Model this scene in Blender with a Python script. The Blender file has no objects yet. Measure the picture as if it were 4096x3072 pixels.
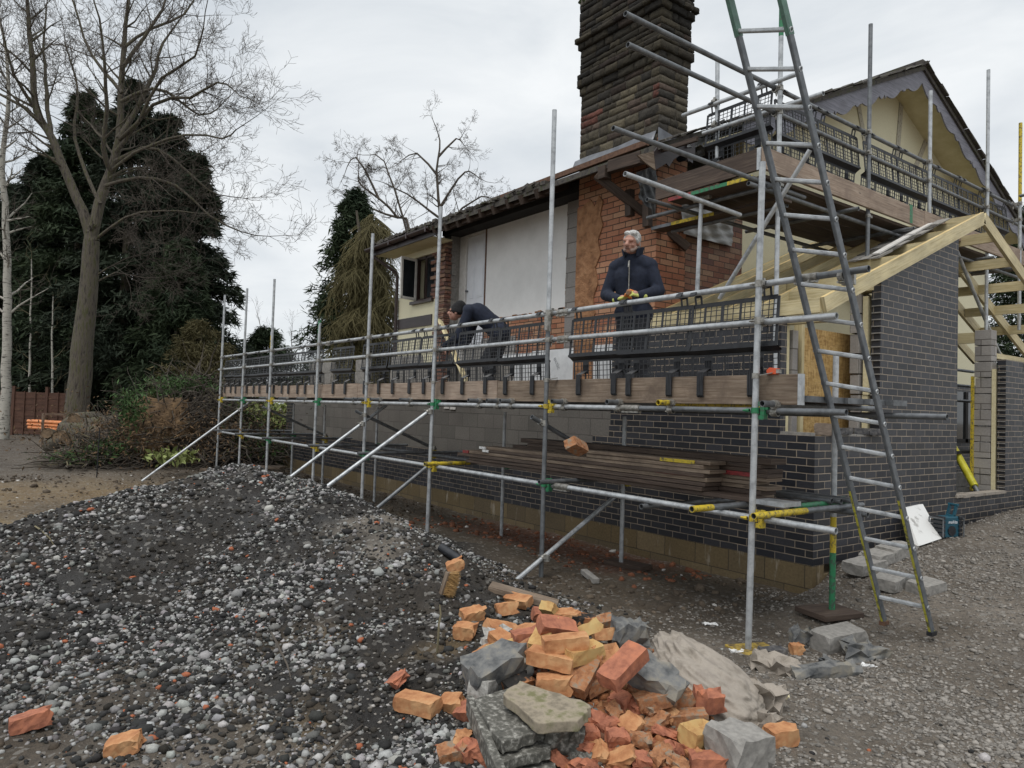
import bpy, math, random
import numpy as np
from mathutils import Vector, Matrix, Quaternion, Euler
random.seed(7); rng = np.random.default_rng(7)
S = bpy.context.scene
COL = S.collection
R_ = math.radians
# ------------------------------------------------------------------ camera
FPX, CXP, CYP, EYE = 2914.8, 2048.0, 1536.0, 1.75
RW = np.array([[0.597, -0.009, -0.802], [0.802, 0.045, 0.596], [0.031, -0.999, 0.033]])
_a = np.array([-2168., 31., FPX]); _b = np.array([3922., 218., FPX])
_a /= np.linalg.norm(_a); _x = -_a; _b = _b - _x * (_b @ _x); _b /= np.linalg.norm(_b)
RW = np.stack([_x, _b, np.cross(_x, _b)])
cd = bpy.data.cameras.new("camera"); cam = bpy.data.objects.new("camera", cd); COL.objects.link(cam)
cd.sensor_fit = 'HORIZONTAL'; cd.sensor_width = 36.0; cd.lens = 36.0 * FPX / 4096.0
cd.clip_start = 0.05; cd.clip_end = 2000
_m = Matrix(((RW[0, 0], -RW[0, 1], -RW[0, 2], 0), (RW[1, 0], -RW[1, 1], -RW[1, 2], 0), (RW[2, 0], -RW[2, 1], -RW[2, 2], EYE), (0, 0, 0, 1)))
cam.matrix_world = _m
S.camera = cam
# ------------------------------------------------------------------ sky, sun, exposure
SUN_EL, SUN_AZ = 52.0, 172.0     # elevation; direction the light comes from, degrees from +X towards +Y is handled below
sun_from = Vector((0.30, -0.48, 1.25)).normalized()
W = bpy.data.worlds.new("World"); S.world = W; W.use_nodes = True
nt = W.node_tree; nt.nodes.clear()
def N(t, kind, **kw):
    n = t.nodes.new(kind)
    for k, v in kw.items():
        if k.startswith('_'): setattr(n, k[1:], v)
        else: n.inputs[k.replace('9', ' ')].default_value = v
    return n
out = nt.nodes.new('ShaderNodeOutputWorld')
sky = nt.nodes.new('ShaderNodeTexSky'); sky.sky_type = 'NISHITA'; sky.sun_disc = False
sky.sun_elevation = math.asin(sun_from.z); sky.sun_rotation = math.atan2(sun_from.x, sun_from.y)
bg1 = N(nt, 'ShaderNodeBackground', Strength=0.06); nt.links.new(sky.outputs[0], bg1.inputs[0])
tc = nt.nodes.new('ShaderNodeTexCoord')
mp = nt.nodes.new('ShaderNodeMapping'); mp.inputs['Scale'].default_value = (1.0, 1.0, 2.6)
nt.links.new(tc.outputs['Generated'], mp.inputs[0])
nz = N(nt, 'ShaderNodeTexNoise', Scale=2.6, Detail=7.0, Roughness=0.55, Distortion=0.4); nt.links.new(mp.outputs[0], nz.inputs['Vector'])
cr = nt.nodes.new('ShaderNodeValToRGB')
cr.color_ramp.elements[0].position = 0.30; cr.color_ramp.elements[0].color = (0.50, 0.54, 0.58, 1)
cr.color_ramp.elements[1].position = 0.66; cr.color_ramp.elements[1].color = (0.745, 0.765, 0.775, 1)
nt.links.new(nz.outputs[0], cr.inputs[0])
bg2 = N(nt, 'ShaderNodeBackground', Strength=1.0); nt.links.new(cr.outputs[0], bg2.inputs[0])
mx = N(nt, 'ShaderNodeMixShader', Fac=0.93)
nt.links.new(bg1.outputs[0], mx.inputs[1]); nt.links.new(bg2.outputs[0], mx.inputs[2]); nt.links.new(mx.outputs[0], out.inputs[0])
sl = bpy.data.lights.new("sun", 'SUN'); sl.energy = 1.5; sl.angle = R_(35); sl.color = (1.0, 0.975, 0.94)
so = bpy.data.objects.new("sun", sl); COL.objects.link(so)
so.rotation_euler = sun_from.to_track_quat('Z', 'Y').to_euler(); so.location = (0, 0, 30)
S.view_settings.view_transform = 'Standard'; S.view_settings.look = 'None'
S.view_settings.exposure = 0.40; S.view_settings.gamma = 1.0
# ------------------------------------------------------------------ pixels of the 4096x3072 photograph back to real points
CAM = np.array([0, 0, EYE])
def ray(x, y): return RW @ np.array([(x - CXP) / FPX, (y - CYP) / FPX, 1.0])
def onY(x, y, Y): r = ray(x, y); return Vector(CAM + r * (Y / r[1]))
def onX(x, y, X): r = ray(x, y); return Vector(CAM + r * (X / r[0]))
def onZ(x, y, Z): r = ray(x, y); return Vector(CAM + r * ((Z - EYE) / r[2]))
def dep(x, y, d): return Vector(CAM + ray(x, y) * d)
KV = 4096 / 2212.0
def vdep(x, y, d): return dep(x * KV, y * KV, d)
# ------------------------------------------------------------------ materials
def newmat(name):
    m = bpy.data.materials.new(name); m.use_nodes = True
    t = m.node_tree; b = t.nodes['Principled BSDF']
    return m, t, b
def ramp(t, fac, stops):
    r = t.nodes.new('ShaderNodeValToRGB'); e = r.color_ramp.elements
    while len(e) < len(stops): e.new(0.5)
    for i, (p, c) in enumerate(stops): e[i].position = p; e[i].color = (*c, 1)
    t.links.new(fac, r.inputs[0]); return r.outputs[0]
def coords(t, kind='Object', scale=(1, 1, 1), rot=(0, 0, 0), loc=(0, 0, 0)):
    c = t.nodes.new('ShaderNodeTexCoord'); m = t.nodes.new('ShaderNodeMapping')
    m.inputs['Scale'].default_value = scale; m.inputs['Rotation'].default_value = rot; m.inputs['Location'].default_value = loc
    t.links.new(c.outputs[kind], m.inputs[0]); return m.outputs[0]
def noise(t, vec, scale, detail=5, rough=0.55, dist=0.0):
    n = N(t, 'ShaderNodeTexNoise', Scale=scale, Detail=detail, Roughness=rough, Distortion=dist)
    t.links.new(vec, n.inputs['Vector']); return n.outputs[0]
def mixc(t, fac, a, b, mode='MIX'):
    m = t.nodes.new('ShaderNodeMix'); m.data_type = 'RGBA'; m.blend_type = mode
    for s, v in ((0, fac), (6, a), (7, b)):
        if hasattr(v, 'is_output'): t.links.new(v, m.inputs[s])
        elif s == 0: m.inputs[0].default_value = v
        else: m.inputs[s].default_value = (*v, 1)
    return m.outputs[2]
def bump(t, b, h, strength=0.4, dist=0.01, prev=None):
    n = t.nodes.new('ShaderNodeBump'); n.inputs['Strength'].default_value = strength; n.inputs['Distance'].default_value = dist
    t.links.new(h, n.inputs['Height'])
    if prev: t.links.new(prev, n.inputs['Normal'])
    t.links.new(n.outputs[0], b.inputs['Normal']); return n.outputs[0]
def simple(name, c1, c2=None, scale=8.0, rough=0.7, metal=0.0, bmp=0.0, bdist=0.004, stretch=(1, 1, 1), lo=0.35, hi=0.65, kind='Object', detail=6, spec=None, c3=None):
    m, t, b = newmat(name); b.inputs['Roughness'].default_value = rough; b.inputs['Metallic'].default_value = metal
    if spec is not None: b.inputs['Specular IOR Level'].default_value = spec
    v = coords(t, kind, stretch); n = noise(t, v, scale, detail, 0.62)
    c2 = c2 or c1
    st = [(lo, c1), (hi, c2)] if c3 is None else [(lo, c1), ((lo + hi) / 2, c2), (hi, c3)]
    t.links.new(ramp(t, n, st), b.inputs['Base Color'])
    if bmp: bump(t, b, n, bmp, bdist)
    return m
def brickmat(name, cols, mortar, bw=.225, rh=.075, ms=.010, rough=.6, bmp=.6, nz_amt=.35, off=.5, stain=None, spread=1.0, mort2=None, bdist=.006, shift=0):
    m, t, b = newmat(name); b.inputs['Roughness'].default_value = rough
    uv = coords(t, 'UV', loc=(0, shift, 0))
    wob = N(t, 'ShaderNodeTexNoise', Scale=9.0, Detail=2.0); t.links.new(uv, wob.inputs['Vector'])
    va = t.nodes.new('ShaderNodeVectorMath'); va.operation = 'MULTIPLY_ADD'
    t.links.new(wob.outputs[1], va.inputs[0]); va.inputs[1].default_value = (.006, .006, 0); t.links.new(uv, va.inputs[2])
    br = t.nodes.new('ShaderNodeTexBrick'); br.offset = off
    t.links.new(va.outputs[0], br.inputs['Vector'])
    for k, v in (('Scale', 1.0), ('Mortar Size', ms / 2), ('Mortar Smooth', .25), ('Bias', 0.0), ('Brick Width', bw), ('Row Height', rh)): br.inputs[k].default_value = v
    br.inputs['Color1'].default_value = (0, 0, 0, 1); br.inputs['Color2'].default_value = (1, 1, 1, 1); br.inputs['Mortar'].default_value = (.5, .5, .5, 1)
    k = len(cols)
    base = ramp(t, br.outputs['Color'], [((i + .5) / k if k > 2 else float(i), c) for i, c in enumerate(cols)])
    n1 = noise(t, uv, 38, 5, .65); n2 = noise(t, uv, 1.7, 4, .6)
    base = mixc(t, nz_amt, base, ramp(t, n1, [(.3, (.25, .25, .25)), (.7, (1.0, 1.0, 1.0))]), 'MULTIPLY')
    base = mixc(t, .35, base, ramp(t, n2, [(.3, (.55, .55, .55)), (.7, (1.2, 1.2, 1.2))]), 'MULTIPLY')
    mm = ramp(t, noise(t, uv, 3.0, 4, .6), [(.35, mort2 or tuple(c * .6 for c in mortar)), (.65, mortar)])
    col = mixc(t, br.outputs['Fac'], base, mm)
    if stain:
        sc, thr, scol = stain
        ns = noise(t, coords(t, 'UV', sc), 1.0, 5, .6)
        col = mixc(t, ramp(t, ns, [(thr, (0, 0, 0)), (thr + .12, (1, 1, 1))]), col, scol)
    t.links.new(col, b.inputs['Base Color'])
    inv = t.nodes.new('ShaderNodeMath'); inv.operation = 'MULTIPLY_ADD'; inv.inputs[1].default_value = -1.0
    t.links.new(br.outputs['Fac'], inv.inputs[0])
    ad = t.nodes.new('ShaderNodeMath'); ad.operation = 'MULTIPLY'; ad.inputs[1].default_value = .5; t.links.new(n1, ad.inputs[0]); t.links.new(ad.outputs[0], inv.inputs[2])
    bump(t, b, inv.outputs[0], bmp, bdist)
    return m
def timber(name, c1, c2, c3, rough=.7, wear=None, bmp=.25, gscale=1.0):
    m, t, b = newmat(name); b.inputs['Roughness'].default_value = rough
    uv = coords(t, 'UV', (1.2, 26 * gscale, 1))
    g = noise(t, uv, 2.2, 6, .6, .8)
    blot = noise(t, coords(t, 'UV', (1, 2, 1)), 2.3, 4, .6)
    col = ramp(t, g, [(.3, c1), (.5, c2), (.72, c3)])
    col = mixc(t, .55, col, ramp(t, blot, [(.3, (.45, .45, .45)), (.65, (1.15, 1.15, 1.15))]), 'MULTIPLY')
    vo = N(t, 'ShaderNodeTexVoronoi', Scale=2.4); t.links.new(coords(t, 'UV', (.8, 3.2, 1)), vo.inputs['Vector'])
    col = mixc(t, ramp(t, vo.outputs['Distance'], [(.03, (.75, .75, .75)), (.07, (0, 0, 0))]), col, tuple(c * .3 for c in c1))
    if wear:
        w = noise(t, coords(t, 'Object'), 3.1, 6, .7)
        col = mixc(t, ramp(t, w, [(.5, (0, 0, 0)), (.66, (1, 1, 1))]), col, wear)
    t.links.new(col, b.inputs['Base Color']); bump(t, b, g, bmp, .004); return m
MAT = {}
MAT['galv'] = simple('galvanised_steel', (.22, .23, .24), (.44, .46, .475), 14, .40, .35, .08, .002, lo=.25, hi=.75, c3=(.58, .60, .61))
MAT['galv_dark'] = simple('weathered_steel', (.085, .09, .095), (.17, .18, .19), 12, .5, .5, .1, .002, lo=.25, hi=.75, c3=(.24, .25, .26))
MAT['zinc'] = simple('zinc_fitting', (.18, .17, .15), (.42, .41, .38), 30, .45, .6, .2, .002)
MAT['yellow'] = simple('chipped_yellow_paint', (.12, .10, .05), (.56, .42, .03), 30, .55, 0, .15, .002, lo=.36, hi=.52)
MAT['yellow_board'] = simple('dirty_yellow_board', (.07, .05, .03), (.40, .28, .05), 16, .85, 0, .3, .003, lo=.38, hi=.6)
MAT['green'] = simple('green_paint', (.06, .075, .06), (.025, .20, .085), 30, .5, 0, .15, .002, lo=.36, hi=.52)
MAT['plastic'] = simple('black_plastic', (.010, .011, .014), (.022, .024, .029), 20, .42)
MAT['pine'] = timber('treated_pine', (.46, .37, .19), (.62, .53, .31), (.70, .61, .39), .6)
MAT['pine_edge'] = timber('sawn_pine_edge', (.62, .44, .18), (.72, .55, .26), (.78, .62, .34), .6)
MAT['old_board'] = timber('weathered_scaffold_board', (.11, .075, .05), (.22, .165, .12), (.31, .25, .19), .85, (.13, .095, .07))
MAT['pink_board'] = timber('pale_scaffold_board', (.19, .135, .10), (.34, .26, .20), (.43, .35, .28), .85, (.24, .18, .14))
MAT['dark_board'] = timber('dark_wet_board', (.035, .022, .016), (.075, .05, .037), (.13, .095, .07), .75)
MAT['dark_timber'] = timber('dark_stained_timber', (.025, .015, .010), (.055, .035, .024), (.10, .068, .05), .75)
MAT['fascia'] = timber('brown_fascia_paint', (.02, .014, .014), (.035, .025, .025), (.05, .037, .036), .45)
MAT['barge'] = timber('grey_bargeboard_paint', (.11, .11, .135), (.20, .20, .235), (.26, .26, .30), .7)
MAT['blue_brick'] = brickmat('blue_engineering_brick', [(.016, .018, .025), (.030, .032, .041), (.047, .048, .057), (.026, .026, .030)], (.34, .28, .21), rough=.5, mort2=(.18, .15, .12))
MAT['block'] = brickmat('grey_concrete_block', [(.15, .14, .125), (.20, .185, .165), (.17, .155, .14)], (.11, .10, .09), .45, .225, .012, .9, .5, .4, shift=.15)
MAT['found_block'] = brickmat('foundation_block', [(.20, .145, .07), (.26, .195, .105), (.17, .13, .075)], (.09, .07, .045), .45, .225, .012, .85, .5, .5, stain=((7, 1.6, 1), .60, (.42, .38, .31)), shift=.15)
MAT['inner_block'] = brickmat('pale_inner_block', [(.34, .32, .30), (.40, .375, .35), (.30, .28, .265)], (.16, .145, .13), .45, .225, .014, .9, .5, .3, shift=.005)
MAT['red_brick'] = brickmat('orange_red_brick', [(.44, .19, .105), (.56, .265, .15), (.52, .30, .18), (.40, .155, .085)], (.10, .06, .038), .235, .079, .014, .85, .8, .35, mort2=(.05, .03, .02))
MAT['old_brick'] = brickmat('old_dark_red_brick', [(.22, .10, .07), (.30, .15, .10), (.36, .24, .16), (.17, .09, .075)], (.08, .055, .045), .235, .079, .012, .85, .7, .4)
MAT['render_cream'] = simple('cream_render', (.62, .575, .40), (.70, .66, .48), 55, .9, 0, .35, .006, lo=.3, hi=.7)
MAT['soffit'] = simple('cream_soffit_board', (.52, .46, .27), (.61, .55, .36), 5, .8, 0, .05)
MAT['plaster'] = simple('white_plaster', (.72, .715, .70), (.83, .825, .81), 2.2, .85, 0, .1, .004, lo=.3, hi=.6)
MAT['white_gloss'] = simple('white_door_paint', (.70, .72, .76), (.76, .78, .82), 6, .4)
MAT['white_frame'] = simple('aged_white_paint', (.58, .56, .52), (.70, .68, .65), 12, .6)
MAT['lead'] = simple('lead_flashing', (.115, .12, .135), (.20, .21, .23), 6, .5, .2, .35, .01)
MAT['tile'] = simple('mossy_roof_tile', (.030, .028, .026), (.085, .075, .066), 14, .9, 0, .6, .01, c3=(.05, .055, .025))
MAT['brown_upvc'] = simple('brown_plastic', (.028, .015, .013), (.045, .027, .023), 8, .35)
MAT['glass_dark'] = simple('dark_window_glass', (.012, .014, .016), (.03, .034, .038), 2.5, .06)
MAT['void'] = simple('room_shade_and_black_frame', (.012, .011, .010), (.022, .020, .018), 4, .9)  # near-black for interior shade put into the colour, also for a black window frame
MAT['polythene'] = simple('grey_polythene_sheet', (.17, .17, .165), (.30, .30, .29), 5, .32, 0, .5, .02, (1, .6, 2.4))
MAT['black_sheet'] = simple('black_membrane', (.008, .009, .010), (.022, .023, .025), 7, .38, 0, .7, .03)
MAT['blue_sheet'] = simple('blue_tarpaulin', (.012, .075, .25), (.025, .15, .42), 4, .3, 0, .5, .02)
MAT['foil'] = simple('foil_faced_insulation', (.60, .61, .62), (.76, .77, .78), 6, .35, .25)
MAT['insul'] = simple('cream_insulation_foam', (.62, .54, .32), (.72, .65, .43), 30, .85, 0, .3)
MAT['mortar'] = simple('dumped_grey_mortar', (.23, .20, .165), (.33, .29, .245), 9, .85, 0, .6, .02, c3=(.27, .235, .2))
MAT['conc'] = simple('grey_concrete', (.21, .20, .185), (.32, .305, .28), 26, .9, 0, .5, .006)
MAT['conc_pale'] = simple('pale_granite_setts', (.25, .24, .22), (.45, .44, .41), 60, .85, 0, .5, .004)
MAT['slab'] = simple('speckled_concrete_slab', (.045, .045, .038), (.11, .105, .09), 36, .85, 0, .6, .006, lo=.3, hi=.72, c3=(.42, .41, .37))
MAT['slab_top'] = simple('sandy_slab_top', (.17, .145, .105), (.30, .255, .19), 12, .9, 0, .6, .006, c3=(.15, .145, .07))
MAT['stone_dark'] = simple('dark_grey_stone', (.06, .064, .068), (.16, .16, .155), 9, .8, 0, .6, .012, c3=(.24, .22, .18))
MAT['rust'] = simple('rusty_steel', (.08, .04, .025), (.16, .085, .05), 30, .8)
MAT['orange_pipe'] = simple('orange_drain_pipe', (.60, .20, .065), (.70, .27, .10), 6, .45)
MAT['white_label'] = simple('white_plate', (.55, .55, .54), (.75, .75, .74), 20, .5, lo=.4, hi=.5)
MAT['red_paint'] = simple('worn_red_paint', (.10, .03, .025), (.36, .035, .04), 18, .6)
# oriented strand board
m, t, b = newmat('oriented_strand_board'); b.inputs['Roughness'].default_value = .7
v1 = N(t, 'ShaderNodeTexVoronoi', Scale=1.0, Randomness=1.0); t.links.new(coords(t, 'UV', (55, 13, 1), (0, 0, .5)), v1.inputs['Vector'])
v2 = N(t, 'ShaderNodeTexVoronoi', Scale=1.0, Randomness=1.0); t.links.new(coords(t, 'UV', (16, 60, 1), (0, 0, -.9)), v2.inputs['Vector'])
sp = t.nodes.new('ShaderNodeSeparateColor'); t.links.new(v1.outputs['Color'], sp.inputs[0])
sp2 = t.nodes.new('ShaderNodeSeparateColor'); t.links.new(v2.outputs['Color'], sp2.inputs[0])
ca = ramp(t, sp.outputs[0], [(0, (.22, .115, .035)), (.45, (.46, .29, .10)), (1, (.62, .44, .20))])
cb = ramp(t, sp2.outputs[0], [(0, (.27, .15, .05)), (.5, (.50, .32, .115)), (1, (.60, .40, .17))])
t.links.new(mixc(t, .5, ca, cb), b.inputs['Base Color']); bump(t, b, sp.outputs[0], .3, .003); MAT['osb'] = m
# vertex coloured stuff
def vcol(name, rough=.9, nscale=60, amt=.6, bmp=.5, bdist=.01, spec=.3):
    m, t, b = newmat(name); b.inputs['Roughness'].default_value = rough; b.inputs['Specular IOR Level'].default_value = spec
    a = t.nodes.new('ShaderNodeAttribute'); a.attribute_name = 'tint'
    n = noise(t, coords(t, 'Object'), nscale, 6, .7)
    c = mixc(t, amt, a.outputs[0], ramp(t, n, [(.3, (.35, .35, .35)), (.7, (1.35, 1.35, 1.35))]), 'MULTIPLY')
    t.links.new(c, b.inputs['Base Color'])
    if bmp: bump(t, b, n, bmp, bdist)
    return m
MAT['vstone'] = vcol('loose_stone', .85, 90, .5, .35, .004)
MAT['bark'] = simple('grey_brown_bark', (.035, .030, .024), (.115, .098, .078), 2.2, .95, 0, 1.0, .06, (7, 7, 1.2), lo=.36, hi=.62, c3=(.075, .075, .032), detail=9)
MAT['twig'] = simple('bare_twig', (.060, .050, .040), (.105, .088, .07), 2, .95)
MAT['twig_pale'] = simple('olive_twig', (.11, .095, .055), (.19, .165, .10), 2, .95)
MAT['birch'] = simple('birch_bark', (.05, .045, .04), (.42, .40, .35), 2.0, .9, 0, .4, .02, (2, 2, 9), lo=.36, hi=.47)
def leafmat(name, a, bb, scale=.7):
    return simple(name, a, bb, scale, .75, 0, 0, lo=.3, hi=.7, spec=.2)
MAT['conifer'] = leafmat('dark_conifer_foliage', (.012, .019, .013), (.034, .046, .026))
MAT['conifer2'] = leafmat('green_conifer_foliage', (.014, .026, .014), (.046, .064, .030))
MAT['ivy'] = leafmat('ivy_foliage', (.022, .034, .012), (.055, .07, .025))
MAT['olive'] = leafmat('olive_hanging_foliage', (.07, .062, .028), (.15, .13, .062))
MAT['laurel'] = leafmat('pale_laurel_leaf', (.12, .16, .045), (.30, .33, .13), 4)
MAT['cut_green'] = leafmat('cut_conifer_green', (.030, .065, .022), (.085, .14, .05), 3)
MAT['fence'] = timber('red_brown_fence_panel', (.06, .026, .016), (.10, .047, .03), (.14, .07, .045), .8)
# ------------------------------------------------------------------ mesh helpers
def V3(*a): return Vector(a[0] if len(a) == 1 else a)
class MB:
    def __init__(s): s.v = []; s.f = []; s.uv = []; s.mi = []; s.cur = 0
    def add(s, verts, faces, uvs=None):
        o = len(s.v); s.v += [Vector(p) for p in verts]
        for i, f in enumerate(faces):
            s.f.append([o + k for k in f]); s.mi.append(s.cur)
            if uvs: s.uv.append(uvs[i])
            else:
                P = [Vector(verts[k]) for k in f]; n = Vector((0, 0, 0))
                for k in range(len(P)):
                    a, b_ = P[k], P[(k + 1) % len(P)]
                    n += Vector(((a.y - b_.y) * (a.z + b_.z), (a.z - b_.z) * (a.x + b_.x), (a.x - b_.x) * (a.y + b_.y)))
                ax = max(range(3), key=lambda q: abs(n[q]))
                s.uv.append([((p.y, p.z) if ax == 0 else (p.x, p.z) if ax == 1 else (p.x, p.y)) for p in P])
        return s
    def box(s, c, d, rot=None):
        c = Vector(c); x, y, z = d[0] / 2, d[1] / 2, d[2] / 2
        vs = [Vector(p) for p in ((-x, -y, -z), (x, -y, -z), (x, y, -z), (-x, y, -z), (-x, -y, z), (x, -y, z), (x, y, z), (-x, y, z))]
        if rot is not None: vs = [rot @ p for p in vs]
        return s.add([c + p for p in vs], [(0, 3, 2, 1), (4, 5, 6, 7), (0, 1, 5, 4), (1, 2, 6, 5), (2, 3, 7, 6), (3, 0, 4, 7)])
    def bb(s, a, b): # box between two corners
        a, b = Vector(a), Vector(b); return s.box((a + b) / 2, [abs(b[i] - a[i]) for i in range(3)])
    def bar(s, p0, p1, w, h, up=(0, 0, 1), jit=0):
        p0, p1, up = Vector(p0), Vector(p1), Vector(up); d = (p1 - p0); L = d.length; d.normalize()
        sd = d.cross(up).normalized(); u2 = sd.cross(d).normalized(); a, b = sd * w / 2, u2 * h / 2
        vs = [p0 - a - b, p0 + a - b, p0 + a + b, p0 - a + b, p1 - a - b, p1 + a - b, p1 + a + b, p1 - a + b]
        if jit: vs = [p + Vector((random.uniform(-jit, jit), random.uniform(-jit, jit), random.uniform(-jit, jit))) for p in vs]
        o, q = random.uniform(0, 40), random.uniform(0, 40)
        def st(k): return [(o, q + k), (o, q + k + w), (o + L, q + k + w), (o + L, q + k)]
        uv = [[(o, q), (o + .02, q), (o + .02, q + h), (o, q + h)]] * 2 + [st(0), st(.3), st(.6), st(.9)]
        return s.add(vs, [(0, 3, 2, 1), (4, 5, 6, 7), (0, 1, 5, 4), (1, 2, 6, 5), (2, 3, 7, 6), (3, 0, 4, 7)],
                     [uv[0], uv[1], [(o, q), (o, q + w), (o + L, q + w), (o + L, q)], [(o, q + .3), (o, q + .3 + h), (o + L, q + .3 + h), (o + L, q + .3)],
                      [(o, q + .6), (o, q + .6 + w), (o + L, q + .6 + w), (o + L, q + .6)], [(o, q + .9), (o, q + .9 + h), (o + L, q + .9 + h), (o + L, q + .9)]])
    def cyl(s, p0, p1, r0, r1=None, n=12, caps=True):
        p0, p1 = Vector(p0), Vector(p1); r1 = r0 if r1 is None else r1; d = (p1 - p0).normalized()
        t = Vector((0, 0, 1)) if abs(d.z) < .9 else Vector((1, 0, 0)); a = d.cross(t).normalized(); b = d.cross(a)
        vs = [p0 + (a * math.cos(k * 2 * math.pi / n) + b * math.sin(k * 2 * math.pi / n)) * r0 for k in range(n)]
        vs += [p1 + (a * math.cos(k * 2 * math.pi / n) + b * math.sin(k * 2 * math.pi / n)) * r1 for k in range(n)]
        fs = [(k, n + k, n + (k + 1) % n, (k + 1) % n) for k in range(n)]
        if caps: fs += [tuple(range(n)), tuple(reversed(range(n, 2 * n)))]
        return s.add(vs, fs)
    def tube(s, p0, p1, r=.02415, n=14, wall=.0042):
        p0, p1 = Vector(p0), Vector(p1); d = (p1 - p0).normalized()
        t = Vector((0, 0, 1)) if abs(d.z) < .9 else Vector((1, 0, 0)); a = d.cross(t).normalized(); b = d.cross(a)
        def ring(p, rr): return [p + (a * math.cos(k * 2 * math.pi / n) + b * math.sin(k * 2 * math.pi / n)) * rr for k in range(n)]
        vs = ring(p0, r) + ring(p1, r) + ring(p0, r - wall) + ring(p1, r - wall); fs = []
        for k in range(n):
            j = (k + 1) % n
            fs += [(k, n + k, n + j, j), (2 * n + k, 2 * n + j, 3 * n + j, 3 * n + k), (k, j, 2 * n + j, 2 * n + k), (n + k, 3 * n + k, 3 * n + j, n + j)]
        return s.add(vs, fs)
    def poly(s, pts, ext):
        pts = [Vector(p) for p in pts]; e = Vector(ext); n = len(pts)
        vs = pts + [p + e for p in pts]
        return s.add(vs, [tuple(reversed(range(n))), tuple(range(n, 2 * n))] + [(k, (k + 1) % n, n + (k + 1) % n, n + k) for k in range(n)])
    def path(s, pts, radii, n=8, caps=True):
        pts = [Vector(p) for p in pts]; vs = []; m = len(pts); prev = None
        for i, p in enumerate(pts):
            d = (pts[min(i + 1, m - 1)] - pts[max(i - 1, 0)]).normalized()
            if prev is None:
                t = Vector((0, 0, 1)) if abs(d.z) < .9 else Vector((1, 0, 0)); a = d.cross(t).normalized()
            else: a = (prev - d * prev.dot(d)).normalized()
            prev = a; b = d.cross(a); r = radii[i] if hasattr(radii, '__len__') else radii
            vs += [p + (a * math.cos(k * 2 * math.pi / n) + b * math.sin(k * 2 * math.pi / n)) * r for k in range(n)]
        fs = [(i * n + k, (i + 1) * n + k, (i + 1) * n + (k + 1) % n, i * n + (k + 1) % n) for i in range(m - 1) for k in range(n)]
        if caps: fs += [tuple(range(n)), tuple(reversed(range((m - 1) * n, m * n)))]
        return s.add(vs, fs)
    def build(s, name, mat, parent=None, smooth=None, bevel=0, fix=True):
        off = Vector((0, 0, 0)); q = parent
        while q is not None: off += q.location; q = q.parent
        me = bpy.data.meshes.new(name); me.from_pydata([tuple(p - off) for p in s.v], [], s.f)
        ul = me.uv_layers.new(name='UVMap'); flat = [c for f in s.uv for p in f for c in p]
        ul.data.foreach_set('uv', flat)
        for mm in (mat if isinstance(mat, (list, tuple)) else [mat]): me.materials.append(MAT[mm] if isinstance(mm, str) else mm)
        if isinstance(mat, (list, tuple)): me.polygons.foreach_set('material_index', s.mi)
        me.update(); me.validate()
        if smooth:
            me.polygons.foreach_set('use_smooth', [True] * len(me.polygons)); me.set_sharp_from_angle(angle=R_(smooth))
        o = bpy.data.objects.new(name, me); COL.objects.link(o)
        if parent: o.parent = parent
        if bevel:
            md = o.modifiers.new('bevel', 'BEVEL'); md.width = bevel; md.segments = 2; md.limit_method = 'ANGLE'; md.angle_limit = R_(40)
        return o
def tag(o, label=None, cat=None, group=None, kind=None):
    if label: o['label'] = label
    if cat: o['category'] = cat
    if group: o['group'] = group
    if kind: o['kind'] = kind
    return o
def thing(name, label, cat, loc=(0, 0, 0), group=None):
    o = bpy.data.objects.new(name, None); o.empty_display_size = .2; COL.objects.link(o); o.location = loc
    return tag(o, label, cat, group)
def dup(root, loc=None, rot=None, label=None, group=None, parent=None):
    r = root.copy(); COL.objects.link(r)
    if parent: r.parent = parent
    if loc is not None: r.location = loc
    if rot is not None: r.rotation_euler = rot
    if label: r['label'] = label
    if group: r['group'] = group
    for ch in list(root.children): dup(ch, parent=r)
    return r
ORD = ['', 'first', 'second', 'third', 'fourth', 'fifth', 'sixth', 'seventh', 'eighth', 'ninth', 'tenth', 'eleventh', 'twelfth', 'thirteenth', 'fourteenth', 'fifteenth', 'sixteenth', 'seventeenth', 'eighteenth', 'nineteenth', 'twentieth']
def bigmesh(name, verts, faces, mat, parent=None, tint=None, smooth=False):
    """numpy verts (n,3), faces (m,3 or 4)"""
    me = bpy.data.meshes.new(name); verts = np.ascontiguousarray(verts, dtype=np.float32); faces = np.ascontiguousarray(faces, dtype=np.int32)
    if parent is not None:
        q = parent; off = np.zeros(3)
        while q is not None: off += np.array(q.location); q = q.parent
        verts = verts - off.astype(np.float32)
    k = faces.shape[1]
    me.vertices.add(len(verts)); me.vertices.foreach_set('co', verts.ravel())
    me.loops.add(faces.size); me.loops.foreach_set('vertex_index', faces.ravel())
    me.polygons.add(len(faces)); me.polygons.foreach_set('loop_start', np.arange(0, faces.size, k, dtype=np.int32)); me.polygons.foreach_set('loop_total', np.full(len(faces), k, dtype=np.int32))
    if smooth: me.polygons.foreach_set('use_smooth', np.ones(len(faces), dtype=bool))
    me.update(calc_edges=True)
    if tint is not None:
        at = me.attributes.new('tint', 'FLOAT_COLOR', 'POINT')
        at.data.foreach_set('color', np.concatenate([tint, np.ones((len(tint), 1))], 1).astype(np.float32).ravel())
    me.materials.append(MAT[mat] if isinstance(mat, str) else mat)
    o = bpy.data.objects.new(name, me); COL.objects.link(o)
    if parent is not None: o.parent = parent
    return o
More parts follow.
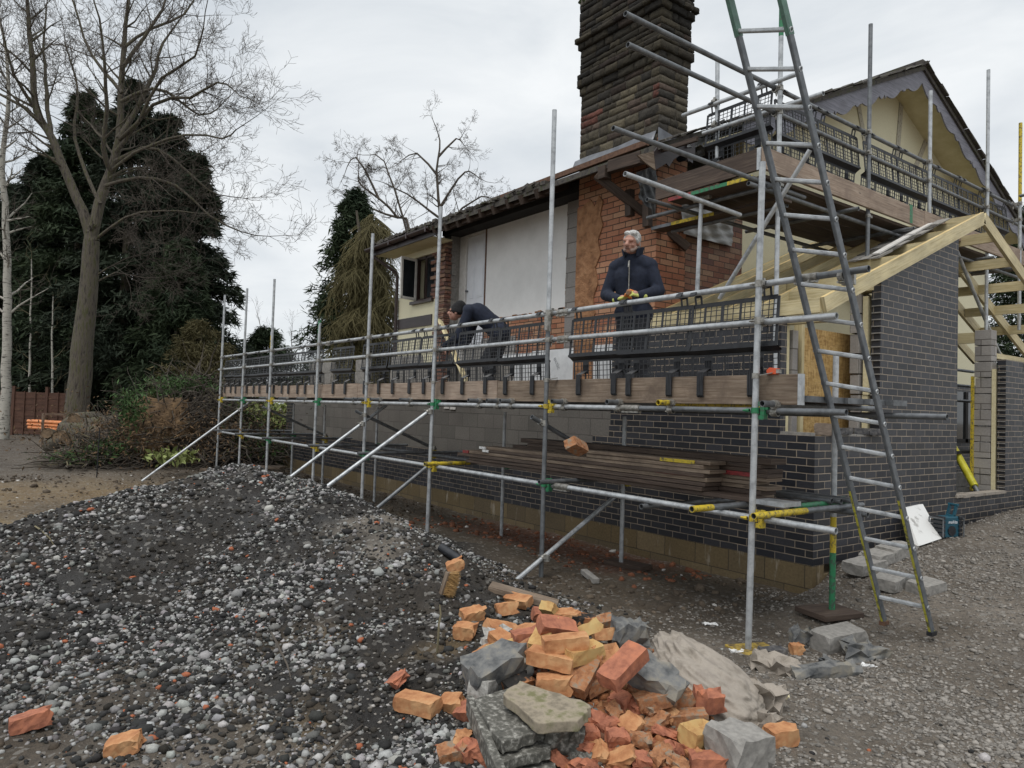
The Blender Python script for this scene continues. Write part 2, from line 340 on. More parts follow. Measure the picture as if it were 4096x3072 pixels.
def segmesh(name, P0, P1, R0, R1, mat, parent=None, n=4):
    P0, P1 = np.array(P0, float), np.array(P1, float); R0, R1 = np.array(R0, float), np.array(R1, float)
    d = P1 - P0; d /= np.maximum(np.linalg.norm(d, axis=1, keepdims=True), 1e-9)
    t = np.where(np.abs(d[:, 2:3]) < .9, np.array([[0, 0, 1.]]), np.array([[1., 0, 0]])); a = np.cross(d, t); a /= np.linalg.norm(a, axis=1, keepdims=True); b = np.cross(d, a)
    ang = np.arange(n) * 2 * np.pi / n
    off = a[:, None, :] * np.cos(ang)[None, :, None] + b[:, None, :] * np.sin(ang)[None, :, None]
    v = np.concatenate([P0[:, None, :] + off * R0[:, None, None], P1[:, None, :] + off * R1[:, None, None]], 1).reshape(-1, 3)
    base = (np.arange(len(P0)) * 2 * n)[:, None, None]; k = np.arange(n)
    f = np.stack([k, n + k, n + (k + 1) % n, (k + 1) % n], 1)[None] + base
    return bigmesh(name, v, f.reshape(-1, 4), mat, parent)
# value noise
def _h(ix, iy): 
    n = (ix.astype(np.int64) * 374761393 + iy.astype(np.int64) * 668265263) & 0x7fffffff
    n = ((n ^ (n >> 13)) * 1274126177) & 0x7fffffff
    return ((n ^ (n >> 16)) & 0xffff) / 65535.0
def vn(x, y):
    x = np.asarray(x, float); y = np.asarray(y, float); ix = np.floor(x); iy = np.floor(y); fx = x - ix; fy = y - iy
    fx = fx * fx * (3 - 2 * fx); fy = fy * fy * (3 - 2 * fy)
    a, b, c, d = _h(ix, iy), _h(ix + 1, iy), _h(ix, iy + 1), _h(ix + 1, iy + 1)
    return (a * (1 - fx) + b * fx) * (1 - fy) + (c * (1 - fx) + d * fx) * fy - .5
def fbm(x, y, s, o=4):
    r = 0; a = 1.0
    for k in range(o): r = r + a * vn(np.asarray(x) * s * 2 ** k + 17.3 * k, np.asarray(y) * s * 2 ** k - 9.1 * k); a *= .5
    return r
# ------------------------------------------------------------------ ground
RIDGE = np.array([(-7.25, .1, .50), (-7.75, .95, .76), (-8.1, 2.3, 1.04), (-7.2, 2.85, .90), (-6.3, 3.15, .70), (-5.4, 3.15, .48), (-4.5, 3.0, .34), (-3.7, 2.8, .2)])
_rp = []
for i in range(len(RIDGE) - 1):
    for tt in np.linspace(0, 1, 8, endpoint=False): _rp.append(RIDGE[i] * (1 - tt) + RIDGE[i + 1] * tt)
_rp = np.array(_rp)
def sstep(a, b, x): q = np.clip((x - a) / (b - a), 0, 1); return q * q * (3 - 2 * q)
def mound(x, y):
    best = np.zeros(np.shape(x)); 
    for k in range(len(_rp)):
        px, py, h = _rp[k]; a = _rp[max(k - 1, 0)]; b = _rp[min(k + 1, len(_rp) - 1)]; tx, ty = b[0] - a[0], b[1] - a[1]
        side = (tx * (y - py) - ty * (x - px)) < 0       # camera side
        d = np.hypot(x - px, y - py)
        hin = h * np.exp(-(d / 1.75) ** 1.7); hout = h - np.where(d < .3, d * d / .6 * .62, (d - .15) * .62)
        best = np.maximum(best, np.where(side, hin, hout))
    return best
def gz(x, y, rough=True):
    x = np.asarray(x, float); y = np.asarray(y, float)
    drive = np.interp(y, [-20, 0, 3, 4.7, 5.9, 7.5, 9.85, 12, 30], [.1, .06, .02, -.06, .10, .30, .52, .62, .8])
    bank = .12 * np.exp(-np.maximum(x + 3.97, 0) / .5) * sstep(6.0, 7.2, y)
    yard = np.interp(y, [-30, 2, 4, 8, 30], [.0, .0, -.02, .0, .0])
    trench = (-.20 * sstep(3.3, 4.4, y) - .10 * sstep(5.6, 6.5, y)) * sstep(-19, -15, x) * (1 - sstep(6.7, 7.2, y))
    left = yard + trench
    w = sstep(-4.3, -3.2, x + .35 * sstep(4, 6, y))
    z = left * (1 - w) + (drive + bank) * w
    z = z + .26 * np.exp(-(((x + 3.1) / .85) ** 2 + ((y - 2.78) / .62) ** 2))
    z = np.where((x < -4.0) & (y > 6.66), -.34, z)
    m = mound(x, y); z = np.maximum(z, m) + .25 * np.minimum(m, np.maximum(z, 0))
    if rough:
        near = sstep(60, 8, np.hypot(x, y))
        mk = sstep(.02, .25, m)
        z = z + near * (.05 * fbm(x, y, .55, 3) + .05 * fbm(x, y, 2.4, 4) * (.5 + mk) + .05 * mk * fbm(x, y, 6.5, 4) + .014 * fbm(x, y, 11, 2))
        rut = sstep(-8.5, -10, x) * sstep(-24, -18, x) * sstep(6, 3, y)
        z = z + rut * .10 * fbm(x * 1.0 + y * .2, y * .55 - x * .1, 1.6, 3)
    return z
def ongnd(px, py, dz=0.0):
    """the ground point seen at a photograph pixel (marched along its ray)"""
    return onpile(px, py, 0) + Vector((0, 0, dz))
def onpile(px, py, lift):
    rx, ry, rz = (float(q) for q in ray(px, py)); t = 1.5
    while t < 60 and EYE + rz * t > gzf(rx * t, ry * t) + lift: t += .02 if t < 8 else .1
    return Vector((rx * t, ry * t, EYE + rz * t))
def axis(lo, hi, f0, f1, step, far):
    fine = np.arange(f0, f1 + 1e-6, step); a = []; x = f0; s = step
    while x > lo: s *= 1.22; x -= s; a.append(x)
    b = []; x = f1; s = step
    while x < hi: s *= 1.22; x += s; b.append(x)
    return np.array(a[::-1] + list(fine) + b)
gx = axis(-420, 300, -11.5, 1.6, .042, 0); gy = axis(-200, 420, -1.6, 7.4, .042, 0)
GX, GY = np.meshgrid(gx, gy, indexing='ij'); GZ = gz(GX, GY)
nx, ny = GX.shape
from bisect import bisect_right
_gxl, _gyl, _gzl = gx.tolist(), gy.tolist(), GZ.tolist()
def gzf(x, y):
    i = min(max(bisect_right(_gxl, x) - 1, 0), nx - 2); j = min(max(bisect_right(_gyl, y) - 1, 0), ny - 2)
    u = (x - _gxl[i]) / (_gxl[i + 1] - _gxl[i]); v = (y - _gyl[j]) / (_gyl[j + 1] - _gyl[j])
    return (_gzl[i][j] * (1 - u) + _gzl[i + 1][j] * u) * (1 - v) + (_gzl[i][j + 1] * (1 - u) + _gzl[i + 1][j + 1] * u) * v
idx = np.arange(nx * ny).reshape(nx, ny)
gf = np.stack([idx[:-1, :-1], idx[1:, :-1], idx[1:, 1:], idx[:-1, 1:]], -1).reshape(-1, 4)
def L3(c): return np.array(c)[None, None, :]
def soil(x, y):
    m = mound(x, y); n = fbm(x, y, .9, 4) + .0; n2 = fbm(x + 40, y - 13, 3.1, 3)
    mud = L3((.085, .068, .05)) + n[..., None] * L3((.05, .042, .032))
    orange = L3((.165, .115, .058)) + n2[..., None] * L3((.06, .05, .03))
    yellow = L3((.245, .185, .10)) + n2[..., None] * L3((.06, .05, .03))
    dark = L3((.024, .021, .018)) + n2[..., None] * L3((.014, .012, .009))
    grav = L3((.185, .158, .128)) + n[..., None] * L3((.05, .045, .04))
    red = L3((.13, .06, .035)) + n2[..., None] * L3((.05, .03, .02))
    wet = L3((.085, .066, .045)) + n[..., None] * L3((.03, .026, .02))
    c = mud * np.ones(x.shape + (1,))
    def put(c, col, w): w = np.clip(w, 0, 1)[..., None]; return c * (1 - w) + col * w
    c = put(c, orange, sstep(-9.0, -10.5, x) * sstep(-19, -15.5, x) * sstep(5.5, 3.0, y) * (.85 + n))
    c = put(c, yellow, sstep(-9.2, -10.2, x) * sstep(-13.2, -11.5, x) * sstep(4, 2.2, y) * (.3 + 1.6 * n + .4))
    w = sstep(-4.2, -3.2, x + .4 * n)
    c = put(c, grav, w * (.7 + .9 * n2)); c = put(c, L3((.25, .21, .165)) + n2[..., None] * L3((.08, .065, .05)), w * sstep(-1.6, -.4, x + n * 1.2 + .1 * (y - 4)) * .8)
    tr = sstep(3.2, 4.2, y) * sstep(-4.0, -5.0, x) * sstep(6.8, 6.4, y) * sstep(-17, -15, x)
    c = put(c, wet, tr); c = put(c, red, tr * sstep(5.3, 6.1, y + .5 * n) * sstep(-10, -8.5, x) * sstep(-5.2, -5.8, x))
    c = put(c, dark, sstep(.06, .16, m) * (.9 + n * .5))
    c = put(c, L3((.17, .15, .125)) + n2[..., None] * L3((.05, .04, .03)), sstep(.1, .3, m) * sstep(-6.9, -6.1, x + n) * sstep(-4.6, -5.2, x) * sstep(2.3, 2.8, y) * (.35 + 1.5 * n2))
    c = put(c, orange, sstep(.5, .0, np.abs(np.hypot(x + 3.9, y - 1.9) - .55)) * (.1 + 1.7 * n2) * .8)
    return np.clip(c, .012, .6)
gm, t, b = newmat('site_ground'); b.inputs['Roughness'].default_value = .9
at = t.nodes.new('ShaderNodeAttribute'); at.attribute_name = 'tint'
ob = coords(t, 'Object')
n1 = noise(t, ob, 28, 8, .72); n2 = noise(t, ob, 130, 5, .7); n3 = noise(t, ob, 2.2, 5, .6)
c = mixc(t, .8, at.outputs[0], ramp(t, n1, [(.3, (.40, .40, .40)), (.5, (.95, .95, .95)), (.72, (1.55, 1.5, 1.45))]), 'MULTIPLY')
c = mixc(t, .5, c, ramp(t, n2, [(.35, (.5, .5, .5)), (.66, (1.5, 1.5, 1.5))]), 'MULTIPLY')
vo = N(t, 'ShaderNodeTexVoronoi', Scale=34.0); t.links.new(ob, vo.inputs['Vector'])
spv = t.nodes.new('ShaderNodeSeparateColor'); t.links.new(vo.outputs['Color'], spv.inputs[0])
c = mixc(t, ramp(t, spv.outputs[1], [(.88, (0, 0, 0)), (.93, (.5, .5, .5))]), c, (.30, .285, .26))
t.links.new(c, b.inputs['Base Color'])
t.links.new(ramp(t, n3, [(.36, (.30, .30, .30)), (.56, (.95, .95, .95))]), b.inputs['Roughness'])
bp = bump(t, b, n1, .9, .035); bump(t, b, n2, .6, .008, bp)
ground = bigmesh('ground', np.stack([GX, GY, GZ], -1).reshape(-1, 3), gf, gm, tint=soil(GX, GY).reshape(-1, 3), smooth=True)
tag(ground, 'churned dark mud and gravel ground of the building site', None, None, 'structure')
# loose stones -------------------------------------------------------
def ico():
    p = (1 + 5 ** .5) / 2; v = np.array([(-1, p, 0), (1, p, 0), (-1, -p, 0), (1, -p, 0), (0, -1, p), (0, 1, p), (0, -1, -p), (0, 1, -p), (p, 0, -1), (p, 0, 1), (-p, 0, -1), (-p, 0, 1)], float)
    f = np.array([(0, 11, 5), (0, 5, 1), (0, 1, 7), (0, 7, 10), (0, 10, 11), (1, 5, 9), (5, 11, 4), (11, 10, 2), (10, 7, 6), (7, 1, 8), (3, 9, 4), (3, 4, 2), (3, 2, 6), (3, 6, 8), (3, 8, 9), (4, 9, 5), (2, 4, 11), (6, 2, 10), (8, 6, 7), (9, 8, 1)])
    return v / np.linalg.norm(v, axis=1, keepdims=True), f
def rotmats(n):
    q = rng.normal(size=(n, 4)); q /= np.linalg.norm(q, axis=1, keepdims=True); w, x, y, z = q.T
    return np.stack([np.stack([1 - 2 * (y * y + z * z), 2 * (x * y - z * w), 2 * (x * z + y * w)], -1), np.stack([2 * (x * y + z * w), 1 - 2 * (x * x + z * z), 2 * (y * z - x * w)], -1), np.stack([2 * (x * z - y * w), 2 * (y * z + x * w), 1 - 2 * (x * x + y * y)], -1)], 1)
def scatter(name, pos, size, col, mat, flat=.75, sink=.15, label=None, mats=None):
    n = len(pos); v, f = ico(); M = rotmats(n)
    vv = v[None] * (1 + rng.uniform(-.28, .22, (n, 12, 1))) * rng.uniform(.6, 1.25, (n, 1, 3))
    vv = np.einsum('nij,nkj->nki', M, vv) * size[:, None, None]; vv[..., 2] *= flat
    vv += pos[:, None, :] + np.array([0, 0, 1.])[None, None] * (size * sink)[:, None, None]
    ff = f[None] + (np.arange(n) * 12)[:, None, None]
    o = bigmesh(name, vv.reshape(-1, 3), ff.reshape(-1, 3), mat, tint=np.repeat(col, 12, 0))
    return tag(o, label, None, None, 'stuff')
n = 520000
X_ = rng.uniform(-10.5, .2, n); Y_ = rng.uniform(-2, 4.6, n); D_ = np.hypot(X_, Y_); M_ = mound(X_, Y_); fw = -.8 * X_ + .6 * Y_
clump = fbm(X_, Y_, 1.1, 3)
cl2 = fbm(X_ + 31, Y_ - 7, 3.2, 3)
pr = np.clip((3.4 / np.maximum(D_, 1.5)) ** 1.15, 0, 1) * (sstep(.03, .12, M_) * np.clip(.50 + 1.5 * clump + 1.3 * cl2, .03, 1.1) + .06) * (fw > 1.6) * (D_ > 1.8)
pr = pr * np.where((X_ > -6.6) & (Y_ > 2.6), .45, 1.0) * np.where((X_ > -4.1) & (Y_ > 2.0), .25, 1)
k = rng.uniform(size=n) < pr; X_, Y_ = X_[k], Y_[k]; n = len(X_)
sz = np.clip(rng.lognormal(math.log(.0100), .50, n), .004, .038) * np.where(rng.uniform(size=n) < .012, 1.9, 1)
br = rng.beta(1.6, 2.6, n)[:, None]; hue = rng.normal(0, .02, (n, 3))
colr = np.where(rng.uniform(size=(n, 1)) < .50, .018 + .035 * br, .10 + .42 * br) * np.array([[1.0, .985, .95]]) * (1 + hue)
colr = np.where(rng.uniform(size=(n, 1)) < .012, np.array([[.36, .12, .06]]), colr)
nc = 26000; Xc = rng.uniform(-10, -1.5, nc); Yc = rng.uniform(-1.5, 4.4, nc); Mc = mound(Xc, Yc); Dc = np.hypot(Xc, Yc); kk = (Mc > .05) & (rng.uniform(size=nc) < np.clip((4 / np.maximum(Dc, 2)) ** .6, 0, 1) * np.clip(.35 - 1.1 * fbm(Xc, Yc, 1.1, 3), .05, 1)); Xc, Yc = Xc[kk], Yc[kk]; nc = len(Xc)
X_ = np.concatenate([X_, Xc]); Y_ = np.concatenate([Y_, Yc]); sz = np.concatenate([sz, np.clip(rng.lognormal(math.log(.0125), .45, nc), .006, .032)]); colr = np.concatenate([colr, np.array([[.030, .026, .021]]) * rng.uniform(.6, 2.2, (nc, 1))])
scatter('gravel_heap', np.stack([X_, Y_, gz(X_, Y_)], -1), sz, colr, 'vstone', label='dark heap of mixed grey gravel and black soil in the foreground')
n = 330000
X_ = rng.uniform(-4.4, 1.5, n); Y_ = rng.uniform(.6, 13, n); D_ = np.hypot(X_, Y_); fw = -.8 * X_ + .6 * Y_; sdw = .6 * X_ + .8 * Y_
nn = fbm(X_, Y_, .8, 3)
pr = np.clip((3.2 / np.maximum(D_, 1.8)) ** 1.2, 0, 1) * (.42 + 1.2 * nn + .5 * np.exp(-np.maximum(X_ + 3.97, 0) / .9) * sstep(5.2, 6.5, Y_)) * (fw > 1.5) * ((X_ > -3.95) | (Y_ < 6.6)) * (sdw < fw * .80 + .5)
pr = pr * np.where((X_ < -2.4) & (Y_ < 3.6), .12, 1) * np.where(X_ < -3.6, .5, 1)
k = rng.uniform(size=n) < pr; X_, Y_ = X_[k], Y_[k]; n = len(X_)
sz = np.clip(rng.lognormal(math.log(.0098), .40, n), .005, .03)
br = rng.beta(2, 2.6, n)[:, None]
colr = (.10 + .30 * br) * np.array([[1.0, .92, .82]])
scatter('driveway_gravel', np.stack([X_, Y_, gz(X_, Y_)], -1), sz, colr, 'vstone', flat=.55, label='trodden grey gravel spread over the driveway')
# rubbly ground elsewhere: clods in the trench and the yard
n = 16000
X_ = rng.uniform(-19, -4.0, n); Y_ = rng.uniform(-3, 6.6, n); M_ = mound(X_, Y_); D_ = np.hypot(X_, Y_)
k = (M_ < .05) & (rng.uniform(size=n) < np.where(Y_ > 3.6, .55, .22)); X_, Y_, D_ = X_[k], Y_[k], D_[k]; n = len(X_)
sz = np.clip(rng.lognormal(math.log(.02), .5, n), .008, .08)
red = ((Y_ > 5.2) & (X_ > -10) & (X_ < -5))[:, None]
colr = np.where(red, np.array([[.16, .065, .035]]), np.array([[.085, .066, .048]])) * rng.uniform(.6, 1.6, (n, 1))
colr = np.where(rng.uniform(size=(n, 1)) < .05, np.array([[.5, .48, .45]]), colr)
scatter('mud_clods', np.stack([X_, Y_, gz(X_, Y_)], -1), sz, colr, 'vstone', sink=.05, label='lumps of mud and brick dust beside the wall and across the yard')

pd_ = MB(); rp_ = random.Random(6); ppts = []
for k in range(40):
    a_ = 2 * math.pi * k / 40; rad_ = 1 + .28 * math.sin(3 * a_ + 1) + .18 * math.sin(5 * a_) + rp_.uniform(-.06, .06); ppts.append((-5.75 + 1.35 * rad_ * math.cos(a_), 4.72 + .62 * rad_ * math.sin(a_), -.222))
MAT['water'] = simple('muddy_puddle_water', (.040, .031, .020), (.06, .047, .031), 3, .05, 0, .06, .01)
tag(pd_.poly(ppts, (0, 0, -.004)).build('puddle', 'water'), None, None, None, 'structure')
# ------------------------------------------------------------------ lower scaffold
YO, YI, YR = 4.73, 5.89, 4.785
SX = [-17.9, -16.15, -14.35, -11.94, -10.0, -8.05, -5.775, -3.30]
STOP = [4.22, 4.18, 4.16, 3.16, 4.30, 4.30, 4.85, 3.67]
scaf = thing('scaffold', 'long low galvanised tube scaffold standing along the blockwork wall', 'scaffold', (SX[-1], YO, 0))
def tubeobj(name, a, b, mat, parent, r=.02415): return MB().tube(a, b, r).build(name, mat, parent, smooth=40)
def coupler(parent, p, q, mat, ax_a=(0, 0, 1), ax_b=(1, 0, 0)):
    """a right-angle coupler: a band round the tube at p, a band round the tube at q, a saddle and two swing bolts"""
    m = MB(); p, q, a, b_ = Vector(p), Vector(q), Vector(ax_a).normalized(), Vector(ax_b).normalized()
    m.tube(p - a * .026, p + a * .026, .032, 12, .007); m.tube(q - b_ * .026, q + b_ * .026, .032, 12, .007)
    m.box((p + q) / 2, (.05, .03, .05)); s = b_.cross((q - p).normalized() if (q - p).length > 1e-4 else Vector((0, 1, 0)))
    for c0, d in ((p, b_), (q, a)):
        m.cyl(c0 - d * .052 - (q - p).normalized() * .012, c0 - d * .02 - (q - p).normalized() * .012, .011, n=6); m.cyl(c0 - d * .07 - (q - p).normalized() * .012, c0 - d * .05 - (q - p).normalized() * .012, .007, n=6)
        m.box(c0 + d * .035, (.022, .022, .03))
    return m.build('coupler', mat, parent, smooth=40)
def boardclip(parent, p, mat):
    """the big pressed-steel board-retaining coupler seen in green or yellow at the standards"""
    m = MB(); p = Vector(p)
    m.tube(p - V3(0, 0, .022), p + V3(0, 0, .022), .031, 12, .007)
    m.box(p + V3(.055, .03, .0), (.035, .045, .13)); m.box(p + V3(.04, .01, .05), (.045, .010, .035)); m.box(p + V3(.04, .01, -.05), (.045, .010, .035))
    m.box(p + V3(.082, .04, .03), (.03, .05, .045)); m.cyl(p + V3(-.03, -.03, 0), p + V3(-.085, -.03, 0), .008, n=6); m.cyl(p + V3(-.03, -.03, 0), p + V3(-.055, -.03, 0), .015, n=6)
    return m.build('coupler', mat, parent, smooth=40)
DK = ['yellow', 'green', 'yellow', 'green', 'yellow', 'green', 'yellow', 'green']; LK = [None, 'yellow', 'green', 'yellow', 'green', 'yellow', 'green', 'yellow']
def zl(x): return 1.79 + (x + 3.3) * .0033        # the deck ledger sags a little to the left
for i, x in enumerate(SX):
    zb = gzf(x, YO) - .06; lean = [.09, .06, .01, .04, .05, .07, 0, .04][i]; top = V3(x + lean * .55, YO, STOP[i]); bot = V3(x - lean * .4, YO, zb)
    if i == 7: bot = V3(-3.32, YO, zb + .06)
    st = tubeobj('standard', bot, top, 'galv_dark' if i == 6 else 'galv', scaf)
    if i == 6:
        m = MB().tube(V3(x, YO, 2.55), V3(x, YO, 2.72), .0305, 14, .006).box((x + .02, YO - .03, 2.635), (.06, .03, .15)).build('sleeve', 'zinc', st, smooth=40)
        tubeobj('upper_length', V3(x, YO, 2.65), top + V3(0, 0, .004), 'galv', st, .0247)
    if i == 3: MB().tube(V3(x, YO, 2.75) + V3(.01, 0, 0), top + V3(0, 0, .003), .0251, 14).build('green_end', 'green', st, smooth=40)
    for z in (2.745, 2.465): coupler(st, (x + lean * .3, YO, z), (x + lean * .3, YR, z), 'zinc')
    boardclip(st, (x, YO, zl(x) + .0), DK[i])
    if LK[i]: boardclip(st, (x, YO, .985), LK[i])
    m = MB().tube(V3(x, YO, 2.03), V3(x, YO, 2.07), .03, 10, .006).bar(V3(x + .03, YO, 2.055), V3(x + .10, YO + .06, 2.075), .03, .006).build('coupler', 'zinc', st, smooth=40)
    # inner standard
    zt = 1.70
    if i == 7: zt = 2.30
    if i == 0: zt = 3.45
    xi = -3.325 if i == 7 else x - .02
    si = tubeobj('standard', V3(xi, YI, gzf(xi, YI) - .03), V3(xi, YI, zt), 'galv', scaf)
    if i == 0: MB().tube(V3(xi, YI, 3.05), V3(xi, YI, 3.36), .0252, 14).build('yellow_band', 'yellow', si, smooth=40)
    if i == 7:
        MB().tube(V3(xi, YI, .12), V3(xi, YI, .62), .0252, 14).build('green_end', 'green', si, smooth=40); MB().tube(V3(xi, YI, .62), V3(xi, YI, .92), .0253, 14).build('striped_band', 'yellow', si, smooth=40)
        boardclip(si, (xi, YI, 1.03), 'green')
    else: boardclip(si, (xi, YI, .99), ['yellow', 'green'][i % 2])
def run(name, pts, mat, r=.02415):
    return [tubeobj(name, a, b, mm, scaf, r) for (a, b), mm in zip(zip(pts[:-1], pts[1:]), mat)]
g = run('guard_rail', [V3(-18.15, YR, 2.76), V3(-11.9, YR + .012, 2.755), V3(-5.66, YR, 2.742)], ['galv', 'galv']); g += run('guard_rail', [V3(-5.66, YR, 2.742), V3(-2.95, YR, 2.752), V3(-2.48, YR, 2.757)], ['galv', 'galv_dark'])
mr = run('guard_rail', [V3(-18.3, YR, 2.465), V3(-11.5, YR, 2.467), V3(-5.64, YR, 2.471), V3(-2.70, YR, 2.458)], ['galv', 'galv', 'galv'])
def sleeve(parent, x, z):
    m = MB().tube(V3(x - .085, YR, z), V3(x + .085, YR, z), .031, 14, .006); m.box((x, YR - .012, z - .036), (.165, .045, .012))
    for d in (-.04, .04): m.cyl(V3(x + d, YR - .012, z - .05), V3(x + d, YR - .012, z - .02), .010, n=6); m.cyl(V3(x + d, YR - .05, z - .03), V3(x + d, YR + .02, z - .03), .006, n=6)
    return m.build('sleeve', 'zinc', parent, smooth=40)
sleeve(g[2], -5.60, 2.742); sleeve(g[3], -2.93, 2.752); sleeve(mr[2], -5.58, 2.471); sleeve(g[1], -11.6, 2.752)
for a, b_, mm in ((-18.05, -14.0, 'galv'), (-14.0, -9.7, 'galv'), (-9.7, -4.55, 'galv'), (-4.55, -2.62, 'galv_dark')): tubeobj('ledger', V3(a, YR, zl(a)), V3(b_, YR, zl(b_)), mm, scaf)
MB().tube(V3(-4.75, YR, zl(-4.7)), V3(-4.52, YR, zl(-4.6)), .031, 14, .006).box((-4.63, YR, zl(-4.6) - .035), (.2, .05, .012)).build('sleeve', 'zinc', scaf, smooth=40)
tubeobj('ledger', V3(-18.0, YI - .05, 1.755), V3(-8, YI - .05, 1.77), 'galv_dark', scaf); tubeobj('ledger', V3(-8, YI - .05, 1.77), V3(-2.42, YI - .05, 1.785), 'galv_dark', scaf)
for a, b_, mm in ((-18.0, -12.2, 'galv'), (-12.2, -5.7, 'galv'), (-5.7, -2.68, 'galv')): tubeobj('ledger', V3(a, YR, .985), V3(b_, YR, .98), mm, scaf)
MB().tube(V3(-5.66, YR, .985), V3(-5.45, YR, .985), .031, 14, .006).box((-5.55, YR - .01, .95), (.2, .05, .012)).build('sleeve', 'zinc', scaf, smooth=40)
tubeobj('ledger', V3(-12.5, YI - .06, .985), V3(-3.0, YI - .06, .985), 'galv_dark', scaf)
# transoms under the deck, open ends showing above the ledger
for i, px in enumerate([936, 1036, 1114, 1185, 1377, 1413, 1430, 1480, 1599, 1873, 1947, 2000, 2207, 2427, 2632, 3048]):
    p = onY(px, 1608, 4.62); x = p.x; z = zl(x) + .05
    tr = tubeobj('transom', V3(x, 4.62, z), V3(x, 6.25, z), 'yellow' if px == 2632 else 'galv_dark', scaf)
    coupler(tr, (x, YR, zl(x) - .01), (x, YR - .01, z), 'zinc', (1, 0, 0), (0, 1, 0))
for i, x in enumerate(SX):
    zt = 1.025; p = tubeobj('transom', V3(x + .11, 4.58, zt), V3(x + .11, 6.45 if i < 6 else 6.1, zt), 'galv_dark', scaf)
    if LK[i] == 'yellow' and i in (5, 7): MB().tube(V3(x + .11, 4.577, zt), V3(x + .11, 5.25, zt), .025, 14).build('yellow_end', 'yellow', p, smooth=40)
    if i == 7: MB().tube(V3(x + .02, 5.2, zt + .02), V3(x + .02, 5.9, zt + .02), .0255, 14).build('green_end', 'green', p, smooth=40)
q = tubeobj('transom', V3(-3.62, 4.42, 1.03), V3(-3.62, 6.1, 1.03), 'galv_dark', scaf); MB().tube(V3(-3.62, 4.417, 1.03), V3(-3.62, 4.66, 1.03), .0253, 14).build('yellow_end', 'yellow', q, smooth=40)
tubeobj('transom', V3(-4.4, 4.7, .985 - .05), V3(-4.4, 6.2, .935), 'galv_dark', scaf)
# braces
def brace(a, b_, mm, cl=()):
    o = tubeobj('brace', a, b_, mm, scaf); d = (Vector(b_) - Vector(a)).normalized()
    for t_ in cl:
        p = Vector(a).lerp(Vector(b_), t_); m = MB(); m.tube(p - d * .03, p + d * .03, .033, 12, .008); m.tube(p + V3(.055, 0, -.03), p + V3(.055, 0, .03), .033, 12, .008)
        m.box(p + V3(.03, 0, 0), (.05, .04, .05)); m.cyl(p + V3(-.02, -.05, .02), p + V3(-.02, .05, .02), .009, n=6); m.cyl(p + V3(.06, -.06, .0), p + V3(.06, .05, 0), .008, n=6); m.build('coupler', 'zinc', o, smooth=40)
for x, top, foot, k in ((-16.21, (4.95, 1.74), (2.85, .06), .12), (-10.06, (5.10, 1.74), (2.6, -.07), .16), (-8.11, (5.0, 1.875), (2.75, .34), .13)):
    brace(V3(x, *top), V3(x, *foot), 'galv', (k,))
brace(V3(-5.84, 5.95, .88), V3(-5.72, 4.22, -.02), 'galv', (.70,)); brace(V3(-8.11, 4.78, 1.02), V3(-8.05, 3.9, .42), 'galv_dark', ())
for x, a, b_ in ((-14.4, (4.62, 1.63), (5.98, 1.05)), (-10.06, (4.60, 1.64), (6.0, 1.06)), (-5.84, (4.60, 1.67), (6.05, 1.02))): brace(V3(x, *a), V3(x, *b_), 'galv_dark', (.09, .95))
# sole boards
def soleboard(loc, rz, label, mat, tilt=0, d=(.34, .225, .038)):
    o = MB().box((0, 0, d[2] / 2), d).build('sole_board', mat, None, bevel=.004); o.location = loc; o.rotation_euler = (tilt, 0, rz); tag(o, label, 'sole board'); return o
soleboard(V3(-3.30, 4.76, gzf(-3.3, 4.74) - .02), R_(68), 'yellow painted sole board under the front corner standard', 'yellow_board', .05)
soleboard(V3(-3.34, 5.87, gzf(-3.34, 5.87) + .005), R_(75), 'dark square sole board under the standard beside the ladder', 'dark_board', 0, (.42, .34, .045))
soleboard(V3(-5.75, 5.95, gzf(-5.75, 5.95)), R_(10), 'muddy brown sole board by the blockwork under the back standard', 'dark_board', 0, (.5, .225, .05))
# ------------------------------------------------------------------ deck boards and toe boards
XE = [-17.95, -14.05, -10.15, -6.85, -2.95]; BN = ['outermost', 'second', 'third', 'fourth', 'innermost']
LEN = ['far left-hand', 'second', 'third', 'near right-hand']
for j in range(5):
    for i in range(4):
        y = 4.96 + j * .232; o = MB(); x1 = XE[i + 1] + (0, .02, .05, .10, .16)[j] * (i == 3)
        o.bar(V3(XE[i] + .01, y, 1.885), V3(x1, y, 1.885), .222, .036)
        b_ = o.build('deck_board', 'old_board', None, bevel=.003)
        tag(b_, f'{BN[j]} scaffold board of the {LEN[i]} length of the lower deck', 'scaffold board', 'boards of the lower deck')
        if i == 3:
            c_ = MB().bb((x1 - .10, y - .113, 1.863), (x1 + .004, y + .113, 1.907)); c_.build('end_band', 'galv_dark', b_)
TX = [-17.95, onY(1102, 1590, 4.8).x, onY(1428, 1590, 4.8).x, onY(1987, 1590, 4.8).x, -2.965]
TL = ['pale brown toe board at the far left end of the lower scaffold', 'short brown toe board between the third and fifth standards of the lower scaffold', 'brown toe board under the bending man in the black hat', 'long greenish brown toe board under the white-haired man, ending by the ladder']
for i in range(4):
    o = MB().bar(V3(TX[i] + .006, 4.82, 1.945 + (TX[i] + 3) * .001), V3(TX[i + 1] - .006, 4.82, 1.95), .038, .225)
    b_ = o.build('toe_board', 'pink_board' if i < 3 else 'old_board', None, bevel=.003); tag(b_, TL[i], 'toe board', 'toe boards of the lower scaffold')
    if i == 3: MB().bb((TX[4] - .03, 4.797, 1.838), (TX[4] - .002, 4.842, 2.064)).build('end_band', 'galv', b_)
